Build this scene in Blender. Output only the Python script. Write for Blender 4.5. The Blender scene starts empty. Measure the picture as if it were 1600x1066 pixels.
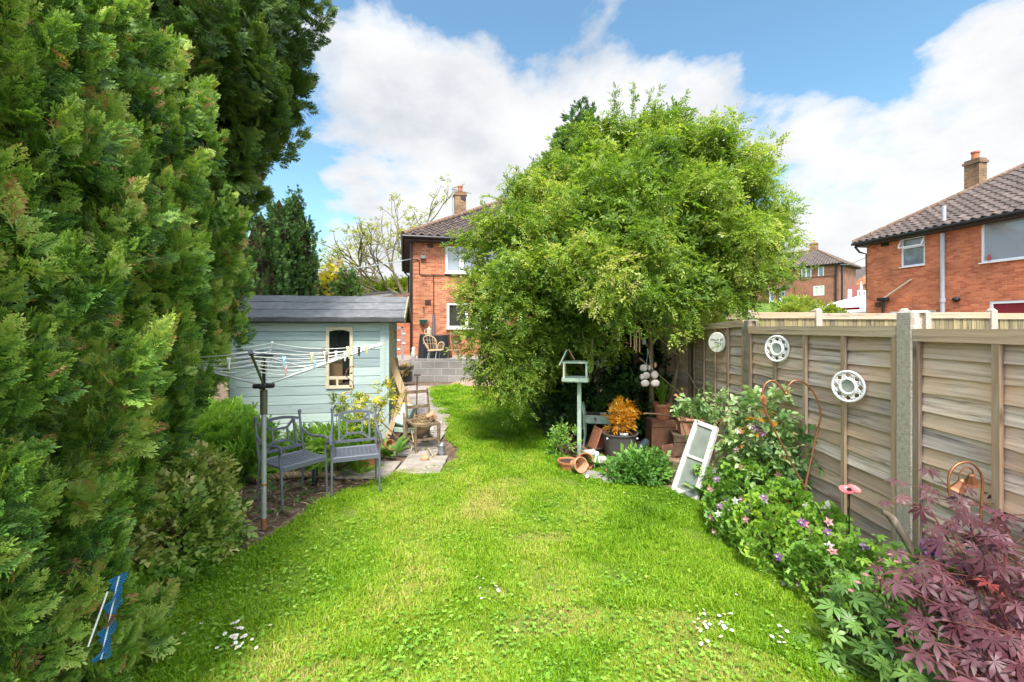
import bpy, bmesh, math, random
import numpy as np
from mathutils import Vector, Matrix, Euler
R = math.radians
random.seed(7)
rng = np.random.default_rng(11)
scene = bpy.context.scene
COL = scene.collection

# ------------------------------------------------------------------ camera
F = 680.0          # focal length in pixels of the 1600 px wide photograph
EYE = 1.75
HOR = 512.0
cam_d = bpy.data.cameras.new('camera')
cam = bpy.data.objects.new('camera', cam_d)
COL.objects.link(cam)
cam.location = (0, 0, EYE)
cam.rotation_euler = (R(90), 0, 0)
cam_d.sensor_width = 36
cam_d.lens = 36 * F / 1600
cam_d.shift_y = -(533 - HOR) / 1600
cam_d.clip_start = 0.05
cam_d.clip_end = 2000
scene.camera = cam

# ------------------------------------------------------------------ light
SUN_EL, SUN_AZ = 58, 183      # azimuth clockwise from +Y : behind the camera
sun_d = bpy.data.lights.new('sun', 'SUN')
sun_d.energy = 2.5
sun_d.angle = R(12.0)
sun_d.color = (1.0, 0.95, 0.86)
sun = bpy.data.objects.new('sun', sun_d)
COL.objects.link(sun)
_sd = Vector((math.sin(R(SUN_AZ)) * math.cos(R(SUN_EL)), math.cos(R(SUN_AZ)) * math.cos(R(SUN_EL)), math.sin(R(SUN_EL))))
sun.rotation_euler = _sd.to_track_quat('Z', 'Y').to_euler()
sun.location = (0, -5, 20)

world = bpy.data.worlds.new('World')
scene.world = world
world.use_nodes = True
wt = world.node_tree
wt.nodes.clear()
def wn(t, **k):
    n = wt.nodes.new(t)
    for a, b in k.items(): setattr(n, a, b)
    return n
def wl(a, b): wt.links.new(a, b)
out = wn('ShaderNodeOutputWorld'); bg = wn('ShaderNodeBackground')
sky = wn('ShaderNodeTexSky', sky_type='NISHITA', sun_disc=False)
sky.sun_elevation = R(SUN_EL); sky.sun_rotation = R(SUN_AZ)
sky.air_density = 1.0; sky.dust_density = 0.6; sky.ozone_density = 2.0
tc = wn('ShaderNodeTexCoord')
sep = wn('ShaderNodeSeparateXYZ'); wl(tc.outputs['Generated'], sep.inputs[0])
def wmath(op, a, b=None, c=None):
    n = wn('ShaderNodeMath', operation=op)
    for i, v in enumerate((a, b, c)):
        if v is None: continue
        if isinstance(v, (int, float)): n.inputs[i].default_value = v
        else: wl(v, n.inputs[i])
    return n.outputs[0]
zz = wmath('ADD', wmath('MAXIMUM', sep.outputs[2], 0.0), 0.32)
cx = wmath('DIVIDE', sep.outputs[0], zz); cy = wmath('DIVIDE', sep.outputs[1], zz)
cmb = wn('ShaderNodeCombineXYZ'); wl(cx, cmb.inputs[0]); wl(cy, cmb.inputs[1])
def cloud_noise(off, scale, detail, rough, dist=0.0):
    m = wn('ShaderNodeMapping'); m.inputs['Location'].default_value = off
    wl(cmb.outputs[0], m.inputs[0])
    n = wn('ShaderNodeTexNoise'); n.inputs['Scale'].default_value = scale
    n.inputs['Detail'].default_value = detail; n.inputs['Roughness'].default_value = rough
    n.inputs['Distortion'].default_value = dist
    wl(m.outputs[0], n.inputs['Vector'])
    return n.outputs['Fac']
COFF = (3.1, 7.65, 0.0)
n1 = cloud_noise(COFF, 1.7, 10, 0.58, 0.2)
n2 = cloud_noise((COFF[0] + 0.02, COFF[1] - 0.22, 0.0), 1.7, 6, 0.55, 0.2)     # the same clouds, a step away: their shaded sides
n3 = cloud_noise((9.3, 1.7, 4.0), 3.2, 6, 0.6)
def wramp(fac, stops):
    r = wn('ShaderNodeValToRGB'); wl(fac, r.inputs[0])
    e = r.color_ramp.elements
    while len(e) < len(stops): e.new(0.5)
    for i, (p, c) in enumerate(stops):
        e[i].position = p; e[i].color = c if len(c) == 4 else (*c, 1)
    return r.outputs[0]
# where the big clouds and the clear patches stand in the sky (directions, not picture places)
bias = None
for (dx, dz, r_, amt) in [(-.05, .47, .42, .16), (.28, .50, .34, .15), (-.30, .42, .30, .12), (1.02, .40, .34, .16), (.75, .33, .25, .10), (-.42, .18, .22, .12), (.50, .28, .25, .06),
                          (.10, .78, .30, -.2), (.62, .66, .30, -.17), (.95, .72, .32, -.17), (-.50, .36, .27, -.24), (.58, .17, .20, -.14), (-.30, .30, .16, -.08), (-.40, .78, .26, -.2), (.42, .80, .2, -.1), (1.08, .70, .13, .22), (-.10, .80, .26, -.24)]:
    d_ = Vector((dx, 1.0, dz)).normalized()
    dp = wn('ShaderNodeVectorMath', operation='DISTANCE'); wl(tc.outputs['Generated'], dp.inputs[0]); dp.inputs[1].default_value = d_
    f_ = wmath('MULTIPLY', wmath('SMOOTH_MIN', wmath('SUBTRACT', 1.0, wmath('DIVIDE', dp.outputs['Value'], r_)), 1.0, 0.1), amt)
    f_ = wmath('MAXIMUM', f_, 0.0) if amt > 0 else wmath('MINIMUM', f_, 0.0)
    bias = f_ if bias is None else wmath('ADD', bias, f_)
n1b = wmath('ADD', n1, bias)
mask = wramp(n1b, [(0.465, (0, 0, 0)), (0.515, (0.72, 0.72, 0.72)), (0.57, (1, 1, 1))])
shade = wmath('ADD', wmath('MULTIPLY', n2, 0.68), wmath('MULTIPLY', n3, 0.32))
ccol = wramp(shade, [(0.44, (4.1, 4.12, 4.15)), (0.55, (3.5, 3.58, 3.7)), (0.68, (2.35, 2.55, 2.85))])
# clouds round the sun, behind the camera, boosted as added soft fill
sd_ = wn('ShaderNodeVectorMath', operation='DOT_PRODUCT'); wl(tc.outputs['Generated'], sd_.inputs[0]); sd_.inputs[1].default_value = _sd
fill_glow = wmath('ADD', 1.0, wmath('MULTIPLY', wmath('POWER', wmath('MAXIMUM', sd_.outputs['Value'], 0.0), 2.0), 5.5))
ccm = wn('ShaderNodeVectorMath', operation='SCALE'); wl(ccol, ccm.inputs[0]); wl(fill_glow, ccm.inputs['Scale']); ccol = ccm.outputs[0]
skyt = wn('ShaderNodeMixRGB', blend_type='MULTIPLY'); skyt.inputs[0].default_value = 1
skyt.inputs[2].default_value = (0.92, 1.13, 1.05, 1)
wl(sky.outputs[0], skyt.inputs[1])
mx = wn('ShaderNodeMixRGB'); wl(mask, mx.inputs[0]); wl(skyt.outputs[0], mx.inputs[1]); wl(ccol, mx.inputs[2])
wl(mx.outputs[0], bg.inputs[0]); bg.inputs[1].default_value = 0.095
wl(bg.outputs[0], out.inputs[0])

scene.view_settings.view_transform = 'Standard'
scene.view_settings.look = 'None'
scene.view_settings.gamma = 1
scene.view_settings.exposure = 1.42
try:
    scene.cycles.max_bounces = 6; scene.cycles.diffuse_bounces = 3; scene.cycles.transparent_max_bounces = 6
except Exception: pass

# ------------------------------------------------------------------ measuring helpers
def W(px, py, Y):                      # a point of the place, Y metres ahead
    return Vector(((px - 800) / F * Y, Y, EYE - (py - HOR) / F * Y))
def G(px, py, z=0.0):                  # a point of the ground
    Y = F * (EYE - z) / (py - HOR)
    return Vector(((px - 800) / F * Y, Y, z))

# ------------------------------------------------------------------ materials
MATS = {}
def nodes_of(name):
    m = bpy.data.materials.new(name); m.use_nodes = True
    nt = m.node_tree; nt.nodes.clear()
    o = nt.nodes.new('ShaderNodeOutputMaterial')
    p = nt.nodes.new('ShaderNodeBsdfPrincipled')
    nt.links.new(p.outputs[0], o.inputs[0])
    return m, nt, p, o
def nn(nt, t, ins=None, **k):
    n = nt.nodes.new(t)
    for a, b in k.items(): setattr(n, a, b)
    for a, v in (ins or {}).items():
        if hasattr(v, 'links') or isinstance(v, bpy.types.NodeSocket): nt.links.new(v, n.inputs[a])
        else: n.inputs[a].default_value = v
    return n
def c4(c): return (*c, 1) if len(c) == 3 else c
def ramp(nt, fac, stops):
    r = nn(nt, 'ShaderNodeValToRGB', {0: fac}); e = r.color_ramp.elements
    while len(e) < len(stops): e.new(0.5)
    for i, (p, c) in enumerate(stops): e[i].position = p; e[i].color = c4(c)
    return r.outputs[0]
def mixc(nt, fac, a, b, mode='MIX'):
    n = nn(nt, 'ShaderNodeMixRGB', blend_type=mode)
    for i, v in ((0, fac), (1, a), (2, b)):
        if isinstance(v, bpy.types.NodeSocket): nt.links.new(v, n.inputs[i])
        else: n.inputs[i].default_value = v if i == 0 else c4(v)
    return n.outputs[0]
def coord(nt, which='Object', scale=(1, 1, 1)):
    t = nn(nt, 'ShaderNodeTexCoord')
    return nn(nt, 'ShaderNodeMapping', {'Vector': t.outputs[which], 'Scale': scale}).outputs[0]
def noise(nt, vec, scale, detail=4, rough=0.55, dist=0):
    return nn(nt, 'ShaderNodeTexNoise', {'Vector': vec, 'Scale': scale, 'Detail': detail, 'Roughness': rough, 'Distortion': dist}).outputs['Fac']
def bump(nt, p, h, strength=0.3, dist=0.01):
    b = nn(nt, 'ShaderNodeBump', {'Height': h, 'Strength': strength, 'Distance': dist})
    nt.links.new(b.outputs[0], p.inputs['Normal'])

def plain(name, col, rough=0.6, var=0.25, scale=14, bmp=0.15, metal=0.0, col2=None, stretch=(1, 1, 1), spec=0.4, tintvar=0.0, which='Object'):
    if name in MATS: return MATS[name]
    m, nt, p, o = nodes_of(name)
    v = coord(nt, which, stretch)
    n = noise(nt, v, scale, 5, 0.6)
    a = tuple(x * (1 - var) for x in col); b = col2 or tuple(min(1, x * (1 + var * 0.6)) for x in col)
    c = ramp(nt, n, [(0.3, a), (0.5, col), (0.72, b)])
    if tintvar:
        at = nn(nt, 'ShaderNodeAttribute', attribute_name='tint')
        c = mixc(nt, 1.0, c, ramp(nt, at.outputs['Fac'], [(0, (1 - tintvar,) * 3), (1, (1 + tintvar,) * 3)]), 'MULTIPLY')
    nt.links.new(c, p.inputs['Base Color'])
    p.inputs['Roughness'].default_value = rough; p.inputs['Metallic'].default_value = metal
    p.inputs['Specular IOR Level'].default_value = spec
    if bmp: bump(nt, p, noise(nt, v, scale * 3, 4), bmp, 0.01)
    MATS[name] = m
    return m

def leafmat(name, stops, trans=0.3, rough=0.45, spec=0.35):
    if name in MATS: return MATS[name]
    m, nt, p, o = nodes_of(name)
    at = nn(nt, 'ShaderNodeAttribute', attribute_name='tint')
    c = ramp(nt, at.outputs['Fac'], stops)
    nt.links.new(c, p.inputs['Base Color'])
    p.inputs['Roughness'].default_value = rough; p.inputs['Specular IOR Level'].default_value = spec
    tr = nn(nt, 'ShaderNodeBsdfTranslucent')
    c2 = mixc(nt, 1.0, c, (1.25, 1.3, 0.6), 'MULTIPLY')
    nt.links.new(c2, tr.inputs[0])
    mxs = nn(nt, 'ShaderNodeMixShader', {0: trans})
    nt.links.new(p.outputs[0], mxs.inputs[1]); nt.links.new(tr.outputs[0], mxs.inputs[2])
    nt.links.new(mxs.outputs[0], o.inputs[0])
    MATS[name] = m
    return m

def brickmat(name, c1, c2, mortar, bw=0.225, rh=0.075, ms=0.007, var=0.35, rough=0.85):
    m, nt, p, o = nodes_of(name)
    uv = coord(nt, 'UV')
    wob = nn(nt, 'ShaderNodeTexNoise', {'Vector': uv, 'Scale': 6.0, 'Detail': 2})
    wv = nn(nt, 'ShaderNodeMixRGB', {0: 0.006, 1: uv, 2: wob.outputs['Color']}, blend_type='ADD').outputs[0]
    b = nn(nt, 'ShaderNodeTexBrick', {'Vector': wv, 'Color1': c4(c1), 'Color2': c4(c2), 'Mortar': c4(mortar), 'Scale': 1.0,
           'Mortar Size': ms, 'Mortar Smooth': 0.3, 'Bias': 0.0, 'Brick Width': bw, 'Row Height': rh})
    n1 = noise(nt, uv, 1.1, 5, 0.6); n2 = noise(nt, uv, 30, 4, 0.6)
    c = mixc(nt, 1.0, b.outputs['Color'], ramp(nt, n1, [(0.3, (1 - var,) * 3), (0.7, (1 + var * 0.5,) * 3)]), 'MULTIPLY')
    c = mixc(nt, 1.0, c, ramp(nt, n2, [(0.3, (0.8,) * 3), (0.7, (1.12,) * 3)]), 'MULTIPLY')
    nt.links.new(c, p.inputs['Base Color']); p.inputs['Roughness'].default_value = rough
    inv = nn(nt, 'ShaderNodeMath', {0: 1.0, 1: b.outputs['Fac']}, operation='SUBTRACT').outputs[0]
    bump(nt, p, inv, 0.6, 0.008)
    MATS[name] = m
    return m

def glassmat(name, tint=(0.02, 0.025, 0.03), rough=0.03):
    m, nt, p, o = nodes_of(name)
    v = coord(nt, 'Object')
    c = ramp(nt, noise(nt, v, 2.2, 3), [(0.35, tint), (0.65, tuple(t * 2.2 for t in tint))])
    nt.links.new(c, p.inputs['Base Color'])
    p.inputs['Roughness'].default_value = rough; p.inputs['Specular IOR Level'].default_value = 0.8
    p.inputs['IOR'].default_value = 1.7
    MATS[name] = m
    return m

def woodmat(name, light, dark, warm, along='u', rough=0.85, sc=1.0):
    """weathered timber: grain streaks along the board, knots, a tint for every board"""
    m, nt, p, o = nodes_of(name)
    t = nn(nt, 'ShaderNodeTexCoord')
    at = nn(nt, 'ShaderNodeAttribute', attribute_name='tint')
    offs = nn(nt, 'ShaderNodeCombineXYZ', {0: nn(nt, 'ShaderNodeMath', {0: at.outputs['Fac'], 1: 37.0}, operation='MULTIPLY').outputs[0], 1: at.outputs['Fac'], 2: at.outputs['Fac']})
    base = nn(nt, 'ShaderNodeVectorMath', {0: t.outputs['UV'], 1: offs.outputs[0]}, operation='ADD').outputs[0]
    s = (1.8 * sc, 55 * sc, 1) if along == 'u' else (55 * sc, 1.8 * sc, 1)
    v = nn(nt, 'ShaderNodeMapping', {'Vector': base, 'Scale': s}).outputs[0]
    wv = noise(nt, base, 2.2 * sc, 1)
    v2 = nn(nt, 'ShaderNodeVectorMath', {0: v, 1: nn(nt, 'ShaderNodeVectorMath', {0: nn(nt, 'ShaderNodeCombineXYZ', {0: wv, 1: wv}).outputs[0], 1: (1.5, 1.6, 0) if along == 'u' else (1.6, 1.5, 0)}, operation='MULTIPLY').outputs[0]}, operation='ADD').outputs[0]
    g = noise(nt, v2, 1.0, 7, 0.68)
    patch = noise(nt, base, 1.7 * sc, 3, 0.5)
    c = ramp(nt, g, [(0.36, tuple(x * .7 for x in dark)), (0.47, tuple((a + b) / 2 for a, b in zip(light, dark))), (0.6, light)])
    c = mixc(nt, ramp(nt, patch, [(0.38, (0, 0, 0)), (0.60, (0.9,) * 3)]), c, mixc(nt, 0.75, c, warm))
    vo = nn(nt, 'ShaderNodeTexVoronoi', {'Vector': nn(nt, 'ShaderNodeMapping', {'Vector': base, 'Scale': (1.9, 5, 1) if along == 'u' else (5, 1.9, 1)}).outputs[0], 'Scale': 1.0})
    c = mixc(nt, ramp(nt, vo.outputs['Distance'], [(0.03, (0.8,) * 3), (0.11, (0, 0, 0))]), c, tuple(x * 0.35 for x in warm))
    c = mixc(nt, 1.0, c, ramp(nt, at.outputs['Fac'], [(0, (0.60, 0.60, 0.63)), (0.5, (0.92, 0.90, 0.88)), (1, (1.18, 1.13, 1.05))]), 'MULTIPLY')
    nt.links.new(c, p.inputs['Base Color']); p.inputs['Roughness'].default_value = rough
    p.inputs['Specular IOR Level'].default_value = 0.2
    bump(nt, p, g, 0.35, 0.006)
    MATS[name] = m
    return m

# ------------------------------------------------------------------ mesh helpers
class MB:
    def __init__(s): s.v = []; s.f = []; s.t = []; s.mi = []; s.tint = 0.5; s.m = 0
    def add(s, vs, fs):
        b = len(s.v); s.v += [Vector(x) for x in vs]
        for f in fs: s.f.append([i + b for i in f]); s.t.append(s.tint); s.mi.append(s.m)
        return s
    def box(s, c, size, rot=None, taper=1.0, bev=0.0):
        x, y, z = (a / 2 for a in size)
        if bev:
            b = min(bev, x * .9, y * .9, z * .9)
            vs = []
            for sx in (-1, 1):
                for sy in (-1, 1):
                    for sz in (-1, 1):
                        vs += [(sx * (x - b), sy * (y - b), sz * z), (sx * (x - b), sy * y, sz * (z - b)), (sx * x, sy * (y - b), sz * (z - b))]
            bm = bmesh.new()
            for q in vs: bm.verts.new(q)
            bmesh.ops.convex_hull(bm, input=bm.verts)
            bmesh.ops.dissolve_limit(bm, angle_limit=0.02, verts=bm.verts, edges=bm.edges)
            bm.verts.index_update()
            vs = [q.co.copy() for q in bm.verts]; fs = [[q.index for q in f.verts] for f in bm.faces]; bm.free()
        else:
            vs = [Vector((sx * x * (taper if sz > 0 else 1), sy * y * (taper if sz > 0 else 1), sz * z)) for sz in (-1, 1) for sy in (-1, 1) for sx in (-1, 1)]
            fs = [(0, 2, 3, 1), (4, 5, 7, 6), (0, 1, 5, 4), (1, 3, 7, 5), (3, 2, 6, 7), (2, 0, 4, 6)]
        if rot is not None:
            M = rot if isinstance(rot, Matrix) else Euler(rot).to_matrix()
            vs = [M @ q for q in vs]
        return s.add([q + Vector(c) for q in vs], fs)
    def beam(s, p, q, w, h, up=(0, 0, 1), bev=0.0):
        p, q = Vector(p), Vector(q); d = (q - p); L = d.length; d.normalize()
        u = Vector(up)
        if abs(d.dot(u)) > 0.95: u = Vector((0, 1, 0))
        side = d.cross(u).normalized(); u = side.cross(d)
        return s.box((p + q) / 2, (L, w, h), Matrix((d, side, u)).transposed(), bev=bev)
    def tube(s, pts, r, n=8, cap=True, sq=None):
        pts = [Vector(p) for p in pts]; k = len(pts)
        rs = r if isinstance(r, (list, tuple)) else [r] * k
        rings = []; prev = None
        for i, p in enumerate(pts):
            d = (pts[min(i + 1, k - 1)] - pts[max(i - 1, 0)])
            if d.length < 1e-9: d = Vector((0, 0, 1))
            d.normalize()
            if prev is None: a = d.orthogonal().normalized()
            else:
                a = prev - d * prev.dot(d)
                a = a.normalized() if a.length > 1e-6 else d.orthogonal().normalized()
            prev = a; b = d.cross(a)
            rings.append([p + (a * math.cos(2 * math.pi * j / n) + b * math.sin(2 * math.pi * j / n)) * rs[i] for j in range(n)])
        vs = [q for ring in rings for q in ring]
        fs = [(i * n + j, i * n + (j + 1) % n, (i + 1) * n + (j + 1) % n, (i + 1) * n + j) for i in range(k - 1) for j in range(n)]
        if cap: fs += [list(range(n))[::-1], [(k - 1) * n + j for j in range(n)]]
        return s.add(vs, fs)
    def lathe(s, prof, n=20, c=(0, 0, 0), M=None, a0=0, a1=2 * math.pi):
        full = abs(a1 - a0 - 2 * math.pi) < 1e-6
        k = n if full else n + 1
        vs = []
        for (r, z) in prof:
            for j in range(k):
                a = a0 + (a1 - a0) * j / n
                q = Vector((r * math.cos(a), r * math.sin(a), z))
                if M is not None: q = M @ q
                vs.append(q + Vector(c))
        fs = []
        for i in range(len(prof) - 1):
            for j in range(n):
                j2 = (j + 1) % k
                fs.append((i * k + j, i * k + j2, (i + 1) * k + j2, (i + 1) * k + j))
        return s.add(vs, fs)
    def blob(s, c, r, n=10, m=7, jit=0.0, seed=0):
        rr = random.Random(seed); rx, ry, rz = r if isinstance(r, (tuple, list)) else (r, r, r)
        vs = [Vector(c) + Vector((0, 0, -rz))]
        for i in range(1, m):
            t = math.pi * i / m - math.pi / 2
            for j in range(n):
                a = 2 * math.pi * j / n; k = 1 + rr.uniform(-jit, jit)
                vs.append(Vector(c) + Vector((rx * math.cos(t) * math.cos(a) * k, ry * math.cos(t) * math.sin(a) * k, rz * math.sin(t) * k)))
        vs.append(Vector(c) + Vector((0, 0, rz)))
        fs = [(0, 1 + (j + 1) % n, 1 + j) for j in range(n)]
        for i in range(m - 2):
            for j in range(n):
                fs.append((1 + i * n + j, 1 + i * n + (j + 1) % n, 1 + (i + 1) * n + (j + 1) % n, 1 + (i + 1) * n + j))
        L = len(vs) - 1
        fs += [(L, 1 + (m - 2) * n + j, 1 + (m - 2) * n + (j + 1) % n) for j in range(n)]
        return s.add(vs, fs)
    def prism(s, poly, z0, z1):
        n = len(poly)
        vs = [(p[0], p[1], z0) for p in poly] + [(p[0], p[1], z1) for p in poly]
        fs = [list(range(n))[::-1], list(range(n, 2 * n))] + [(i, (i + 1) % n, n + (i + 1) % n, n + i) for i in range(n)]
        return s.add(vs, fs)
    def build(s, name, mats, parent=None, smooth=False, local=False, auto=None, uvf=None):
        me = bpy.data.meshes.new(name)
        off = Vector((0, 0, 0)) if (local or parent is None) else origin(parent)
        me.from_pydata([tuple(q - off) for q in s.v], [], s.f)
        if not isinstance(mats, (list, tuple)): mats = [mats]
        for m in mats: me.materials.append(m)
        me.polygons.foreach_set('material_index', s.mi)
        at = me.attributes.new('tint', 'FLOAT', 'FACE'); at.data.foreach_set('value', s.t)
        me.update()
        uvl = me.uv_layers.new(name='UVMap')
        for p in me.polygons:
            if uvf:
                for li in p.loop_indices: uvl.data[li].uv = uvf(me.vertices[me.loops[li].vertex_index].co + off)
                continue
            nrm = p.normal
            if abs(nrm.z) > 0.93: a, b = Vector((1, 0, 0)), Vector((0, 1, 0))
            else:
                a = Vector((-nrm.y, nrm.x, 0)).normalized()
                b = nrm.cross(a)
            for li in p.loop_indices:
                co = me.vertices[me.loops[li].vertex_index].co + off
                uvl.data[li].uv = (co.dot(a), co.dot(b))
        if smooth: me.polygons.foreach_set('use_smooth', [True] * len(me.polygons))
        if auto:
            me.polygons.foreach_set('use_smooth', [True] * len(me.polygons))
            try: me.set_sharp_from_angle(angle=R(auto))
            except Exception: pass
        o = bpy.data.objects.new(name, me); COL.objects.link(o)
        if parent is not None: o.parent = parent
        return o

def origin(o):
    v = Vector(o.location)
    while o.parent: o = o.parent; v = v + Vector(o.location)
    return v
def tag(o, label=None, cat=None, group=None, kind=None):
    if label: o['label'] = label
    if cat: o['category'] = cat
    if group: o['group'] = group
    if kind: o['kind'] = kind
    return o
def thing(name, label, cat, loc=(0, 0, 0), rz=0.0, group=None):
    o = bpy.data.objects.new(name, None); COL.objects.link(o)
    o.empty_display_size = 0.1
    o.location = loc; o.rotation_euler = (0, 0, rz)
    return tag(o, label, cat, group)
def dup(o, parent=None):
    c = o.copy(); COL.objects.link(c)
    if parent is not None: c.parent = parent
    for ch in list(o.children): dup(ch, c)
    return c

def np_mesh(name, V, loops, counts, mat, parent=None, tint=None, smooth=False, rel=True):
    me = bpy.data.meshes.new(name)
    V = np.asarray(V, dtype=np.float32)
    if parent is not None and rel: V = V - np.array(origin(parent), dtype=np.float32)
    me.vertices.add(len(V)); me.vertices.foreach_set('co', V.ravel())
    me.loops.add(len(loops)); me.loops.foreach_set('vertex_index', np.asarray(loops, dtype=np.int32))
    st = np.zeros(len(counts), dtype=np.int32); st[1:] = np.cumsum(counts)[:-1]
    me.polygons.add(len(counts)); me.polygons.foreach_set('loop_start', st)
    try: me.polygons.foreach_set('loop_total', np.asarray(counts, dtype=np.int32))
    except Exception: pass
    if tint is not None:
        at = me.attributes.new('tint', 'FLOAT', 'POINT'); at.data.foreach_set('value', np.asarray(tint, dtype=np.float32))
    me.materials.append(mat)
    me.update(calc_edges=True)
    if smooth: me.polygons.foreach_set('use_smooth', np.ones(len(counts), dtype=bool))
    o = bpy.data.objects.new(name, me); COL.objects.link(o)
    if parent is not None: o.parent = parent
    return o

# templates: (verts, faces, per-vertex tint offset)
def T(vs, fs, tt=None): return (np.array(vs, dtype=np.float32), fs, np.array(tt if tt is not None else [0] * len(vs), dtype=np.float32))
class Scatter:
    """many copies of small leaf shapes joined into ONE mesh (a crown, a tuft of grass)"""
    def __init__(s): s.V = []; s.L = []; s.C = []; s.T = []; s.n = 0
    def put(s, tpl, pos, X, Y, Z, scale, tint):
        tv, tf, tt = tpl
        N = len(pos)
        if N == 0: return
        sc = np.asarray(scale, dtype=np.float32).reshape(-1, 1, 1) if np.ndim(scale) else np.full((N, 1, 1), scale, dtype=np.float32)
        v = (tv[None, :, 0:1] * X[:, None, :] + tv[None, :, 1:2] * Y[:, None, :] + tv[None, :, 2:3] * Z[:, None, :]) * sc + pos[:, None, :]
        k = len(tv)
        lp = np.array([i for f in tf for i in f], dtype=np.int64); cn = np.array([len(f) for f in tf], dtype=np.int32)
        base = s.n + np.arange(N, dtype=np.int64) * k
        s.V.append(v.reshape(-1, 3)); s.L.append((base[:, None] + lp[None, :]).ravel()); s.C.append(np.tile(cn, N))
        ti = np.broadcast_to(np.asarray(tint, dtype=np.float32).reshape(-1, 1), (N, 1)) + tt[None, :]
        s.T.append(np.clip(ti, 0, 1).ravel()); s.n += N * k
    def build(s, name, mat, parent=None):
        if not s.V: return None
        return np_mesh(name, np.concatenate(s.V), np.concatenate(s.L), np.concatenate(s.C), mat, parent, np.concatenate(s.T))

def norm(a): return a / np.maximum(np.linalg.norm(a, axis=-1, keepdims=True), 1e-9)
def frames(d, up=None, spin=None):
    """X along d, Y sideways, Z the leaf's upper face"""
    d = norm(np.asarray(d, dtype=np.float32))
    if up is None: up = np.tile(np.array([[0, 0, 1.0]], dtype=np.float32), (len(d), 1))
    y = np.cross(up, d); bad = np.linalg.norm(y, axis=1) < 1e-3
    y[bad] = (1, 0, 0)
    y = norm(y); z = np.cross(d, y)
    if spin is not None:
        c, sn = np.cos(spin)[:, None], np.sin(spin)[:, None]
        y, z = y * c + z * sn, z * c - y * sn
    return d, y, z
def rand_dirs(n, rg=rng):
    v = rg.normal(size=(n, 3)); return norm(v)

def leaf_tpl(w=0.4, fold=0.12, droop=0.15):
    # one leaf, length 1 along X
    return T([(0, 0, 0), (0.32, w / 2, fold), (0.36, 0, 0.0), (0.32, -w / 2, fold), (0.72, w * 0.36, fold * 0.7 - droop * 0.5), (0.74, 0, -droop * 0.5), (0.72, -w * 0.36, fold * 0.7 - droop * 0.5), (1, 0, -droop)],
             [(0, 2, 1), (0, 3, 2), (1, 2, 5, 4), (2, 3, 6, 5), (4, 5, 7), (5, 6, 7)])
def simple_leaf(w=0.4, fold=0.1, droop=0.1):
    return T([(0, 0, 0), (0.45, w / 2, fold), (1, 0, -droop), (0.45, -w / 2, fold)], [(0, 3, 2, 1)])
def compose(parts):
    """join several placed templates into one; parts = (tpl, pos, dir, up, scale, tint)"""
    vs = []; fs = []; ts = []; b = 0
    for tpl, pos, d, up, sc, ti in parts:
        X, Y, Z = frames(np.array([d]), np.array([up], dtype=np.float32))
        v = (tpl[0][:, 0:1] * X + tpl[0][:, 1:2] * Y + tpl[0][:, 2:3] * Z) * sc + np.array(pos)
        vs.append(v); fs += [[i + b for i in f] for f in tpl[1]]; ts.append(tpl[2] + ti); b += len(v)
    return (np.concatenate(vs).astype(np.float32), fs, np.concatenate(ts).astype(np.float32))
def twig_tpl(n=7, leaf=None, L=1.0, spread=60, lsize=0.42, curve=-0.25, seed=1, tipt=0.25):
    rr = random.Random(seed); parts = []; leaf = leaf or simple_leaf()
    for i in range(n):
        t = (i + 0.6) / n
        side = 1 if i % 2 else -1
        ang = R(spread + rr.uniform(-15, 15)) * side if i < n - 1 else 0
        p = (t * L * 0.8, 0, curve * t * t * L)
        d = (math.cos(ang), math.sin(ang), rr.uniform(-0.5, 0.25))
        parts.append((leaf, p, d, (rr.uniform(-.4, .4), rr.uniform(-.4, .4), 1), lsize * L * rr.uniform(0.8, 1.15), tipt * (t - 0.5) + rr.uniform(-.06, .06)))
    return compose(parts)
# ================================================================== SETTING
def sstep(t): t = np.clip(t, 0, 1); return t * t * (3 - 2 * t)
def terrain(x, y):
    x = np.asarray(x, dtype=float); y = np.asarray(y, dtype=float)
    h = 5.3 * sstep((y - 24) / 38) + 6 * sstep((y - 62) / 200)
    h = h + 0.45 * sstep((x - 3.4) / 1.5) * (1 - sstep((y - 24) / 38))
    return h
def in_poly(px, py, poly):
    c = np.zeros(px.shape, dtype=bool); n = len(poly)
    for i in range(n):
        x0, y0 = poly[i][:2]; x1, y1 = poly[(i + 1) % n][:2]
        if y0 == y1: continue
        k = ((y0 > py) != (y1 > py)) & (px < (x1 - x0) * (py - y0) / (y1 - y0) + x0)
        c ^= k
    return c
LAWN = [(-2.05, 1.0), (-2.25, 1.9), (-2.36, 2.6), (-2.42, 3.05), (-2.02, 3.42), (-1.94, 3.9), (-1.92, 4.4), (-1.6, 4.95), (-1.35, 5.25), (-0.95, 5.45), (-0.72, 5.75), (-0.78, 6.3), (-1.0, 6.75),
        (-1.12, 7.6), (-1.4, 8.6), (-1.72, 9.6), (-2.1, 11.2), (-2.35, 12.5), (-1.6, 13.1), (-0.4, 12.6), (0.4, 12.9), (2.2, 13.2), (2.3, 11.5), (0.75, 10.2), (0.42, 8.6), (0.5, 7.2), (0.62, 6.35), (0.78, 5.75), (1.15, 5.25), (1.62, 4.75), (1.9, 4.3),
        (1.86, 3.7), (1.9, 3.1), (1.92, 2.7), (1.86, 2.2), (1.78, 1.7), (1.7, 1.0)]
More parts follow.
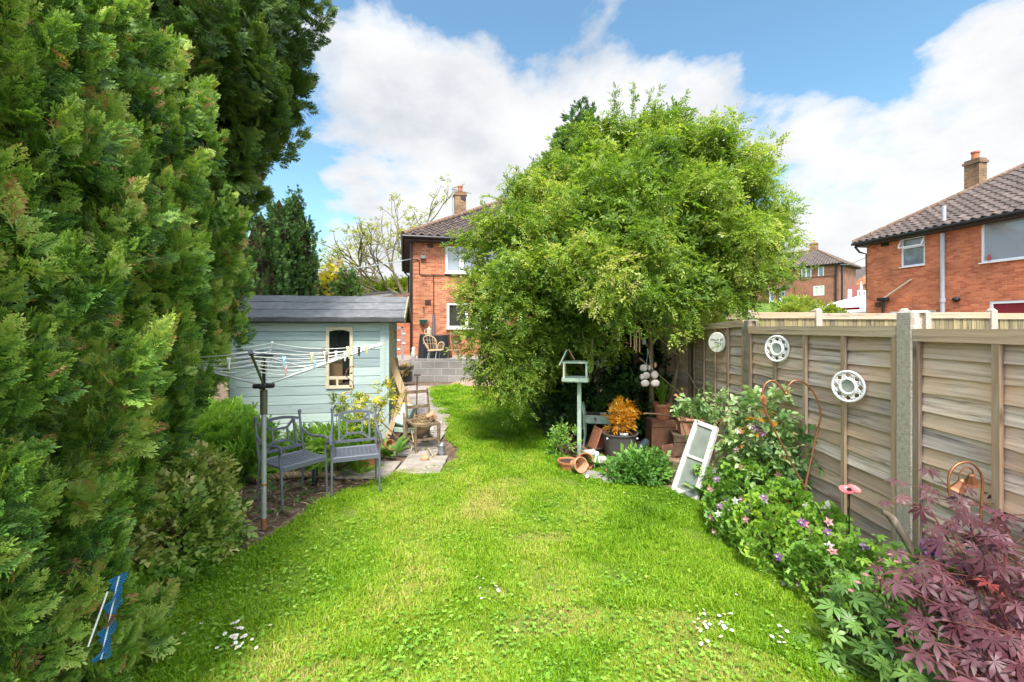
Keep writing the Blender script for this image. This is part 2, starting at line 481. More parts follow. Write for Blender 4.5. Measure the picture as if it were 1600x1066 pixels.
# ground
def build_ground():
    xs = np.concatenate([np.linspace(-400, -40, 16), np.linspace(-34, -8, 12), np.linspace(-7, 7, 57), np.linspace(8, 60, 27), np.linspace(70, 400, 14)])
    ys = np.concatenate([np.linspace(-60, -4, 6), np.linspace(-2, 16, 73), np.linspace(17, 70, 28), np.linspace(80, 600, 20)])
    X, Y = np.meshgrid(xs, ys)
    Z = terrain(X, Y)
    near = (np.abs(X) < 7) & (Y < 16)
    Z = Z + np.where(near, 0.012 * np.sin(X * 9.1 + 2) * np.cos(Y * 7.3) - 0.012, 0)
    V = np.stack([X, Y, Z], -1).reshape(-1, 3)
    nx, ny = len(xs), len(ys)
    idx = np.arange(nx * ny).reshape(ny, nx)
    q = np.stack([idx[:-1, :-1], idx[:-1, 1:], idx[1:, 1:], idx[1:, :-1]], -1).reshape(-1, 4)
    m, nt, p, o = nodes_of('soil_and_meadow')
    v = coord(nt, 'Object')
    soil = ramp(nt, noise(nt, v, 9, 8, 0.7), [(0.3, (0.06, 0.038, 0.025)), (0.5, (0.16, 0.11, 0.075)), (0.68, (0.30, 0.225, 0.165))])
    green = ramp(nt, noise(nt, v, 0.6, 7, 0.65), [(0.3, (0.05, 0.09, 0.02)), (0.6, (0.12, 0.19, 0.035)), (0.75, (0.2, 0.22, 0.06))])
    sp = nn(nt, 'ShaderNodeSeparateXYZ', {0: v})
    far = ramp(nt, nn(nt, 'ShaderNodeMath', {0: nn(nt, 'ShaderNodeMath', {0: sp.outputs[1], 1: 18.0}, operation='SUBTRACT').outputs[0], 1: 0.3}, operation='MULTIPLY').outputs[0], [(0, (0, 0, 0)), (1, (1, 1, 1))])
    nt.links.new(mixc(nt, far, soil, green), p.inputs['Base Color'])
    p.inputs['Roughness'].default_value = 0.95; p.inputs['Specular IOR Level'].default_value = 0.1
    bump(nt, p, noise(nt, v, 26, 6, 0.7), 0.8, 0.03)
    g = np_mesh('ground', V, q.ravel(), np.full(len(q), 4), m)
    tag(g, kind='structure')
build_ground()

lawn_mb = MB()
_bm = bmesh.new(); _vs = [_bm.verts.new((x, y, 0.006)) for x, y in LAWN]; _bm.faces.new(_vs)
bmesh.ops.triangulate(_bm, faces=_bm.faces[:]); _bm.verts.index_update()
lawn_mb.add([v.co.copy() for v in _bm.verts], [[v.index for v in f.verts] for f in _bm.faces]); _bm.free()
lawn = tag(lawn_mb.build('lawn', plain('turf', (0.10, 0.15, 0.025), 0.95, 0.5, 7, 0.6, col2=(0.2, 0.2, 0.06), spec=0.1)), kind='structure')

# path of concrete slabs from the block wall to the shed corner
slab_m = plain('slab_concrete', (0.34, 0.29, 0.25), 0.9, 0.3, 6, 0.35, col2=(0.46, 0.42, 0.37), tintvar=0.2)
pm = MB()
for (x0, x1, y0, y1) in [(-2.05, -1.43, 5.02, 5.62), (-1.40, -0.86, 5.16, 5.86), (-1.65, -1.02, 5.90, 6.55), (-1.7, -1.10, 6.62, 7.25), (-1.75, -1.12, 7.3, 7.95), (-1.85, -1.22, 8.0, 8.65), (-2.0, -1.35, 8.7, 9.4), (-2.35, -1.6, 9.45, 10.1),
                         (-2.6, -1.9, 10.15, 10.8), (-2.75, -2.05, 10.85, 11.5), (-3.0, -2.2, 11.55, 12.2), (-3.1, -2.35, 12.25, 12.9)]:
    pm.tint = random.uniform(0.2, 0.8)
    pm.box(((x0 + x1) / 2, (y0 + y1) / 2, 0.012 + random.uniform(0, 0.006)), (x1 - x0, y1 - y0, 0.03), (0, 0, random.uniform(-.02, .02)), bev=0.006)
tag(pm.build('path', slab_m), kind='structure')

# patio raised behind the block wall, with the steps beside it
pat = MB(); pat.box((0.3, 16.1, 0.34), (9.4, 3.6, 0.68)); pat.box((-3.95, 13.9, 0.11), (1.1, 0.3, 0.22)); pat.box((-3.95, 14.16, 0.24), (1.1, 0.25, 0.48))
tag(pat.build('patio', plain('patio_concrete', (0.30, 0.25, 0.21), 0.9, 0.3, 4, 0.3)), kind='structure')

# ------------------------------------------------------------------ buildings
brick_orange = brickmat('orange_brick', (0.40, 0.10, 0.04), (0.68, 0.26, 0.12), (0.48, 0.33, 0.24), ms=0.006, var=0.4)
brick_red = brickmat('red_brick', (0.48, 0.11, 0.04), (0.74, 0.235, 0.10), (0.44, 0.29, 0.21), ms=0.006, var=0.3)
brick_far = brickmat('brown_brick', (0.26, 0.10, 0.06), (0.35, 0.145, 0.085), (0.3, 0.2, 0.16), ms=0.006, var=0.3)
brick_chim = brickmat('chimney_brick', (0.20, 0.09, 0.04), (0.42, 0.20, 0.08), (0.28, 0.25, 0.18), ms=0.012, var=0.5)
block_m = brickmat('concrete_block', (0.20, 0.185, 0.17), (0.29, 0.27, 0.25), (0.36, 0.34, 0.315), bw=0.45, rh=0.225, ms=0.011, var=0.3)
tile_m = plain('roof_tile', (0.085, 0.062, 0.055), 0.75, 0.35, 5, 0.3, col2=(0.15, 0.11, 0.095), tintvar=0.25)
tile_far = plain('far_roof_tile', (0.115, 0.09, 0.08), 0.8, 0.3, 3, 0.3, col2=(0.17, 0.13, 0.115), tintvar=0.2)
ridge_m = plain('ridge_tile', (0.17, 0.10, 0.07), 0.85, 0.4, 9, 0.4, col2=(0.28, 0.22, 0.14))
upvc = plain('white_plastic', (0.80, 0.81, 0.82), 0.35, 0.04, 5, 0.02)
black_pl = plain('black_plastic', (0.018, 0.018, 0.02), 0.4, 0.3, 10, 0.05)
grey_pl = plain('grey_plastic', (0.42, 0.43, 0.46), 0.5, 0.12, 6, 0.05)
glass_dark = glassmat('dark_glass', (0.03, 0.03, 0.025))
glass_pale = plain('sky_pale_glass', (0.30, 0.34, 0.38), 0.03, 0.05, 1.2, 0, spec=1.0)  # no curtain: the reflected sky's paleness is put into the base colour
glass_mid = glassmat('window_glass', (0.10, 0.125, 0.14))
soffit_m = plain('soffit_brown', (0.05, 0.035, 0.028), 0.8, 0.3, 8, 0.1)
white_paint = plain('white_paint', (0.74, 0.74, 0.72), 0.5, 0.08, 8, 0.06)

class Frame:
    """a wall's own axes: along u, outward -n, up z"""
    def __init__(s, P, ang):
        s.P = Vector((P[0], P[1], 0)); s.u = Vector((math.cos(ang), math.sin(ang), 0)); s.n = Vector((-s.u.y, s.u.x, 0)); s.ang = ang
    def at(s, a, d, z): return s.P + s.u * a + s.n * d + Vector((0, 0, z))
    def bx(s, mb, a, d, z, la, ld, lz, bev=0.0): mb.box(s.at(a, d, z), (la, ld, lz), (0, 0, s.ang), bev=bev)
def wall(mb, fr, L, z0, z1, holes, rev=0.1):
    xs = sorted({0, L} | {h[0] for h in holes} | {h[0] + h[2] for h in holes}); zs = sorted({z0, z1} | {h[1] for h in holes} | {h[1] + h[3] for h in holes})
    for i in range(len(xs) - 1):
        for j in range(len(zs) - 1):
            ca, cz = (xs[i] + xs[i + 1]) / 2, (zs[j] + zs[j + 1]) / 2
            if any(h[0] < ca < h[0] + h[2] and h[1] < cz < h[1] + h[3] for h in holes): continue
            mb.add([fr.at(xs[i], 0, zs[j]), fr.at(xs[i + 1], 0, zs[j]), fr.at(xs[i + 1], 0, zs[j + 1]), fr.at(xs[i], 0, zs[j + 1])], [(0, 1, 2, 3)])
    for (a, z, w, h) in holes:
        c = [(a, z), (a + w, z), (a + w, z + h), (a, z + h)]
        for k in range(4):
            (a0, b0), (a1, b1) = c[k], c[(k + 1) % 4]
            mb.add([fr.at(a0, 0, b0), fr.at(a0, rev, b0), fr.at(a1, rev, b1), fr.at(a1, 0, b1)], [(0, 1, 2, 3)])
def window(parent, fr, a, z, w, h, cols=(1,), glass=None, transom=None, open_top=False, sill=True, ft=0.055, kind='window'):
    """white framed window in the opening; its pane and sill are sub-parts"""
    fm = MB(); g = MB(); d = 0.055
    fr.bx(fm, a + w / 2, d, z + ft / 2, w, 0.07, ft); fr.bx(fm, a + w / 2, d, z + h - ft / 2, w, 0.07, ft)
    fr.bx(fm, a + ft / 2, d, z + h / 2, ft, 0.07, h - 2 * ft); fr.bx(fm, a + w - ft / 2, d, z + h / 2, ft, 0.07, h - 2 * ft)
    tot = sum(cols); acc = 0
    for c in cols[:-1]:
        acc += c / tot * w
        fr.bx(fm, a + acc, d, z + h / 2, ft * 1.2, 0.066, h - 2 * ft)
    if transom: fr.bx(fm, a + w / 2, d, z + h * transom, w - 2 * ft, 0.066, ft)
    acc = 0
    for i, c in enumerate(cols[:-1] if len(cols) > 1 else ()):          # casement rims
        x0, x1 = a + acc / tot * w + ft, a + (acc + c) / tot * w - ft * .6; acc += c
        for zz_ in (z + ft + .02, z + h - ft - .02): fr.bx(fm, (x0 + x1) / 2, d - .03, zz_, x1 - x0, 0.03, 0.04)
        for xx_ in (x0 + .02, x1 - .02): fr.bx(fm, xx_, d - .03, z + h / 2, 0.04, 0.03, h - 2 * ft - .08)
    fo = fm.build(kind, upvc, parent)
    g.add([fr.at(a + .01, d + .012, z + .01), fr.at(a + w - .01, d + .012, z + .01), fr.at(a + w - .01, d + .012, z + h - .01), fr.at(a + .01, d + .012, z + h - .01)], [(0, 1, 2, 3)])
    g.build('pane', glass or glass_mid, fo)
    if sill:
        s = MB(); fr.bx(s, a + w / 2, -0.02, z - 0.025, w + .06, 0.16, 0.04, bev=.006); s.build('sill', upvc, fo)
    if open_top:
        t = MB(); zz0, zz1 = z + h * transom + .02, z + h - .01
        dd = -0.16
        c0 = [(a + .01, zz1, 0.0), (a + w - .01, zz1, 0.0), (a + w - .01, zz0, dd), (a + .01, zz0, dd)]
        P = [fr.at(q[0], q[2], q[1]) for q in c0]
        for k in range(4): t.beam(P[k], P[(k + 1) % 4], 0.045, 0.05, up=(0, 0, 1))
        s2 = t.build('sash', upvc, fo)
    return fo
def tile_plane(mb, e0, e1, r0, r1, gauge=0.32, colw=0.30, amp=0.042, lift=0.045, lo=6):
    e0, e1, r0, r1 = map(Vector, (e0, e1, r0, r1))
    u = (e1 - e0); L = u.length; u.normalize()
    up = (r0 - e0); up = up - u * up.dot(u); H = up.length; up.normalize(); nrm = u.cross(up)
    a0 = (r0 - e0).dot(u); a1 = (r1 - e0).dot(u)
    rows = max(3, int(round(H / gauge)))
    nc = int(L / colw * lo)
    for i in range(rows):
        t0, t1 = i / rows, (i + 1) / rows + 0.012
        l0, h0 = a0 * t0, L + (a1 - L) * t0; l1, h1 = a0 * min(t1, 1), L + (a1 - L) * min(t1, 1)
        lines = []
        ss = [k * colw / lo for k in range(nc + 1)]
        for (t, l, h, off) in ((t0, l0, h0, -0.004), (t0, l0, h0, lift), (t1, l1, h1, 0.004)):
            pts = []
            for s in ss:
                q = min(max(s, l), h)
                ph = 2 * math.pi * q / colw
                hh = amp * (math.sin(ph) + 0.25 * math.sin(2 * ph))
                pts.append(e0 + u * q + up * (t * H) + nrm * (off + hh + 0.03))
            lines.append(pts)
        b = len(mb.v); mb.v += lines[0] + lines[1] + lines[2]; w = len(ss)
        for r_ in range(2):
            for k in range(w - 1):
                if (lines[1][k] - lines[1][k + 1]).length < 1e-6 and (lines[2][k] - lines[2][k + 1]).length < 1e-6: continue
                mb.f.append([b + r_ * w + k, b + r_ * w + k + 1, b + (r_ + 1) * w + k + 1, b + (r_ + 1) * w + k])
                mb.t.append(((k // lo) * 7919 + i * 104729) % 97 / 97.0); mb.mi.append(0)
def hip_roof(parent, fr, L, D, ze, over=0.35, pitch=R(35), m=tile_m, gutter=True, lo=6, soffit=True):
    o = over; a0, a1, d0, d1 = -o, L + o, -o, D + o
    hd = (d1 - d0) / 2; zr = ze + hd * math.tan(pitch)
    A, B, Cc, Dd = fr.at(a0, d0, ze), fr.at(a1, d0, ze), fr.at(a1, d1, ze), fr.at(a0, d1, ze)
    E, Fp = fr.at(a0 + hd, (d0 + d1) / 2, zr), fr.at(a1 - hd, (d0 + d1) / 2, zr)
    t = MB()
    for (p, q, r_, s_) in ((A, B, E, Fp), (B, Cc, Fp, Fp), (Cc, Dd, Fp, E), (Dd, A, E, E)): tile_plane(t, p, q, r_, s_, lo=lo)
    ro = t.build('roof', m, parent, auto=40)
    rd = MB()
    for (p, q) in ((A, E), (B, Fp), (Cc, Fp), (Dd, E), (E, Fp)):
        n = max(3, int((Vector(q) - Vector(p)).length / 0.34))
        for k in range(n):
            x0 = Vector(p).lerp(Vector(q), k / n); x1 = Vector(p).lerp(Vector(q), (k + 1.06) / n)
            rd.tint = random.random()
            rd.tube([x0 + Vector((0, 0, .055)), x1 + Vector((0, 0, .065))], [0.115, 0.10], 8)
    rd.build('ridge_tiles', ridge_m, ro, auto=50)
    if soffit:
        s = MB()
        z = ze - 0.03
        ring_o = [fr.at(a0 + .04, d0 + .04, z - .14), fr.at(a1 - .04, d0 + .04, z - .14), fr.at(a1 - .04, d1 - .04, z - .14), fr.at(a0 + .04, d1 - .04, z - .14)]
        ring_i = [fr.at(0.02, 0.02, z - .14), fr.at(L - .02, 0.02, z - .14), fr.at(L - .02, D - .02, z - .14), fr.at(0.02, D - .02, z - .14)]
        top = [q + Vector((0, 0, .14)) for q in ring_o]
        s.add(ring_o + ring_i + top, [(k, (k + 1) % 4, 4 + (k + 1) % 4, 4 + k) for k in range(4)] + [(k, (k + 1) % 4, 8 + (k + 1) % 4, 8 + k) for k in range(4)])
        s.build('soffit', soffit_m, ro)
    if gutter:
        g = MB()
        cs = [fr.at(a0 - .03, d0 - .03, ze - .03), fr.at(a1 + .03, d0 - .03, ze - .03), fr.at(a1 + .03, d1 + .03, ze - .03), fr.at(a0 - .03, d1 + .03, ze - .03)]
        for k in range(4): g.tube([cs[k], cs[(k + 1) % 4]], 0.06, 8)
        g.build('gutter', black_pl, ro, auto=40)
    return ro, zr
def chimney(roof, p, z0, z1, ang, s=0.6, m=None, pots=1):
    c = MB(); p = Vector((p[0], p[1], 0))
    c.box(p + Vector((0, 0, (z0 + z1) / 2)), (s, s * .8, z1 - z0), (0, 0, ang))
    c.box(p + Vector((0, 0, z1 - .14)), (s + .09, s * .8 + .09, 0.1), (0, 0, ang))
    co = c.build('chimney', m or brick_chim, roof)
    k = MB(); k.lathe([(0.13, 0), (0.12, .26), (0.145, .28), (0.145, .34), (0.10, .34), (0.09, .1)], 12, p + Vector((0, 0, z1 + .0)))
    k.build('chimney_pot', plain('terracotta_pot_red', (0.42, 0.15, 0.08), 0.85, 0.25, 9, 0.15), co, auto=40)
    return co
def pipe_on(parent, fr, pts, r, m, name='drainpipe'):
    t = MB(); t.tube([fr.at(*q) for q in pts], r, 8); return t.build(name, m, parent, auto=50)

# --- the left house -------------------------------------------------
HA = R(14)
hp = W(645, 512, 16.5)
H1 = Frame((hp.x, hp.y), HA)
house = thing('brick_house', 'orange brick house with dark hipped roof, half hidden by the big round tree', 'house', (hp.x, hp.y, 0.68))
ZE1 = 5.06
w1 = (1.22, 3.86, 2.2, 1.05); w2 = (1.28, 1.72, 1.9, 1.0)
b = MB(); wall(b, H1, 9.0, 0.66, ZE1, [w1, w2])
HS = Frame(tuple(H1.at(0, 9.4, 0))[:2], HA - R(90)); wall(b, HS, 9.4, 0.0, ZE1, [])
HE = Frame(tuple(H1.at(9, 0, 0))[:2], HA + R(90)); wall(b, HE, 9.4, 0.0, ZE1, [])
HBk = Frame(tuple(H1.at(9, 9.4, 0))[:2], HA + R(180)); wall(b, HBk, 9.0, 0.0, ZE1, [])
b.build('wall', brick_orange, house)
window(house, H1, *w1, cols=(1, 1.3, 1.3), glass=glass_pale)
window(house, H1, *w2, cols=(1, 1.4), glass=glass_dark)
roof1, zr1 = hip_roof(house, H1, 9.0, 9.4, ZE1 + .1, pitch=R(31))
cpos = H1.at(2.55, 6.0, 0)
chimney(roof1, cpos, 6.6, 8.85, HA, 0.58)
pipe_on(house, H1, [(-.06, -.05, 0.7), (-.06, -.05, 4.95)], 0.05, black_pl)
pipe_on(house, HS, [(0.5, -.06, 0.2), (0.5, -.06, 4.7), (0.5, -.3, 4.95)], 0.045, black_pl)
pipe_on(house, H1, [(.78, -.05, 0.7), (.78, -.05, 2.25)], 0.055, plain('lead_grey', (0.13, 0.13, 0.17), 0.5, 0.2, 8), 'drainpipe')
pipe_on(house, H1, [(-.06, -.08, 4.33), (.18, -.03, 4.33), (.24, -.03, 4.27), (.24, -.03, 3.82), (.3, -.03, 3.76), (1.8, -.03, 3.76), (3.4, -.03, 3.76)], 0.016, black_pl, 'cable')
pipe_on(house, H1, [(.78, -.03, 3.75), (.78, -.03, 2.25)], 0.016, black_pl, 'cable')
pipe_on(house, H1, [(.46, -.03, 4.95), (.46, -.03, 4.5)], 0.01, grey_pl, 'cable')
vm = MB(); H1.bx(vm, .66, -.006, 4.88, .22, .05, .14); vm.build('air_brick', plain('vent_brown', (0.10, 0.045, 0.035), 0.9, 0.2, 10), house); vm = MB(); H1.bx(vm, .56, -.006, 2.72, .22, .05, .18)
for k in range(4): H1.bx(vm, .56, -.034, 2.66 + k * .04, .19, .01, .012)
vm.build('air_brick', plain('vent_brown', (0.10, 0.045, 0.035), 0.9, 0.2, 10), house)
fb = MB(); H1.bx(fb, .38, -.06, 4.42, .2, .12, .13, bev=.02); fb.build('floodlight', plain('mid_grey_metal', (0.2, 0.2, 0.2), 0.5), house)

# television aerial on the left chimney
ae = thing('television_aerial', 'thin television aerial on a pole strapped to the chimney of the orange brick house', 'aerial', (cpos.x - .33, cpos.y - .2, 7.2))
ab = MB(); ab.tube([(cpos.x - .36, cpos.y - .2, 7.3), (cpos.x - .36, cpos.y - .2, 9.1)], 0.022, 6); ab.build('pole', plain('zinc', (0.3, 0.31, 0.32), 0.4, metal=.6), ae)
ab = MB(); x0, y0 = cpos.x - .36, cpos.y - .2
ab.tube([(x0 - .1, y0, 9.0), (x0 + .95, y0 + .1, 8.78)], 0.014, 5)
for k in range(9): ab.tube([(x0 + .1 * k, y0 - .12 + .01 * k, 8.98 - .02 * k), (x0 + .1 * k, y0 + .12 + .01 * k, 8.98 - .02 * k)], 0.008, 4)
ab.tube([(x0, y0, 8.55), (x0 + .55, y0, 8.5)], 0.012, 5); ab.box((x0 + .5, y0, 8.52), (.34, .05, .16), (0, .3, 0))
ab.build('antenna', black_pl, ae)

# brick lean-to beside the house, its shallow roof
lt = thing('lean_to', 'narrow red brick lean-to with thin sloping roof beside the orange house', 'lean-to', (hp.x - .8, hp.y + .5, 0))
LT = Frame((hp.x - 1.62, hp.y + .42), R(4))
lb = MB(); wall(lb, LT, 1.58, 0, 2.95, []); LT2 = Frame(tuple(LT.at(0, 3, 0))[:2], R(4 - 90)); wall(lb, LT2, 3, 0, 2.75, [])
lb.build('wall', brick_red, lt)
lr = MB(); lr.beam(LT.at(-.35, 1.3, 2.78), LT.at(1.5, 1.3, 3.1), 3.0, 0.07); lr.build('roof', plain('brown_felt', (0.09, 0.06, 0.045), 0.9, 0.3, 8), lt)
lf = MB(); lf.beam(LT.at(-.38, -.22, 2.74), LT.at(1.53, -.22, 3.06), 0.03, 0.12); lf.build('fascia', plain('brown_board', (0.2, 0.12, 0.075), 0.8, 0.3, 9), lt)

# pale garage behind the shed
ga = thing('garage', 'low garage with a white gable fascia and thin dark roof showing over the shed roof', 'garage', (-6.6, 21, 0))
gm = MB(); gm.add([(-8.8, 20, 0), (-5.0, 20, 0), (-5.0, 20, 3.1), (-5.6, 20, 3.36), (-8.8, 20, 3.02)], [(0, 1, 2, 3, 4)]); gm.add([(-5.0, 20, 0), (-5.0, 25, 0), (-5.0, 25, 3.1), (-5.0, 20, 3.1)], [(0, 1, 2, 3)]); gm.build('wall', white_paint, ga)
gm = MB(); gm.beam((-8.9, 22.4, 3.04), (-5.58, 22.4, 3.40), 5.0, .08); gm.beam((-5.6, 22.4, 3.41), (-4.85, 22.4, 3.06), 5.0, .07); gm.build('roof', plain('grey_felt_far', (0.075, 0.072, 0.075), 0.9, 0.25, 6), ga)

# --- the right house ---------------------------------------------------
H2 = Frame((16.3, 20.0), math.atan2(-0.983, 0.185))
h2 = thing('brick_house', 'red-orange brick house with a pale soil pipe, beyond the fence at the right', 'house', (16.3, 20, 0.45))
ZE2 = 5.55
def on_h2(px):                        # distance along the facade seen at this pixel column
    k = (px - 800) / F
    return (k * 20 - 16.3) / (0.185 + 0.983 * k)
def z_h2(a, py): Y = 20 - .983 * a; return EYE - (py - HOR) / F * Y
a0, a1 = on_h2(1408), on_h2(1445)
wA = (a0, z_h2(a0, 418), a1 - a0, z_h2(a0, 374) - z_h2(a0, 418))
b0 = on_h2(1533); wB = (b0, z_h2(b0, 411), 2.3, z_h2(b0, 348) - z_h2(b0, 411))
c0, c1 = on_h2(1390), on_h2(1462); wC = (c0, z_h2(c0, 487) - 1.1, c1 - c0, 1.1)
d0 = on_h2(1546); wD = (d0, z_h2(d0, 471) - 1.3, 2.2, 1.3)
b = MB(); wall(b, H2, 9.6, 0.3, ZE2, [wA, wB, wC, wD])
q = Frame(tuple(H2.at(0, 7.4, 0))[:2], H2.ang - R(90)); wall(b, q, 7.4, 0.3, ZE2, [])
q = Frame(tuple(H2.at(9.6, 0, 0))[:2], H2.ang + R(90)); wall(b, q, 7.4, 0.3, ZE2, [])
q = Frame(tuple(H2.at(9.6, 7.4, 0))[:2], H2.ang + R(180)); wall(b, q, 9.6, 0.3, ZE2, [])
b.build('wall', brick_red, h2)
window(h2, H2, *wA, glass=glass_mid, transom=.66, open_top=True)
window(h2, H2, *wB, cols=(1,), glass=glass_pale, ft=.06)
window(h2, H2, *wC, cols=(1, 1), glass=glass_mid)
window(h2, H2, *wD, cols=(1, 1), glass=plain('crimson_blind', (0.25, 0.02, 0.03), 0.5))
roof2, zr2 = hip_roof(h2, H2, 9.6, 7.4, ZE2 + .1, pitch=R(33))
cp = H2.at(1.9, 3.6, 0); cp = W(1524, 280, 18.3)
chimney(roof2, cp, 6.8, 8.80, H2.ang, 0.52, brick_chim)
va = on_h2(1475)
pipe_on(h2, H2, [(va, -.07, 1.6), (va, -.07, ZE2 - .12)], 0.075, grey_pl, 'soil_pipe')
pv = MB(); pv.tube([H2.at(va, .0, ZE2 + .2), H2.at(va, .0, ZE2 + .95)], 0.07, 10); pv.box(H2.at(va, -.02, ZE2 + .3), (.55, .5, .03), (R(33), 0, H2.ang)); pv.build('vent_stack', grey_pl, h2, auto=40)
pv = MB(); pv.lathe([(0.0, -.02), (.095, -.02), (.095, .1), (.085, .12)], 12, H2.at(va, -.07, 2.75)); pv.build('pipe_collar', grey_pl, h2)
wa = on_h2(1425); wb = on_h2(1383)
pipe_on(h2, H2, [(wa, -.05, z_h2(wa, 437)), (wb + .05, -.12, z_h2(wb, 466))], 0.035, plain('cream_plastic', (0.62, 0.55, 0.42), 0.5, 0.1), 'waste_pipe')
hh = MB(); H2.bx(hh, wb, -.12, z_h2(wb, 468), .42, .2, .14, bev=.02); hh.tube([H2.at(wb, -.12, z_h2(wb, 468)), H2.at(wb, -.12, .6)], .05, 8); hh.build('hopper_head', black_pl, h2)
ov = on_h2(1495); hh = MB(); hh.blob(H2.at(ov, -.03, z_h2(ov, 468)), (.13, .13, .1), 10, 6); hh.build('flue', black_pl, h2, smooth=True)
vm = MB(); e = on_h2(1383); H2.bx(vm, e, -.006, z_h2(e, 381), .32, .05, .2); vm.build('air_brick', plain('vent_dark', (0.03, 0.02, 0.018), 0.9, 0.2, 10), h2)
vm = MB(); e = on_h2(1372); H2.bx(vm, e, -.006, z_h2(e, 476), .25, .05, .2); vm.build('air_brick', MATS['vent_brown'], h2)
vm = MB(); vm.tube([H2.at(-.3, -.3, ZE2 - .05), H2.at(-.25, -.1, ZE2 - .3), H2.at(-.05, .05, ZE2 - .42), H2.at(-.05, .12, 1)], .045, 8); vm.build('drainpipe', black_pl, h2)
# little things standing on the sill behind the big window
for (k, nm, lab, cl, hh_, rr_) in ((.22, 'bottle', 'small red and white bottle on the sill of the big upstairs window', (0.5, 0.05, 0.04), .22, .045), (1.72, 'jug', 'white jug on the sill of the big upstairs window', (0.7, 0.7, 0.72), .26, .06)):
    t = MB(); t.lathe([(0, 0), (rr_, 0), (rr_, hh_ * .6), (rr_ * .45, hh_ * .75), (rr_ * .5, hh_), (0, hh_)], 10, H2.at(wB[0] + k, .0, wB[1] + .056))
    tag(t.build(nm, plain('sill_' + nm, cl, 0.35), auto=40), lab, nm)

# --- far terrace ----------------------------------------------------------
FU = Vector((0.61, -0.79)).normalized()
fp = Vector((37.6, 50)) - FU * 12.5
H3 = Frame((fp.x, fp.y), math.atan2(FU.y, FU.x))
gz = 4.15
h3 = thing('brick_house', 'distant brown brick house with two white doors on the hillside', 'house', (37.6, 50, gz))
def on_h3(px):
    k = (px - 800) / F
    return (k * fp.y - fp.x) / (FU.x - k * FU.y)
def z_h3(a, py): return EYE - (py - HOR) / F * (fp.y + FU.y * a)
ZE3 = z_h3(12.5, 413)
holes = []; specs = []
for (x0, x1, y0, y1, cols, gl) in [(1207, 1212, 424, 438, (1,), glass_mid), (1219.5, 1225, 424, 438, (1,), glass_mid), (1251.5, 1268, 418, 436, (1, 1), glass_mid), (1278, 1287.5, 416, 433, (1,), glass_mid), (1271, 1288, 447, 462, (1, 1), plain('net_curtain', (0.5, 0.58, 0.42), .4))]:
    a0, a1 = on_h3(x0), on_h3(x1); h_ = (a0, z_h3(a0, y1), a1 - a0, z_h3(a0, y0) - z_h3(a0, y1)); holes.append(h_); specs.append((h_, cols, gl))
b = MB(); wall(b, H3, 12.5, gz - 1, ZE3, holes)
q = Frame(tuple(H3.at(12.5, 0, 0))[:2], H3.ang + R(90)); wall(b, q, 6.2, gz - 1, ZE3, [])
q = Frame(tuple(H3.at(0, 6.2, 0))[:2], H3.ang - R(90)); wall(b, q, 6.2, gz - 1, ZE3, [])
b.build('wall', brick_far, h3)
for h_, cols, gl in specs: window(h3, H3, *h_, cols=cols, glass=gl, sill=False, ft=.11)
r3, z3 = hip_roof(h3, H3, 12.5, 6.2, ZE3 + .1, over=.4, pitch=R(33), m=tile_far, lo=4)
c3 = H3.at(9.0, 3.1, 0); chimney(r3, c3, ZE3 + 1.6, z3 + .95, H3.ang, .75)
for x0, x1 in ((1203.5, 1212.5), (1219, 1230.5)):
    a0, a1 = on_h3(x0), on_h3(x1); dm = MB(); zt = z_h3(a0, 455); zb = gz - .15
    H3.bx(dm, (a0 + a1) / 2, -.3, (zt + zb) / 2, a1 - a0, .08, zt - zb); do = dm.build('door', upvc, h3)
    pm_ = MB(); pm_.add([H3.at(a0 + (a1 - a0) * .3, -.345, zb + (zt - zb) * .5), H3.at(a0 + (a1 - a0) * .72, -.345, zb + (zt - zb) * .5), H3.at(a0 + (a1 - a0) * .72, -.345, zb + (zt - zb) * .9), H3.at(a0 + (a1 - a0) * .3, -.345, zb + (zt - zb) * .9)], [(0, 1, 2, 3)]); pm_.build('pane', glass_mid, do)
pm_ = MB(); a0, a1 = on_h3(1196), on_h3(1238); zt = z_h3(a0, 453)
H3.bx(pm_, (a0 + a1) / 2, -.45, zt + .1, a1 - a0, .9, .18); pm_.build('porch_canopy', plain('porch_grey', (0.2, 0.18, 0.17), .8), h3)
pm_ = MB()
for x0, x1 in ((1213, 1218), (1231, 1239)):
    p0, p1 = on_h3(x0), on_h3(x1); H3.bx(pm_, (p0 + p1) / 2, -.4, (zt + gz) / 2 - .3, p1 - p0, .75, zt - gz + .6)
pm_.build('porch_pier', brick_far, h3)
pm_ = MB(); pm_.tube([H3.at(12.2, -.1, gz - 1), H3.at(12.2, -.1, ZE3)], .09, 8); pm_.tube([H3.at(12.62, .6, gz - 1), H3.at(12.62, .6, ZE3)], .08, 8); pm_.build('drainpipe', black_pl, h3)
pm_ = MB(); H3.bx(pm_, 6.2, -.02, z_h3(6.2, 437), 12.3, .08, .1); pm_.build('string_course', plain('dark_course', (0.16, 0.07, 0.05), .9), h3)
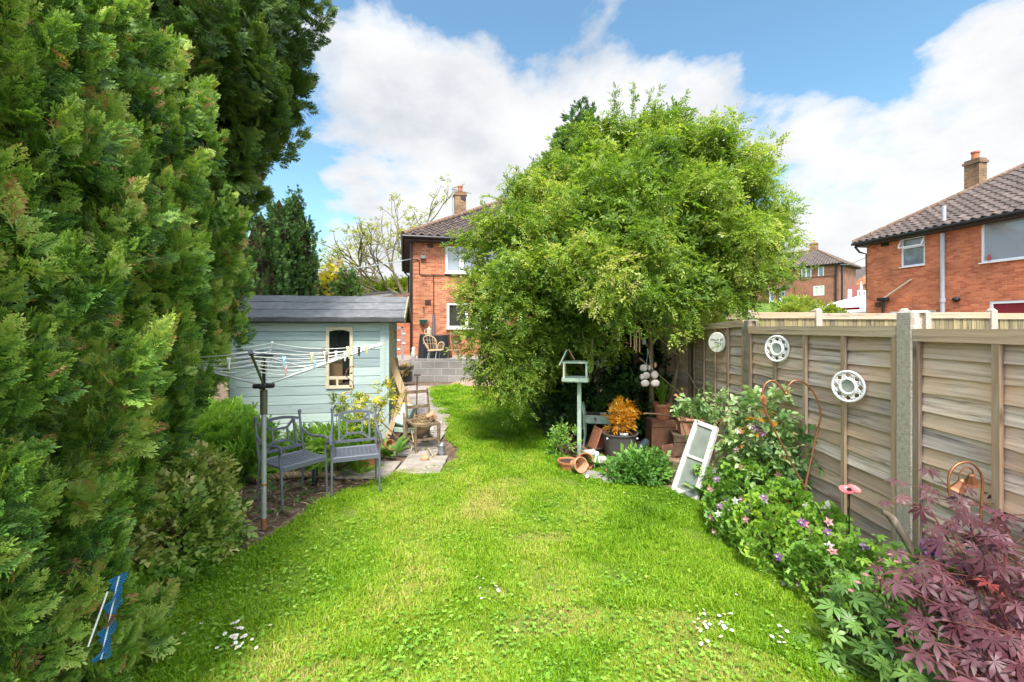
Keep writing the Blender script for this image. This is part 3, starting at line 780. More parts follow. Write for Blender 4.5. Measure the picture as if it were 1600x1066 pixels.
# its garage with a white door
g2 = thing('garage', 'small garage with a plain white door beside the distant brown brick house', 'garage', (41, 49, gz))
t = MB(); p0, p1 = W(1314, 500, 52), W(1345, 500, 52); t.box(((p0.x + p1.x) / 2, 53.2, gz + 1.0), (p1.x - p0.x, 2.4, 3.4)); t.build('wall', plain('maroon_render', (0.3, 0.10, 0.09), .8), g2)
t = MB(); p0, p1 = W(1315, 500, 51.9), W(1331, 500, 51.9); t.box(((p0.x + p1.x) / 2, 51.95, gz + .7), (p1.x - p0.x, .1, 2.9)); t.build('door', upvc, g2)
t = MB(); p0, p1 = W(1340, 500, 51.9), W(1353, 500, 51.9); t.box(((p0.x + p1.x) / 2, 51.95, gz + 1.55), (p1.x - p0.x, .1, 1.0)); wf = t.build('window', upvc, g2)
t = MB(); t.box(((p0.x + p1.x) / 2, 51.89, gz + 1.55), ((p1.x - p0.x) * .7, .04, .6)); t.build('pane', glass_dark, wf)
g3 = thing('brick_house', 'orange gable end of a house glimpsed between the distant house and the right house', 'house', (45, 58, gz))
t = MB(); p0, p1 = W(1326, 455, 58), W(1372, 420, 58)
t.add([(p0.x, 58, gz), (p1.x + 6, 58, gz), (p1.x + 6, 58, p0.z), (p1.x, 58, W(0, 417, 58).z), (p0.x, 58, W(0, 447, 58).z)], [(0, 1, 2, 3, 4)]); t.add([(p0.x, 58, gz), (p0.x, 66, gz), (p0.x, 66, W(0, 447, 58).z), (p0.x, 58, W(0, 447, 58).z)], [(0, 1, 2, 3)]); t.build('wall', brick_orange, g3)
t = MB(); t.beam(W(1322, 449, 61), W(1375, 413, 61), 7, .14); t.build('roof', tile_far, g3)

# house roofs glimpsed at left, behind the shed
for (pts, lab, winx) in (((488, 540, 423, 411, 433), 'distant dark roofed house behind the yellow conifer, left of the shed roof ridge', None), ((527, 565, 452, 441, 449), 'distant small brick house with one window between the yellow conifer and the sparse tree', (543, 549))):
    x0, x1, ye0, yr, ye1 = pts; Yd = 44 if winx is None else 38
    o = thing('brick_house', lab, 'house', (W(x0, 500, Yd).x, Yd, terrain(0, Yd)))
    P0 = W(x0, 500, Yd); P1 = W(x1, 500, Yd); g0 = float(terrain(0, Yd)) - 1; ze = W(0, max(ye0, ye1), Yd).z; fr_ = Frame((P0.x, P0.y), R(-6))
    L_ = (P1 - P0).length; b = MB(); wall(b, fr_, L_, g0, ze, [])
    q = Frame(tuple(fr_.at(L_, 0, 0))[:2], fr_.ang + R(90)); wall(b, q, 5, g0, ze, [])
    q = Frame(tuple(fr_.at(0, 5, 0))[:2], fr_.ang - R(90)); wall(b, q, 5, g0, ze, [])
    b.build('wall', brick_far, o)
    rf_, zz_ = hip_roof(o, fr_, L_, 5, ze, over=.3, pitch=R(24), m=tile_far, gutter=False, lo=4)
    if winx:
        a0 = W(winx[0], 500, Yd).x - P0.x; t = MB(); fr_.bx(t, a0 + .25, -.03, ze - .75, .55, .08, .95); wf = t.build('window', upvc, o)
        t = MB(); fr_.bx(t, a0 + .25, -.08, ze - .75, .38, .03, .78); t.build('pane', glass_mid, wf)
    else:
        chimney(rf_, fr_.at(L_ * .5, 2.4, 0), ze + .4, zz_ + .75, fr_.ang, .55)

# block retaining wall
bwm = MB(); bwm.box((-0.5, 14.08, 0.37), (5.6, 0.2, 0.74))
tag(bwm.build('block_wall', block_m), 'low grey concrete block retaining wall in front of the patio', 'wall')

# the rear fence of the neighbour: frontal, its boards upright
fence_v = woodmat('featheredge_wood', (0.36, 0.30, 0.20), (0.12, 0.11, 0.06), (0.30, 0.26, 0.12), along='v', sc=0.8)
conc = plain('post_concrete', (0.50, 0.43, 0.36), 0.92, 0.3, 38, 0.8, col2=(0.58, 0.52, 0.46))
wood_fence = woodmat('lap_wood', (0.80, 0.69, 0.62), (0.36, 0.29, 0.26), (0.72, 0.47, 0.30), along='u')
wood_batten = woodmat('batten_wood', (0.52, 0.41, 0.31), (0.25, 0.185, 0.14), (0.42, 0.28, 0.18), along='v')
wood_rail = woodmat('rail_wood', (0.62, 0.50, 0.39), (0.30, 0.235, 0.18), (0.55, 0.39, 0.26), along='u')
FY = 9.4
nb_posts = [W(px, 500, FY).x for px in (1170, 1277, 1413, 1549, 1690)]
nb_where = ('left of all the others', 'just left of the white parasol', 'behind the near concrete post', 'under the big window', 'beyond the right frame edge')
post0 = None
def rear_post(x):
    t = MB(); t.box((x, FY, 1.06), (.13, .13, 2.12)); t.box((x, FY, 2.14), (.12, .12, .05), taper=.5); return t
for i, x in enumerate(nb_posts):
    if i > 3: break
    o = rear_post(x).build('concrete_post', conc)
    tag(o, 'square concrete post of the rear boarded fence, ' + nb_where[i], 'fence post', 'concrete posts of the rear boarded fence')
segs = [(3.2, nb_posts[0]), (nb_posts[0], nb_posts[1]), (nb_posts[1], nb_posts[2]), (nb_posts[2], nb_posts[3]), (nb_posts[3], nb_posts[4])]
seg_lab = ('deep in the shade of the tree', 'left of its second post', 'under the white parasol', 'below the white soil pipe', 'at the right edge below the big window')
for i, (xa, xb) in enumerate(segs):
    o = thing('garden_fence', 'rear fence panel of upright boards, ' + seg_lab[i], 'fence panel', ((xa + xb) / 2, FY, .2), group='upright boarded panels of the rear fence')
    t = MB(); x = xa + .07; top = 2.02 + (0.02 if i % 2 else 0)
    while x < xb - .08:
        t.tint = random.random(); w = .105
        t.box((x + w / 2, FY + random.uniform(-.006, .006), top / 2 + .1), (w, .018, top - .22), (0, 0, .07)); x += .098
    t.build('boards', fence_v, o)
    t = MB(); t.tint = .6; t.box(((xa + xb) / 2, FY - .01, top + .015), (xb - xa - .14, .075, .05)); t.box(((xa + xb) / 2, FY - .03, top - .05), (xb - xa - .14, .03, .08)); t.build('capping_rail', wood_rail, o)

# --- our fence at the right ---------------------------------------------
PA, PB, PC, PD = Vector((2.51, 2.72, 0)), Vector((2.565, 4.67, 0)), Vector((2.72, 6.45, 0)), Vector((2.45, 8.2, 0))
PZ = PA + (PA - PB).normalized() * 1.95
def lap_panel(a, b, top_a, top_b, lab, nb=5, boards=15, t0=0.0, t1=1.0):
    d = (b - a); L = d.length; ang = math.atan2(d.y, d.x)
    o = thing('garden_fence', lab, 'fence panel', ((a + b) / 2).to_tuple(), group='overlap board panels of the near fence')
    u = d.normalized(); side = Vector((-u.y, u.x, 0))
    if side.x > 0: side = -side                                  # towards the lawn
    m0, m1 = .06, L - .06
    t = MB(); H = (top_a + top_b) / 2; z0 = .1; step = (H - .06 - z0) / boards; rr = random.Random(len(lab) * 7 + int(a.y * 100))
    N = 40
    for i in range(boards):
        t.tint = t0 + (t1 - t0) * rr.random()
        zb = z0 + i * step; ph = [rr.uniform(0, 6.28) for _ in range(4)]; am = rr.uniform(.002, .007)
        low = []; lowo = []; up_ = []
        for k in range(N + 1):
            s = m0 + (m1 - m0) * k / N; fr_ = k / N
            tz = (top_a * (1 - fr_) + top_b * fr_) - H
            wv = am * (math.sin(s * 3.1 + ph[0]) + .6 * math.sin(s * 7.3 + ph[1]) + .35 * math.sin(s * 15 + ph[2]))
            p = a + u * s
            low.append(p + side * (.034 + .004 * math.sin(s * 4 + ph[3])) + Vector((0, 0, zb + wv + tz)))
            lowo.append(p + side * .016 + Vector((0, 0, zb + wv + tz + .002)))
            up_.append(p + side * .012 + Vector((0, 0, zb + step * 1.22 + tz)))
        base = len(t.v); t.v += low + up_ + lowo; w = N + 1
        for k in range(N):
            t.f.append([base + k, base + k + 1, base + w + k + 1, base + w + k]); t.t.append(t.tint); t.mi.append(0)
            t.f.append([base + 2 * w + k, base + 2 * w + k + 1, base + k + 1, base + k]); t.t.append(t.tint); t.mi.append(0)
    t.build('boards', wood_fence, o, uvf=lambda co: ((co - a).dot(u), co.z))
    def pt(s, off, z): return a + u * s + side * off + Vector((0, 0, z + (top_a + (top_b - top_a) * s / L) - H))
    for k in range(nb):
        t = MB(); t.tint = rr.random(); s = m0 + .02 + (m1 - m0 - .04) * k / (nb - 1)
        t.beam(pt(s, .048, .06), pt(s, .048, H - .05), .038, .02, up=side); t.build('batten', wood_batten, o)
    t = MB(); t.tint = .8; t.beam(pt(m0, .035, H - .03), pt(m1, .035, H - .03), .05, .075); t.build('top_rail', wood_rail, o)
    t = MB(); t.tint = .4; t.beam(pt(m0, .03, .07), pt(m1, .03, .07), .03, .14); t.build('bottom_rail', wood_rail, o)
    return o
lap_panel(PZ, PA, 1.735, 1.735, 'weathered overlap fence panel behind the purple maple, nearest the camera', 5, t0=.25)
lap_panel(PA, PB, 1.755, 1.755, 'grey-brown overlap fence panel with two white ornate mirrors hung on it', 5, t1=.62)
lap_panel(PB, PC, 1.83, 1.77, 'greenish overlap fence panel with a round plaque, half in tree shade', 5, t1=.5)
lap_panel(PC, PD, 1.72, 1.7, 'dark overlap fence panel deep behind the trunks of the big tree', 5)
def slot_post(p, h, w, lab, m):
    t = MB(); ang = math.atan2(PB.y - PA.y, PB.x - PA.x); c, s_ = math.cos(ang), math.sin(ang)
    prof = [(-w / 2, -w / 2 + .012), (-w / 2 + .012, -w / 2), (w / 2 - .012, -w / 2), (w / 2, -w / 2 + .012), (w / 2, -.02), (w / 2 - .025, -.02), (w / 2 - .025, .02), (w / 2, .02), (w / 2, w / 2 - .012), (w / 2 - .012, w / 2), (-w / 2 + .012, w / 2), (-w / 2, w / 2 - .012), (-w / 2, .02), (-w / 2 + .025, .02), (-w / 2 + .025, -.02), (-w / 2, -.02)]
    poly = [(p.x + c * x - s_ * y, p.y + s_ * x + c * y) for x, y in prof]
    t.prism(poly, 0, h - .012)
    t.box((p.x, p.y, h - .006), (w * .9, w * .9, .014), (0, 0, ang), taper=.8)
    o = t.build('fence_post', m); return tag(o, lab, 'fence post', 'posts of the near fence')
slot_post(PA, 1.855, .125, 'pale concrete fence post with pitted face, nearest the camera behind the aquilegia bed', conc)
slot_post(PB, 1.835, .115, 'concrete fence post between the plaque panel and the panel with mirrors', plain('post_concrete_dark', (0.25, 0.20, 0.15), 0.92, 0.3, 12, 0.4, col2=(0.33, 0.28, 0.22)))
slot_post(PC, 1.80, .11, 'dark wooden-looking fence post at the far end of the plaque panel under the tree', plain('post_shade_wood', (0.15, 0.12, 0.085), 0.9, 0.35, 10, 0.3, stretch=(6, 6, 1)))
# ================================================================== PLANTS
bark = plain('bark', (0.12, 0.085, 0.055), 0.95, 0.4, 10, 0.8, col2=(0.2, 0.155, 0.105), stretch=(3, 3, .7))
bark_pale = plain('pale_bark', (0.27, 0.20, 0.115), 0.9, 0.35, 12, 0.5, col2=(0.36, 0.29, 0.18), stretch=(3, 3, .7))
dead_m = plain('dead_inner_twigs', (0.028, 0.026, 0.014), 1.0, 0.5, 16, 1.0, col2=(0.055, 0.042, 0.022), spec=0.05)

def frond_tpl(seed, pairs=7, droop=0.12, fat=0.055):
    rr = random.Random(seed); vs = []; fs = []; ts = []
    def blade(p, d, L, w, t):
        d = Vector(d).normalized(); sd = Vector((-d.y, d.x, rr.uniform(-.35, .35))).normalized(); b = len(vs); p = Vector(p)
        vs.extend([p, p + d * L * .55 + sd * w, p + d * L, p + d * L * .55 - sd * w]); fs.append((b, b + 3, b + 2, b + 1)); ts.extend([t - .12, t, t + .28, t])
    z = lambda x: -droop * x * x
    blade((0, 0, 0), (1, 0, -droop * .6), .75, fat * .4, -.12)
    for i in range(pairs):
        t = .08 + .8 * i / pairs
        for sgn in (1, -1):
            L = (.46 * (1 - t) + .13) * rr.uniform(.8, 1.15); a = R(rr.uniform(30, 48)) * sgn; tt = t + rr.uniform(-.03, .03)
            dz = rr.uniform(-.2, .12)
            blade((tt, 0, z(tt)), (math.cos(a), math.sin(a), dz), L, fat * .75, .0)
            if L > .3:
                for q in (.45, .72):
                    for s2 in (1, -1):
                        a2 = a + s2 * R(38)
                        blade((tt + math.cos(a) * L * q, math.sin(a) * L * q, z(tt) + dz * L * q), (math.cos(a2), math.sin(a2), dz), L * .34, fat * .55, .05)
    blade((.82, 0, z(.82)), (1, 0, -droop), .24, fat * .7, .1)
    return T([tuple(v) for v in vs], fs, ts)
FRONDS = [frond_tpl(s, 6) for s in (1, 2, 3)]
FROND_S = [frond_tpl(s, 4, .05, .09) for s in (4, 5)]

def conifer(name, label, base, prof, z1, n_plume, sprays, slen, plen, mat_, ang=(-180, 180), tint0=0.5, droop=0.0, lean=(0, 0), brown=0.03, seed=0, core=0.72, fr=None, group=None, cat='conifer', wob=.12):
    """prof(z) = crown radius at height z; plumes of flat sprays pointing up and out"""
    rg = np.random.default_rng(seed + 100)
    o = thing(name, label, cat, base, group=group)
    base = np.array(base, dtype=float); fr = fr or FRONDS
    zs = np.linspace(0, z1, 200); w = np.array([max(prof(z), .02) for z in zs]); w = w / w.sum()
    pz = rg.choice(zs, n_plume, p=w) + rg.uniform(-.03, .03, n_plume)
    pa = np.radians(rg.uniform(ang[0], ang[1], n_plume))
    ph = rg.uniform(0, 6.28, 6)
    def rad(z, a): return np.array([max(prof(q), .03) for q in z]) * (1 + wob * np.sin(3 * a + z * 2.1 + ph[0]) + wob * .7 * np.sin(5 * a - z * 3.3 + ph[1]) + wob * .5 * np.sin(9 * a + z * 7 + ph[2]))
    pr = rad(pz, pa) * rg.uniform(.68, 1.06, n_plume)
    lx = lean[0] * pz / z1; ly = lean[1] * pz / z1
    P = np.stack([base[0] + lx + np.cos(pa) * pr, base[1] + ly + np.sin(pa) * pr, base[2] + pz], -1)
    outw = np.stack([np.cos(pa), np.sin(pa), np.zeros(n_plume)], -1)
    ax = norm(outw * .55 + np.array([0, 0, 1.0 - droop]) + rg.normal(size=(n_plume, 3)) * .22)
    pt = np.clip(tint0 + rg.normal(size=n_plume) * .13, .1, .9)
    S = Scatter()
    k = np.repeat(np.arange(n_plume), sprays); N = len(k)
    t = rg.uniform(0, 1, N)
    d = norm(rand_dirs(N, rg) + outw[k] * .75)
    d = norm(d - ax[k] * np.sum(d * ax[k], 1, keepdims=True) * .9)
    L = plen * rg.uniform(.8, 1.2, n_plume)
    pos = P[k] + ax[k] * (t * L[k] - .35 * L[k])[:, None] + d * ((1 - t) * .10 * plen / .45)[:, None]
    dirv = norm(d * (1.0 - .55 * t)[:, None] + ax[k] * (.45 + .9 * t)[:, None] + rg.normal(size=(N, 3)) * .18)
    sc = slen * rg.uniform(.65, 1.15, N) * (1.05 - .4 * t)
    upv = norm(np.cross(np.cross(dirv, outw[k] + np.array([0, 0, .4])), dirv) + rg.normal(size=(N, 3)) * .35)
    X, Y, Z = frames(dirv, upv)
    ti = np.clip(pt[k] + rg.normal(size=N) * .09 + .30 * (t - .45), .03, .92)
    br = rg.uniform(size=N) < brown; ti[br] = 1.0
    which = rg.integers(0, len(fr), N)
    for i, tp in enumerate(fr):
        q = which == i; S.put(tp, pos[q].astype(np.float32), X[q], Y[q], Z[q], sc[q], ti[q])
    S.build('crown', mat_, o)
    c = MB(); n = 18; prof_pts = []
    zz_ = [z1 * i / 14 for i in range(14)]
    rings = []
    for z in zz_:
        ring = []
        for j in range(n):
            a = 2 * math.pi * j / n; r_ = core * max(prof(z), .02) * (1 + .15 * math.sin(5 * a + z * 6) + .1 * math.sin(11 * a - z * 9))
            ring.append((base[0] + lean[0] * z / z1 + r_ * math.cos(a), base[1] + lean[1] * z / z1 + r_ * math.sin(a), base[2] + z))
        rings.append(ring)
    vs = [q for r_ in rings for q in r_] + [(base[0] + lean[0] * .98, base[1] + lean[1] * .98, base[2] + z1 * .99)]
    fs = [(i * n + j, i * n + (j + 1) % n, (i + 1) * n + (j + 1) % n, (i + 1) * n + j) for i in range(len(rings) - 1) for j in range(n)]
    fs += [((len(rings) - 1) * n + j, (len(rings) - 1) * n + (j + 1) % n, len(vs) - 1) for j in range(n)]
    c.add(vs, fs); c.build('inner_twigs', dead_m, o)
    tr = MB(); tr.tube([tuple(base), tuple(base + np.array([lean[0] * .6, lean[1] * .6, z1 * .6]))], [.12, .05], 8); tr.build('trunk', bark, o)
    return o
thuja = leafmat('thuja_foliage', [(0, (0.012, 0.035, 0.01)), (0.3, (0.035, 0.095, 0.018)), (0.5, (0.11, 0.24, 0.036)), (0.72, (0.29, 0.46, 0.07)), (0.93, (0.48, 0.58, 0.15)), (0.97, (0.55, 0.30, 0.14)), (1, (0.42, 0.21, 0.09))], .28)
thuja_dark = leafmat('cypress_foliage', [(0, (0.0284, 0.0648, 0.0175)), (0.5, (0.0729, 0.152, 0.0281)), (0.9, (0.181, 0.283, 0.0527)), (1, (0.264, 0.203, 0.0702))], .2)
yew_m = leafmat('yew_foliage', [(0, (0.0336, 0.0798, 0.0269)), (0.5, (0.063, 0.147, 0.037)), (0.9, (0.137, 0.252, 0.0504)), (1, (0.147, 0.21, 0.0504))], .15)
gold_m = leafmat('golden_foliage', [(0, (0.16, 0.14, 0.01)), (0.5, (0.42, 0.36, 0.02)), (0.9, (0.62, 0.52, 0.04)), (1, (0.5, 0.36, 0.05))], .3)
def bump_prof(pts):
    xs = [p[0] for p in pts]; ys = [p[1] for p in pts]
    return lambda z: float(np.interp(z, xs, ys))
HED = 'conifers of the left hedge'
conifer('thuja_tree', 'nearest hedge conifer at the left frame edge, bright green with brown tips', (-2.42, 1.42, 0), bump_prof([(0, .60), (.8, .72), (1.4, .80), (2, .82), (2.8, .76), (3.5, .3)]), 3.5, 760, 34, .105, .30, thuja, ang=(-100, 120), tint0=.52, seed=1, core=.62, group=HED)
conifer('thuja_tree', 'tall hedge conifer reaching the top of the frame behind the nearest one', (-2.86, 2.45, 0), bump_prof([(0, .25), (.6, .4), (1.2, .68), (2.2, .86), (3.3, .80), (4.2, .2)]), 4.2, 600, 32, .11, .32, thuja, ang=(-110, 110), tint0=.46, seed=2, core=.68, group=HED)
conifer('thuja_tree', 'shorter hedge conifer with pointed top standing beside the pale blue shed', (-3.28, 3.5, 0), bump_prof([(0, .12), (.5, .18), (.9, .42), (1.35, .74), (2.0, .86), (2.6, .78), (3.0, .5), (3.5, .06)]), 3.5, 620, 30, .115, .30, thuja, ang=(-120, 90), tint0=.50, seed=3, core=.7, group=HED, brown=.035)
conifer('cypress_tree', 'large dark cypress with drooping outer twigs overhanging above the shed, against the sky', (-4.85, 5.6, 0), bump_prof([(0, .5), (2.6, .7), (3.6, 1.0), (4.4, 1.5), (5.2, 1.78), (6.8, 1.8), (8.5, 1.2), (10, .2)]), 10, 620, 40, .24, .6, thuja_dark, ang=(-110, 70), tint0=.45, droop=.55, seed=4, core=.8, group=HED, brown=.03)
FARC = 'far conifers behind the shed'
for (px, Yd, top, r_, lab, sd) in ((462, 11.5, 300, .50, 'dark upright yew behind the shed roof, rightmost of the far conifers', 5), (436, 11.0, 308, .52, 'dark upright yew behind the shed roof with the rounded top, middle of the far conifers', 6), (408, 10.4, 330, .55, 'dark upright yew behind the shed, half hidden by the hedge conifer', 7)):
    p = W(px, 512, Yd); zt = W(0, top, Yd).z
    conifer('yew_tree', lab, (p.x, Yd, 0), bump_prof([(0, r_), (zt * .55, r_), (zt * .8, r_ * .75), (zt, .05)]), zt, 300, 16, .13, .42, yew_m, tint0=.45, seed=sd, core=.86, fr=FROND_S, group=FARC, brown=0, ang=(-170, 40), wob=.08)
p = W(515, 512, 15); conifer('golden_conifer', 'golden yellow conifer behind the far end of the shed roof', (p.x, 15, 0), bump_prof([(0, .7), (2.6, .72), (3.3, .55), (3.75, .15)]), 3.75, 190, 16, .2, .35, gold_m, tint0=.5, seed=8, core=.85, fr=FROND_S, brown=0)
p = W(541, 512, 14); conifer('pine_tree', 'small dark green pine sprig bush between the golden conifer and the lean-to', (p.x, 14, 0), bump_prof([(0, .15), (2.5, .2), (3.0, .42), (3.4, .28), (3.55, .05)]), 3.55, 60, 14, .2, .3, thuja_dark, tint0=.4, seed=9, core=.6, fr=FROND_S, brown=0)
p = W(908, 512, 14.5); conifer('cypress_tree', 'dark cypress top poking up behind the big round green tree', (p.x, 14.5, 0), bump_prof([(0, .9), (6, .95), (7.6, .8), (8.6, .45), (9.1, .1)]), 9.1, 420, 16, .3, .5, yew_m, tint0=.5, seed=10, core=.85, fr=FROND_S, brown=.02)

# ------------------------------------------------------------------ leafy shrubs and trees
def shell_points(blobs, n, rg, rmin=.70, rmax=1.06, up_bias=0.15, inside=.72):
    C = np.array([b[:3] for b in blobs], dtype=float)
    Rr = np.array([b[3] if len(b) == 4 else b[3] for b in blobs], dtype=float)
    Rz = np.array([b[4] if len(b) > 4 else b[3] for b in blobs], dtype=float)
    w = Rr * Rr; w = w / w.sum()
    out_p, out_d, out_b = [], [], []
    need = n
    while need > 0:
        m = int(need * 1.8) + 20
        k = rg.choice(len(blobs), m, p=w); d = rand_dirs(m, rg); d[:, 2] += up_bias; d = norm(d)
        r = rg.uniform(rmin, rmax, m)
        S3 = np.stack([Rr[k], Rr[k], Rz[k]], -1)
        P = C[k] + d * S3 * r[:, None]
        q = np.sqrt((((P[:, None, :] - C[None]) / np.stack([Rr, Rr, Rz], -1)[None]) ** 2).sum(-1)); q[np.arange(m), k] = 9
        ok = q.min(1) > inside
        ok &= P[:, 2] > .02
        out_p.append(P[ok]); out_d.append(d[ok]); out_b.append(k[ok]); need -= int(ok.sum())
        if ok.sum() == 0: break
    return np.concatenate(out_p)[:n], np.concatenate(out_d)[:n], np.concatenate(out_b)[:n]
def leaf_cloud(S, blobs, n, tpls, scale, rg, tint0=.5, tvar=.1, out=.8, up=.25, droop=0.0, rnd=.5, **kw):
    P, d, k = shell_points(blobs, n, rg, **kw)
    bt = rg.normal(size=len(blobs)) * .06
    n_ = len(P)
    dirv = norm(d * out + np.array([0, 0, up - droop]) + rg.normal(size=(n_, 3)) * rnd)
    upv = norm(d * .6 + np.array([0, 0, .9]) + rg.normal(size=(n_, 3)) * .45)
    X, Y, Z = frames(dirv, upv)
    cl = np.sin(P[:, 0] * 5.1 + 1) * np.sin(P[:, 1] * 4.7 + 2) * np.sin(P[:, 2] * 5.9)
    ti = np.clip(tint0 + bt[k] + cl * tvar * 1.2 + rg.normal(size=n_) * tvar, 0.02, .98)
    sc = scale * rg.uniform(.7, 1.25, n_)
    which = rg.integers(0, len(tpls), n_)
    for i, tp in enumerate(tpls):
        q = which == i; S.put(tp, P[q].astype(np.float32), X[q], Y[q], Z[q], sc[q], ti[q])
def stems(mb, root, tips, r0, r1, rr, bend=.25, n=6):
    root = Vector(root)
    for t in tips:
        t = Vector(t); mid = root.lerp(t, .5) + Vector((rr.uniform(-1, 1), rr.uniform(-1, 1), rr.uniform(0, .6))) * (t - root).length * bend * .5
        pts = []
        for i in range(n + 1):
            f = i / n; pts.append(root * (1 - f) ** 2 + mid * 2 * f * (1 - f) + t * f * f)
        mb.tube(pts, [r0 + (r1 - r0) * i / n for i in range(n + 1)], 6)
def bush(name, label, cat, root, blobs, mat_, tpls, n, scale, tint0=.5, seed=0, stem_m=None, group=None, stem_r=.012, n_stem=8, **kw):
    rg = np.random.default_rng(seed + 500); rr = random.Random(seed)
    o = thing(name, label, cat, tuple(root), group=group)
    S = Scatter(); leaf_cloud(S, blobs, n, tpls, scale, rg, tint0, **kw); S.build('foliage', mat_, o)
    m = MB(); tips = []
    for i in range(n_stem):
        b = blobs[i % len(blobs)]; d = Vector(rand_dirs(1, rg)[0]); d.z = abs(d.z)
        tips.append(Vector(b[:3]) + d * b[3] * .8)
    stems(m, root, tips, stem_r, stem_r * .4, rr); m.build('stem', stem_m or bark, o)
    return o
LEAF = simple_leaf(.42, .08, .12); LEAF_W = simple_leaf(.62, .1, .18); LEAF_N = simple_leaf(.2, .04, .15); LEAF_F = leaf_tpl(.55, .1, .2)
TW = [twig_tpl(9, LEAF, 1, 55, .40, -.25, s) for s in (1, 2, 3, 4)]
TW_D = [twig_tpl(10, LEAF, 1, 50, .32, -.7, s) for s in (5, 6, 7)]
TW_W = [twig_tpl(6, LEAF_W, 1, 60, .46, -.3, s) for s in (8, 9, 10)]
TW_N = [twig_tpl(12, LEAF_N, 1, 40, .5, -.3, s) for s in (11, 12, 13)]
TW_F = [twig_tpl(5, LEAF_F, 1, 60, .55, -.3, s) for s in (14, 15, 16)]

# --- the big round tree ----------------------------------------------------
tree_leaf = leafmat('tree_leaves', [(0, (0.045, 0.095, 0.014)), (0.3, (0.13, 0.23, 0.03)), (0.55, (0.25, 0.37, 0.05)), (0.8, (0.44, 0.52, 0.10)), (1, (0.58, 0.52, 0.22))], .45)
TB = []
for (px, py, rp, Yd) in [(1150, 400, 62, 6.6), (1115, 300, 80, 7.1), (1155, 330, 50, 7.1), (1120, 445, 50, 6.2), (775, 555, 34, 6.3), (765, 490, 34, 6.5), (805, 585, 24, 6.1), (835, 565, 34, 6.5), (812, 395, 70, 6.7), (795, 470, 52, 6.5), (790, 535, 40, 6.3), (800, 580, 20, 6.2), (775, 520, 28, 6.4), (862, 330, 72, 7.0), (852, 450, 85, 6.1), (905, 285, 70, 7.2), (955, 255, 58, 7.4), (1020, 245, 55, 7.5), (1000, 300, 70, 7.6), (1000, 390, 90, 7.4), (900, 430, 70, 7.2), (1080, 440, 60, 7.2), (1085, 270, 78, 7.4), (1140, 310, 66, 7.2), (1178, 372, 34, 7.0), (1165, 420, 48, 6.7),
                         (1100, 380, 85, 6.3), (1010, 330, 105, 6.4), (930, 375, 105, 6.1), (1062, 440, 62, 5.9), (975, 450, 70, 5.8), (1140, 452, 44, 6.3), (915, 505, 46, 6.1), (850, 540, 40, 6.4), (765, 440, 30, 6.6), (1190, 355, 26, 7.0), (880, 560, 35, 6.9), (1050, 300, 80, 8.6), (900, 380, 90, 8.8), (1100, 400, 70, 8.4), (985, 225, 32, 7.5)]:
    c = W(px, py, Yd); TB.append((c.x, c.y, c.z, rp / F * Yd))
rgT = np.random.default_rng(77)
tree = thing('garden_tree', 'big round bright green tree with drooping left side, between the lawn and the fence', 'tree', (2.05, 7.1, 0))
S = Scatter()
# boughs: many separate clumps of twigs riding on the crown, with dark gaps between them
BP, BD, BK = shell_points(TB, 430, rgT, .70, .95, .25, .70)
for (bp_, bd_) in zip(BP, BD):
    rb = rgT.uniform(.15, .36); tb = .5 + rgT.normal() * .11
    sub_ = [(bp_[0], bp_[1], bp_[2], rb, rb * .7), (bp_[0] + bd_[0] * rb * .7, bp_[1] + bd_[1] * rb * .7, bp_[2] + bd_[2] * rb * .5 - rb * .35, rb * .75, rb * .6)]
    leaf_cloud(S, sub_, int(95 * (rb / .25) ** 1.6), TW_D, .155, rgT, tb, .12, out=.6, up=.3, droop=.2, rnd=.6, rmin=.35, rmax=1.12, inside=.0)
leaf_cloud(S, TB, 8500, TW, .19, rgT, .30, .10, out=.3, up=.3, rnd=.9, rmin=.3, rmax=.86, inside=.25)  # inner leaves tinted darker: the crown's inside shade put into their colour
# loose shoots beyond the outline
def shoot(S, p, d, L, tpls, rg, tint, sc=.13, step=.055, droop=.25):
    p = np.array(p, dtype=float); d = np.array(d, dtype=float); d /= np.linalg.norm(d); pts = [p.copy()]; n = int(L / step)
    PP = []; DD = []
    for i in range(n):
        d = d + np.array([0, 0, -droop * step]) + rg.normal(size=3) * .05; d /= np.linalg.norm(d); p = p + d * step; pts.append(p.copy())
        for _ in range(2):
            q = norm(rand_dirs(1, rg)[0] + d * .9); PP.append(p + rg.normal(size=3) * .01); DD.append(q)
    PP = np.array(PP, dtype=np.float32); DD = np.array(DD); X, Y, Z = frames(DD, norm(np.array([[0, 0, 1.0]]) + rg.normal(size=DD.shape) * .4))
    w = rg.integers(0, len(tpls), len(PP))
    for i, tp in enumerate(tpls):
        q = w == i; S.put(tp, PP[q], X[q], Y[q], Z[q], sc * rg.uniform(.6, 1.1, q.sum()), np.clip(tint + rg.normal(size=q.sum()) * .09, 0, 1))
    return [Vector(x) for x in pts]
twm = MB()
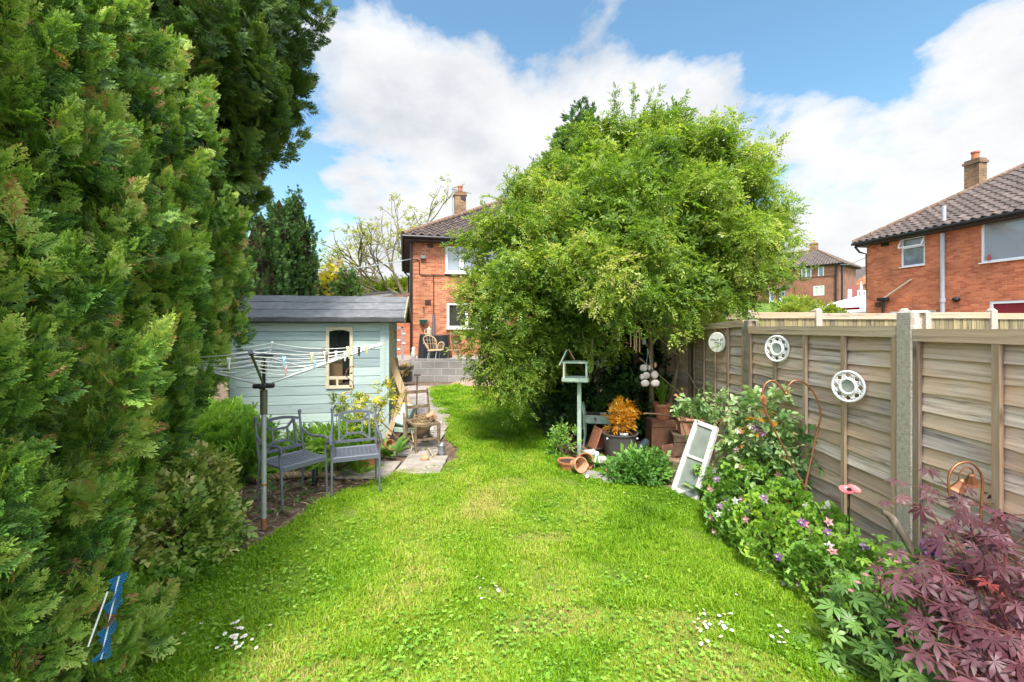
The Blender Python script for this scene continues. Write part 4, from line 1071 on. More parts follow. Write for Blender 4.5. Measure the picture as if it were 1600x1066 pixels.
for (px, py, Yd, dx, dz, L) in [(960, 215, 7.4, -.15, 1, .75), (985, 200, 7.5, .05, 1, .7), (1010, 205, 7.5, .25, 1, .8), (1030, 210, 7.4, .5, 1, .85), (940, 225, 7.3, -.4, 1, .6), (1000, 210, 7.3, .12, 1, .75), (1050, 220, 7.5, .7, 1, .6), (975, 205, 7.3, -.3, 1, .6), (1065, 225, 7.4, .9, 1, .45), (1120, 245, 7.3, .7, .7, .45), (1140, 265, 7.2, .9, .45, .4), (1190, 335, 7, 1, .35, .3), (1195, 355, 7, 1, .05, .3), (1185, 400, 7, 1, -.3, .2),
                              (800, 320, 6.9, -1, .5, .45), (770, 350, 6.7, -1, .3, .4), (830, 285, 7, -.8, .7, .45), (765, 400, 6.6, -1, .1, .4), (755, 455, 6.5, -1, -.2, .3), (760, 500, 6.4, -.8, -.6, .35), (760, 560, 6.3, -.3, -1, .4), (790, 590, 6.2, .1, -1, .35), (815, 570, 6.2, .3, -1, .3), (910, 520, 6, .2, -1, .45), (925, 530, 5.9, 0, -1, .5), (1000, 480, 5.8, .3, -1, .35), (1110, 470, 6.0, .5, -1, .3), (1150, 475, 6.2, .6, -.8, .3), (745, 380, 6.7, -1, .15, .45), (1090, 225, 7.4, .5, 1, .4), (880, 250, 7.1, -.6, .8, .4)]:
    c = W(px, py, Yd); pts = shoot(S, c, (dx, rgT.uniform(-.4, .2), dz), L, TW, rgT, .55 if dz < .9 else .45, .12)
    twm.tube(pts, [.008 - .006 * i / len(pts) for i in range(len(pts))], 5)
S.build('crown', tree_leaf, tree)
# pale blossom sprays near the top
bl = Scatter(); PT, dd, kk = shell_points([b for b in TB if b[2] > 4.2], 650, rgT, 1.0, 1.12, up_bias=.5)
X, Y_, Z = frames(rand_dirs(650, rgT)); bl.put(simple_leaf(.7, .1, 0), PT.astype(np.float32), X, Y_, Z, .045, .5)
bl.build('blossom', leafmat('blossom', [(0, (0.55, 0.55, 0.5)), (1, (0.7, 0.66, 0.62))], .3), tree)
twm.build('twigs', bark_pale, tree)
rrT = random.Random(5)
trunk_specs = [((2.05, 7.1, 0), W(985, 330, 7.2), .085), ((2.15, 7.0, 0), W(1095, 350, 7.0), .06), ((2.3, 6.6, 0), W(1085, 470, 6.3), .045), ((1.95, 7.1, 0), W(880, 400, 7.0), .07), ((2.0, 7.2, 0), W(800, 430, 6.8), .055), ((2.35, 6.5, 0.0), W(1145, 420, 6.6), .035), ((2.2, 6.9, 0), W(1010, 450, 6.3), .05)]
for i, (a, t, r_) in enumerate(trunk_specs):
    m = MB(); stems(m, a, [t], r_, r_ * .35, rrT, .35, 9)
    tips = [Vector(t) + Vector((rrT.uniform(-.7, .7), rrT.uniform(-.5, .4), rrT.uniform(-.3, .6))) for _ in range(5)]
    for q in tips: stems(m, Vector(a).lerp(Vector(t), rrT.uniform(.55, .9)), [q], r_ * .4, .006, rrT, .3)
    m.build('trunk' if i == 0 else 'branch', bark if i in (0, 3, 4) else bark_pale, tree)
m = MB()
for (a, b) in [((2.34, 6.35, .45), (1.85, 6.1, .55)), ((2.3, 6.4, .62), (2.55, 6.4, .5)), (W(940, 485, 6.0), W(985, 512, 5.9)), (W(1010, 500, 5.9), W(1064, 518, 5.8)), (W(1000, 560, 6.1), W(1075, 625, 6.3)), (W(1090, 610, 6.3), W(1055, 540, 6.5)), (W(880, 470, 6.2), W(930, 500, 6.3)), (W(1060, 470, 6), W(1000, 430, 6.1))]:
    stems(m, a, [b], .013, .008, rrT, .3)
m.build('dead_twigs', bark_pale, tree)

# --- dark shrubs in the tree's shade ----------------------------------------
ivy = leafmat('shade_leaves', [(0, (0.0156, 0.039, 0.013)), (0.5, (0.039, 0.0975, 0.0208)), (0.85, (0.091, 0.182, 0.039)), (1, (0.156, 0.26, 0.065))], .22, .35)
def blobs_px(lst): 
    r = []
    for (px, py, rp, Yd) in lst:
        c = W(px, py, Yd); r.append((c.x, c.y, max(c.z, .05), rp / F * Yd))
    return r
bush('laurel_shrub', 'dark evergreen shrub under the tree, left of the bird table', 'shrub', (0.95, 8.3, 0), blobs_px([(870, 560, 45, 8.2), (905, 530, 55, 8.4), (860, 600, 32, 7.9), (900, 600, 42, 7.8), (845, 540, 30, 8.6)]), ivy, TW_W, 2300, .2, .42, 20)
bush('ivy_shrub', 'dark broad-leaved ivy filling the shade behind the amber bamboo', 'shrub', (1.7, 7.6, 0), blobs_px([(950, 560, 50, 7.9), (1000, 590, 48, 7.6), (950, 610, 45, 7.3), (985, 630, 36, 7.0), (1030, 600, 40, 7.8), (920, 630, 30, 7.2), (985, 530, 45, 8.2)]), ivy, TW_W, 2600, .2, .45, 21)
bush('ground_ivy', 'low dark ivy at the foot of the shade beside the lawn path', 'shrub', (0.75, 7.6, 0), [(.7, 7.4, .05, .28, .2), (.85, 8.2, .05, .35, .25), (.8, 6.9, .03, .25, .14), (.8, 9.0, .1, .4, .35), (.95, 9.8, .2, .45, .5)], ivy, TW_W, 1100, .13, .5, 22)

# --- the half bare tree behind the house ---------------------------------------
sparse_leaf = leafmat('sparse_leaves', [(0, (0.16, 0.19, 0.03)), (0.5, (0.33, 0.36, 0.06)), (1, (0.48, 0.46, 0.12))], .4)
def branching(mb, p, d, L, r, depth, rr, tips, spread=.55, n=4, grav=-.02):
    p = Vector(p); d = Vector(d).normalized(); pts = [p]; 
    for i in range(4):
        d = (d + Vector((rr.uniform(-1, 1), rr.uniform(-1, 1), rr.uniform(-1, 1) + grav)) * .16).normalized(); p = p + d * L / 4; pts.append(p)
    mb.tube(pts, [r * (1 - .1 * i) for i in range(5)], 6 if r > .03 else 4, cap=False)
    if depth == 0: tips.append((p, d)); return
    for k in range(n if depth > 1 else n - 1):
        q = pts[rr.randint(2, 4)] if k else pts[4]
        dd_ = (d + Vector((rr.uniform(-1, 1), rr.uniform(-1, 1), rr.uniform(-.7, .8))) * spread * 1.25).normalized()
        branching(mb, q, dd_, L * rr.uniform(.6, .82), r * .58, depth - 1, rr, tips, spread, n, grav)
sp = thing('ash_tree', 'half-bare tree with sparse yellow-green leaves behind the orange house', 'tree', (-6.6, 27.5, .6))
rr = random.Random(12); tips = []; m = MB()
m.tube([(-6.6, 27.5, .3), (-6.7, 27.5, 3.6)], [.34, .26], 9)
for (dx, dz, L) in ((-.9, .75, 2.7), (-.5, 1, 2.6), (.05, 1, 2.9), (.45, 1, 2.4), (-1, .4, 2.6), (.75, .75, 2.0), (-.75, .12, 2.3)):
    branching(m, (-6.7, 27.5, 3.5), (dx, rr.uniform(-.4, .4), dz), L, .115, 3, rr, tips, .62, 4, -.05)
m.build('trunk', plain('ash_bark', (0.15, 0.125, 0.075), .95, .35, 4, .4, col2=(.24, .205, .13)), sp)
S = Scatter(); rgS = np.random.default_rng(3); PP = []
for (p, d) in tips:
    if rr.random() < .9:
        for _ in range(rr.randint(1, 5)): PP.append(np.array(p) + rgS.normal(size=3) * .14)
PP = np.array(PP, dtype=np.float32); X, Y_, Z = frames(rand_dirs(len(PP), rgS)); S.put(TW[0], PP, X, Y_, Z, rgS.uniform(.2, .5, len(PP)), rgS.uniform(.2, .9, len(PP)))
S.build('crown', sparse_leaf, sp)
lime_leaf = leafmat('lime_leaves', [(0, (0.12, 0.17, 0.02)), (0.5, (0.26, 0.33, 0.04)), (1, (0.42, 0.45, 0.08))], .4)
bush('lime_shrub', 'lime green shrub between the small far house and the lean-to roof', 'shrub', (-8.5, 29, .6), blobs_px([(575, 462, 20, 29), (598, 466, 18, 28), (620, 462, 20, 29), (640, 458, 18, 30), (560, 470, 14, 28)]), lime_leaf, TW, 1500, .5, .5, 30, up=.5)
HB = [('green hedge clump below the far brown house door', 1235, 475, 14, 40), ('pale green shrub left of the white parasol', 1257, 478, 15, 22), ('low shrub at the left foot of the parasol', 1238, 484, 10, 15), ('small yellow-green shrub right under the parasol edge', 1300, 486, 8, 12)]
for i, (lab, px, py, rp, Yd) in enumerate(HB):
    c = W(px, py, Yd); rr_ = rp / F * Yd
    bush('garden_shrub', lab, 'shrub', (c.x, c.y, float(terrain(c.x, c.y))), [(c.x, c.y, c.z - rr_ * .3, rr_), (c.x + rr_ * 1.1, c.y, c.z - rr_ * .5, rr_ * .8), (c.x - rr_, c.y, c.z - rr_ * .6, rr_ * .8)], lime_leaf if i != 0 else tree_leaf, TW, 260, .012 * Yd, .5, 40 + i, group='shrubs beyond the rear fence')
bush('garden_shrub', 'dark shrub top between the far brown house and the right house', 'shrub', (48, 62, 5), blobs_px([(1346, 452, 5, 62), (1342, 458, 6, 62)]), ivy, TW, 220, .5, .4, 46, group='shrubs beyond the rear fence')

# ------------------------------------------------------------------ left bed
fern_leaf = leafmat('feathery_leaves', [(0, (0.065, 0.156, 0.026)), (0.5, (0.156, 0.325, 0.039)), (1, (0.364, 0.52, 0.078))], .4)
FERN = []
for s in (1, 2): FERN.append(frond_tpl(20 + s, 8, .35, .05))
bush('feathery_shrub', 'feathery light green bush at the left end of the shed behind the bench chair', 'shrub', (-3.25, 5.2, 0), blobs_px([(335, 710, 45, 5.2), (375, 725, 38, 5.1), (345, 680, 28, 5.4), (310, 735, 38, 4.9)]), fern_leaf, FERN, 700, .3, .5, 50, up=.5)
vari_leaf = leafmat('variegated_leaves', [(0, (0.10, 0.20, 0.03)), (0.4, (0.24, 0.36, 0.06)), (0.65, (0.48, 0.52, 0.14)), (0.9, (0.72, 0.66, 0.30)), (1, (0.40, 0.16, 0.06))], .3)
bush('elaeagnus_shrub', 'variegated yellow and green shrub by the lawn edge in front of the hedge', 'shrub', (-2.5, 3.35, 0), [(-2.62, 3.4, .2, .3), (-2.42, 3.35, .16, .26), (-2.48, 3.12, .18, .28), (-2.68, 3.0, .22, .28), (-2.7, 3.6, .26, .3), (-2.72, 3.75, .42, .24), (-2.35, 3.2, .1, .2)], vari_leaf, TW_W, 1500, .115, .5, 51, tvar=.17)
conifer('thuja_shoot', 'low wispy conifer shoots on the lawn beside the blue wind spinner', (-2.02, 2.16, 0), bump_prof([(0, .10), (.25, .16), (.42, .05)]), .42, 22, 14, .15, .3, thuja, tint0=.6, seed=60, core=.2, brown=.02, cat='shrub')

LONG = T([(0, 0, 0), (.3, .05, .03), (.3, -.05, .03), (.65, .045, -.03), (.65, -.045, -.03), (1, 0, -.2)], [(0, 2, 1), (1, 2, 4, 3), (3, 4, 5)])
iris_m = leafmat('strap_leaves', [(0, (0.065, 0.156, 0.0195)), (0.5, (0.182, 0.351, 0.039)), (1, (0.39, 0.546, 0.078))], .4)
def rosette(name, label, cat, root, n, L, tpl, mat_, lean=.6, seed=0, tint0=.5, group=None, r0=.03):
    rg = np.random.default_rng(seed + 900); o = thing(name, label, cat, tuple(root), group=group); S = Scatter()
    a = rg.uniform(0, 6.28, n); el = rg.uniform(.15, 1.2, n) if lean else np.full(n, 1.3)
    d = np.stack([np.cos(a) * lean, np.sin(a) * lean, np.sin(el) + .25], -1)
    P = np.array(root) + np.stack([np.cos(a) * r0, np.sin(a) * r0, np.zeros(n)], -1)
    X, Y, Z = frames(d); S.put(tpl, P.astype(np.float32), X, Y, Z, L * rg.uniform(.6, 1.1, n), np.clip(tint0 + rg.normal(size=n) * .15, 0, 1)); S.build('foliage', mat_, o); return o
BROAD = leaf_tpl(.36, .06, .3)
g = G(372, 815); rosette('iris_plant', 'upright strap-leaved iris clump beside the clothes line pole', 'plant', g, 9, .30, LONG, iris_m, .3, 1)
g = G(612, 712); rosette('foxglove_plant', 'broad-leaved green foxglove at the shed corner beside the old chair', 'plant', (g.x, g.y, 0), 30, .30, leaf_tpl(.3, .06, .3), leafmat('foxglove_leaves', [(0, (0.065, 0.169, 0.026)), (0.5, (0.143, 0.299, 0.039)), (1, (0.312, 0.494, 0.078))], .3), .75, 2, r0=.08)
bush('leafy_plant', 'fresh green leafy clump on the soil between the two metal chairs', 'plant', (-2.1, 5.3, 0), [(-2.15, 5.3, .15, .2), (-2.0, 5.35, .25, .16), (-1.95, 5.2, .12, .16)], iris_m, TW_N, 190, .28, .5, 52, up=.8)
bush('leafy_plant', 'low green plants at the foot of the shed wall behind the bench chair', 'plant', (-2.75, 5.9, 0), [(-2.75, 5.9, .12, .25, .2), (-2.4, 6.0, .1, .22, .2)], fern_leaf, TW, 260, .16, .45, 53, up=.6)
# creeping ground plants along the lawn's left edge and right of the path's end
bush('weed_clump', 'ragged green weeds at the lawn edge below the hedge shrub', 'plant', (-2.3, 2.8, 0), [(-2.35, 2.75, .04, .2, .12), (-2.25, 3.05, .03, .15, .1), (-2.2, 2.55, .03, .15, .1)], iris_m, TW_W, 230, .10, .45, 54, up=.5)

# ------------------------------------------------------------------ right bed
COLLEAF = []
for s in (1, 2, 3):
    rr = random.Random(s); parts = []
    for a in (-62, 0, 62):
        a_ = R(a + rr.uniform(-8, 8))
        for b_, l_ in ((-38, .5), (0, .58), (38, .5)):
            parts.append((simple_leaf(.75, .05, .08), (math.cos(a_) * .35, math.sin(a_) * .35, 0), (math.cos(a_ + R(b_)), math.sin(a_ + R(b_)), rr.uniform(-.15, .1)), (0, 0, 1), l_, rr.uniform(-.05, .05)))
        parts.append((simple_leaf(.05), (0, 0, 0), (math.cos(a_), math.sin(a_), 0), (0, 0, 1), .4, -.1))
    COLLEAF.append(compose(parts))
col_m = leafmat('aquilegia_leaves', [(0, (0.0663, 0.165, 0.0238)), (0.45, (0.166, 0.33, 0.0416)), (0.75, (0.309, 0.496, 0.0595)), (1, (0.663, 0.734, 0.0833))], .32)
purple_m = leafmat('purple_petals', [(0, (0.13, 0.035, 0.2)), (.5, (0.26, 0.09, 0.34)), (1, (0.45, 0.22, 0.45))], .3)
cream_m = leafmat('cream_petals', [(0, (0.6, 0.52, 0.55)), (1, (0.78, 0.76, 0.7))], .3)
pink_m = leafmat('pink_petals', [(0, (0.5, 0.16, 0.2)), (1, (0.68, 0.36, 0.36))], .3)
yellow_m = leafmat('yellow_petals', [(0, (0.7, 0.5, 0.02)), (1, (0.8, 0.66, 0.05))], .2)
stem_g = plain('green_stem', (0.10, 0.17, 0.04), .8, .2, 10, .05)
def flower_mesh(mo, mi, seed):
    """nodding columbine: five spreading outer petals, a pale cup inside"""
    S1, S2 = Scatter(), Scatter(); a = np.arange(5) * 2 * math.pi / 5
    d = np.stack([np.cos(a), np.sin(a), np.full(5, .15)], -1); X, Y, Z = frames(d); z0 = np.zeros((5, 3), dtype=np.float32)
    S1.put(simple_leaf(.5, .05, .1), z0, X, Y, Z, 1.0, np.linspace(.2, .8, 5))
    d = np.stack([np.cos(a + .6), np.sin(a + .6), np.full(5, 1.3)], -1); X, Y, Z = frames(d); S2.put(simple_leaf(.7, .1, -.1), z0, X, Y, Z, .62, np.linspace(.3, .9, 5))
    return S1, S2
def aquilegia(label, root, blobs, n, nf, seed, scale=.075):
    o = bush('aquilegia_plant', label, 'flowering plant', root, blobs, col_m, COLLEAF, int(n * 1.9), .052, .5, seed, stem_g, 'aquilegia plants of the right bed', .004, 10, up=.55, rnd=.4, tvar=.13)
    nf = int(nf * 1.7); rg = np.random.default_rng(seed); P, d, k = shell_points(blobs, nf, rg, 1.05, 1.35, .2)
    for i in range(nf):
        p = P[i]; ax = norm(d[i] * .9 + np.array([-.5, -.5, -.1]) + rg.normal(size=3) * .3)
        S = Scatter()
        e1 = np.cross(ax, [0, 0, 1.0]); e1 /= np.linalg.norm(e1) + 1e-6; e2 = np.cross(ax, e1)
        for j in range(5):
            t = j * 2 * math.pi / 5; q = e1 * math.cos(t) + e2 * math.sin(t) + ax * .2
            X, Y, Z = frames(np.array([q]), np.array([ax], dtype=np.float32)); S.put(simple_leaf(.55, .05, .1), np.array([p], dtype=np.float32), X, Y, Z, .034 * scale / .075, rg.uniform(.2, .9))
        fo = S.build('flower', purple_m if rg.uniform() < .6 else (pink_m if rg.uniform() < .5 else cream_m), o)
        S = Scatter()
        for j in range(5):
            t = j * 2 * math.pi / 5 + .6; q = (e1 * math.cos(t) + e2 * math.sin(t)) * .55 + ax
            X, Y, Z = frames(np.array([q]), np.array([ax], dtype=np.float32)); S.put(simple_leaf(.8, .1, -.1), np.array([p], dtype=np.float32), X, Y, Z, .022 * scale / .075, rg.uniform(.2, .9))
        S.build('petal_cup', cream_m, fo)
        m = MB(); stems(m, np.array(root) + rg.normal(size=3) * .03, [p], .003, .0018, random.Random(i), .3); m.build('flower_stem', stem_g, o)
    return o
aquilegia('aquilegia mound at the far end of the bed near the leaning window frame', (1.95, 4.1, 0), [(2.06, 4.1, .2, .18), (2.22, 4.2, .28, .2), (1.95, 3.9, .13, .15)], 260, 9, 101)
aquilegia('aquilegia mound with many pale purple flowers at the lawn edge left of the copper heart', (1.92, 3.75, 0), [(1.9, 3.75, .2, .22), (2.05, 3.8, .34, .22), (2.2, 3.9, .42, .24), (1.8, 3.6, .12, .16)], 380, 18, 102)
aquilegia('aquilegia mound with yellow flowers beside it, below the copper heart', (2.0, 3.4, 0), [(1.95, 3.4, .2, .22), (2.15, 3.45, .32, .2), (1.86, 3.2, .13, .16)], 340, 12, 103)
aquilegia('tall aquilegia against the fence under the metal poppy', (2.2, 3.05, 0), [(2.12, 3.1, .22, .2), (2.25, 3.1, .32, .15), (2.05, 2.95, .16, .2)], 260, 8, 104)
aquilegia('aquilegia with white centred flowers beside the red brick edging', (2.0, 2.78, 0), [(1.98, 2.8, .16, .18), (2.15, 2.75, .22, .16), (2.08, 2.6, .14, .15)], 260, 12, 105)
for i, (px, py, Yd) in enumerate([(1185, 825, 3.55), (1210, 825, 3.5), (1195, 831, 3.5), (1222, 826, 3.4), (1182, 846, 3.5), (1187, 806, 3.6)]):
    S = Scatter(); p = W(px, py, Yd - .15); a = np.arange(5) * 1.2566; X, Y, Z = frames(np.stack([np.cos(a), np.sin(a) - .3, np.full(5, .35)], -1)); S.put(simple_leaf(.9, .05, 0), np.tile(np.array(p, dtype=np.float32), (5, 1)), X, Y, Z, .018, .5)
    root = Vector((2.0, 3.45, 0)); o = thing('buttercup', 'small yellow buttercup among the aquilegia leaves below the copper heart', 'flower', p, group='yellow buttercups in the right bed')
    S.build('petals', yellow_m, o); m = MB(); stems(m, (p.x + .02, p.y + .05, 0), [p], .002, .0015, random.Random(i), .2); m.build('stem', stem_g, o)
rose_m = leafmat('rose_leaves', [(0, (0.0675, 0.149, 0.0473)), (0.45, (0.162, 0.284, 0.0945)), (0.8, (0.378, 0.499, 0.216)), (0.95, (0.608, 0.675, 0.378)), (1, (0.472, 0.162, 0.027))], .3, .35)
rose = bush('rose_shrub', 'tall rose shrub with pale and bronze leaves in front of the fence by the heart', 'shrub', (2.2, 4.0, 0), [(2.22, 3.95, .82, .2), (2.3, 3.9, 1.0, .18), (2.16, 4.05, .62, .2), (2.38, 4.0, .6, .22), (2.42, 3.75, .72, .15), (2.25, 3.85, .45, .24)], rose_m, TW_F, 330, .13, .5, 61, stem_m=stem_g, stem_r=.006, up=.3, tvar=.18, n_stem=14)
bush('rose_shrub', 'straggly pale rose stems arching over the top of the leaning window frame', 'shrub', (2.15, 4.95, 0), [(2.1, 4.95, .84, .10), (2.3, 4.95, .86, .14), (1.98, 5.1, .84, .10), (2.42, 4.8, .78, .13), (2.42, 5.0, .55, .16)], rose_m, TW_F, 95, .12, .62, 62, stem_m=stem_g, stem_r=.006, up=.3, tvar=.18, n_stem=12)
bs = Scatter(); rgq = np.random.default_rng(8)
for q in [W(1180, 655, 3.75), W(1210, 660, 3.75), W(1195, 645, 3.8)]:
    a = rgq.uniform(0, 6.28, 6); X, Y, Z = frames(np.stack([np.cos(a), np.sin(a) - .5, rgq.uniform(-.2, .5, 6)], -1)); bs.put(LEAF_F, np.tile(np.array(q, dtype=np.float32), (6, 1)), X, Y, Z, .085, rgq.uniform(.4, .9, 6))
bs.build('young_leaves', leafmat('bronze_leaves', [(0, (0.35, 0.12, 0.02)), (1, (0.5, 0.28, 0.03))], .4), rose)
for i, (px, py) in enumerate([(1236, 652), (1262, 668), (1153, 672), (1180, 668), (1172, 665), (1192, 676)]):
    pp = W(px, py, 3.72); S = Scatter(); a = np.arange(6) * 1.047; X, Y, Z = frames(np.stack([np.cos(a), np.full(6, -.6), np.sin(a)], -1)); S.put(simple_leaf(.6, .1, .1), np.tile(np.array(pp, dtype=np.float32), (6, 1)), X, Y, Z, .04, np.linspace(.2, .9, 6))
    S.build('flower', purple_m if i % 2 else cream_m, rose)

def palmate(lobes, wid, seed, toothed=False):
    vs = [(0, 0, 0)]; fs = []; rr = random.Random(seed)
    for i in range(lobes):
        f = (i - (lobes - 1) / 2) / ((lobes - 1) / 2); a = f * R(125); L = (1 - .45 * abs(f) ** 1.5) * rr.uniform(.92, 1.05)
        b = len(vs); w = wid * L
        d = (math.cos(a), math.sin(a)); s_ = (-d[1], d[0])
        def P(t, q, z): return (d[0] * L * t + s_[0] * w * q, d[1] * L * t + s_[1] * w * q, z)
        vs += [P(.3, .55, .0), P(.3, -.55, .0), P(.58, 1, .03), P(.58, 0, -.01), P(.58, -1, .03), P(1, 0, -.12 - .1 * abs(f))]
        fs += [(0, b + 1, b), (b, b + 1, b + 4, b + 3, b + 2), (b + 2, b + 3, b + 5), (b + 3, b + 4, b + 5)]
    return T(vs, fs)
MAPLE = [palmate(7, .145, s) for s in (1, 2, 3)]
maple_m = leafmat('maple_leaves', [(0, (0.045, 0.010, 0.014)), (0.4, (0.09, 0.026, 0.036)), (0.75, (0.15, 0.062, 0.082)), (1, (0.26, 0.05, 0.05))], .22, .45, .35)
mp = thing('japanese_maple', 'purple-leaved Japanese maple at the bottom right in front of the fence', 'tree', (2.12, 1.75, 0))
rgM = np.random.default_rng(21); S = Scatter(); m = MB(); rrM = random.Random(4)
for (px, py, Yd, n, rx, sc) in [(1500, 780, 2.2, 16, .13, .075), (1450, 790, 2.25, 6, .08, .065), (1560, 800, 2.15, 16, .13, .075), (1520, 830, 2.1, 18, .14, .08), (1480, 820, 2.15, 8, .08, .07), (1590, 760, 2.2, 8, .1, .07), (1575, 850, 2.0, 16, .12, .085), (1545, 900, 1.95, 20, .13, .09), (1590, 915, 1.85, 18, .12, .09), (1500, 905, 2.0, 14, .11, .08), (1420, 912, 2.05, 9, .08, .07), (1385, 915, 2.1, 5, .05, .06), (1445, 930, 1.95, 8, .08, .07), (1490, 950, 1.85, 20, .12, .09), (1540, 970, 1.8, 24, .13, .09), (1585, 985, 1.72, 22, .12, .095), (1500, 1000, 1.75, 16, .11, .09), (1550, 1020, 1.7, 22, .12, .095), (1490, 1030, 1.7, 12, .08, .09), (1590, 1045, 1.62, 16, .11, .095), (1620, 960, 1.8, 16, .12, .09), (1630, 870, 1.9, 16, .13, .09), (1640, 1030, 1.65, 16, .12, .09)]:
    n = int(n * (.58 if px > 1480 else .42)); c = np.array(W(px, py, Yd)); P = c + rgM.normal(size=(n, 3)) * np.array([rx * 1.1, rx * 1.1, .04])
    a = rgM.uniform(0, 6.28, n)
    d = norm(np.stack([np.cos(a) * .6 - .35, np.sin(a) * .5 - .45, rgM.uniform(-.75, .0, n)], -1)); X, Y, Z = frames(d, norm(np.array([[-.25, -.45, 1.0]]) + rgM.normal(size=(n, 3)) * .2))
    for i, tp in enumerate(MAPLE):
        q = np.arange(n) % 3 == i; S.put(tp, P[q].astype(np.float32), X[q], Y[q], Z[q], sc * rgM.uniform(.7, 1.15, q.sum()), np.clip(.5 + rgM.normal(size=q.sum()) * .18, 0, 1))
    stems(m, (2.12, 1.75, .12), [Vector(c)], .012, .004, rrM, .3)
    for k in range(min(n, 8)): stems(m, Vector(c) - Vector((0, 0, .02)), [Vector(P[k])], .003, .0015, rrM, .2, 3)
S.build('crown', maple_m, mp); m.build('branches', plain('maple_bark', (0.14, 0.04, 0.035), .7, .3, 10, .1), mp)
m = MB(); m.tube([(2.12, 1.75, 0), (2.12, 1.75, .16)], [.022, .016], 8); m.build('trunk', bark, mp)
HELL = [palmate(7, .17, s) for s in (5, 6, 7)]
hell_m = leafmat('hellebore_leaves', [(0, (0.0528, 0.12, 0.028)), (0.5, (0.123, 0.24, 0.0504)), (0.85, (0.229, 0.384, 0.0784)), (1, (0.352, 0.512, 0.112))], .22, .4)
def palm_plant(name, label, root, pts, n, sc, mat_, seed, tp=HELL, cat='plant'):
    sc = sc * (.82 if tp is HELL and sc > .09 else 1); o = thing(name, label, cat, root); rg = np.random.default_rng(seed); S = Scatter(); m = MB(); rr = random.Random(seed)
    for (x, y, z) in pts:
        P = np.array([x, y, z]) + rg.normal(size=(n, 3)) * np.array([.07, .07, .05]); P[:, 2] = np.maximum(P[:, 2], .03)
        a = rg.uniform(0, 6.28, n); X, Y, Z = frames(np.stack([np.cos(a) - .3, np.sin(a) - .4, rg.uniform(-.6, .5, n)], -1), norm(np.array([[-.2, -.4, 1.0]]) + rg.normal(size=(n, 3)) * .42))
        for i, t in enumerate(tp):
            q = np.arange(n) % len(tp) == i; S.put(t, P[q].astype(np.float32), X[q], Y[q], Z[q], sc * rg.uniform(.7, 1.15, q.sum()), np.clip(.5 + rg.normal(size=q.sum()) * .17, 0, 1))
        for k in range(0, n, 2): stems(m, root, [Vector(P[k])], .004, .0025, rr, .25, 4)
    S.build('foliage', mat_, o); m.build('stem', stem_g, o); return o
palm_plant('hellebore_plant', 'dark green hellebore with fingered leaves in front of the purple maple', (1.85, 2.1, 0), [(1.78, 2.2, .2), (1.85, 2.3, .3), (1.75, 2.05, .12), (1.9, 2.1, .28), (1.8, 1.95, .18), (1.72, 1.85, .1), (1.95, 2.35, .34), (1.7, 2.25, .08), (1.85, 1.8, .15)], 13, .10, hell_m, 31)
palm_plant('hellebore_plant', 'light green bushy plant between the purple alliums and the fence', (2.25, 2.3, 0), [(2.2, 2.35, .42), (2.28, 2.3, .5), (2.15, 2.4, .35), (2.3, 2.45, .4)], 14, .06, fern_leaf, 32)
palm_plant('lupin_plant', 'green lupin leaves under the leaning window frame', (2.0, 4.55, 0), [(1.95, 4.5, .15), (2.05, 4.55, .25), (2.15, 4.6, .3), (2.1, 4.4, .2)], 12, .085, col_m, 33)
palm_plant('geranium_plant', 'small fingered leaves sprouting by the foot of the near concrete post', (2.25, 2.75, 0), [(2.2, 2.75, .3), (2.25, 2.65, .38), (2.15, 2.85, .25)], 12, .06, col_m, 34)
# astrantia with pink flower heads
as_ = palm_plant('astrantia_plant', 'pink-flowered astrantia between the hellebore and the wooden stick', (1.98, 2.45, 0), [(1.98, 2.45, .25), (2.05, 2.55, .3), (1.92, 2.55, .2), (2.05, 2.35, .3)], 12, .06, col_m, 35, cat='flowering plant')
rg = np.random.default_rng(36)
for (px, py) in [(1390, 868), (1402, 880), (1428, 872), (1352, 900), (1340, 912), (1375, 905), (1365, 925), (1412, 866), (1438, 884), (1386, 950), (1436, 938), (1448, 958), (1330, 925), (1420, 890)]:
    p = W(px, py, 2.35); S = Scatter(); a = np.arange(9) * .698; X, Y, Z = frames(np.stack([np.cos(a), np.sin(a), np.full(9, .6)], -1)); S.put(simple_leaf(.4, .05, .1), np.tile(np.array(p, dtype=np.float32), (9, 1)), X, Y, Z, .022, rg.uniform(.2, 1, 9)); S.build('flower', pink_m, as_)
for (px, py, lab) in [(1458, 858, 'purple allium ball left of the bell hanger stem'), (1487, 884, 'lower purple allium ball in front of the light green bush'), (1548, 872, 'purple allium ball behind the maple leaves at right')]:
    p = W(px, py, 2.3); o = thing('allium', lab, 'flower', (p.x, p.y, 0), group='purple alliums in the right bed'); S = Scatter(); n = 150
    d = rand_dirs(n, rg); X, Y, Z = frames(d); S.put(simple_leaf(.16, .02, 0), np.tile(np.array(p, dtype=np.float32), (n, 1)), X, Y, Z, .058, rg.uniform(0, .9, n))
    P2 = (np.array(p) + d * .052).astype(np.float32); X, Y, Z = frames(rand_dirs(n, rg)); S.put(simple_leaf(.4, .02, 0), P2, X, Y, Z, .02, rg.uniform(.1, 1, n)); S.build('flower_head', purple_m, o)
    m = MB(); m.tube([(p.x, p.y, 0), p], .004, 6); m.build('stem', stem_g, o)

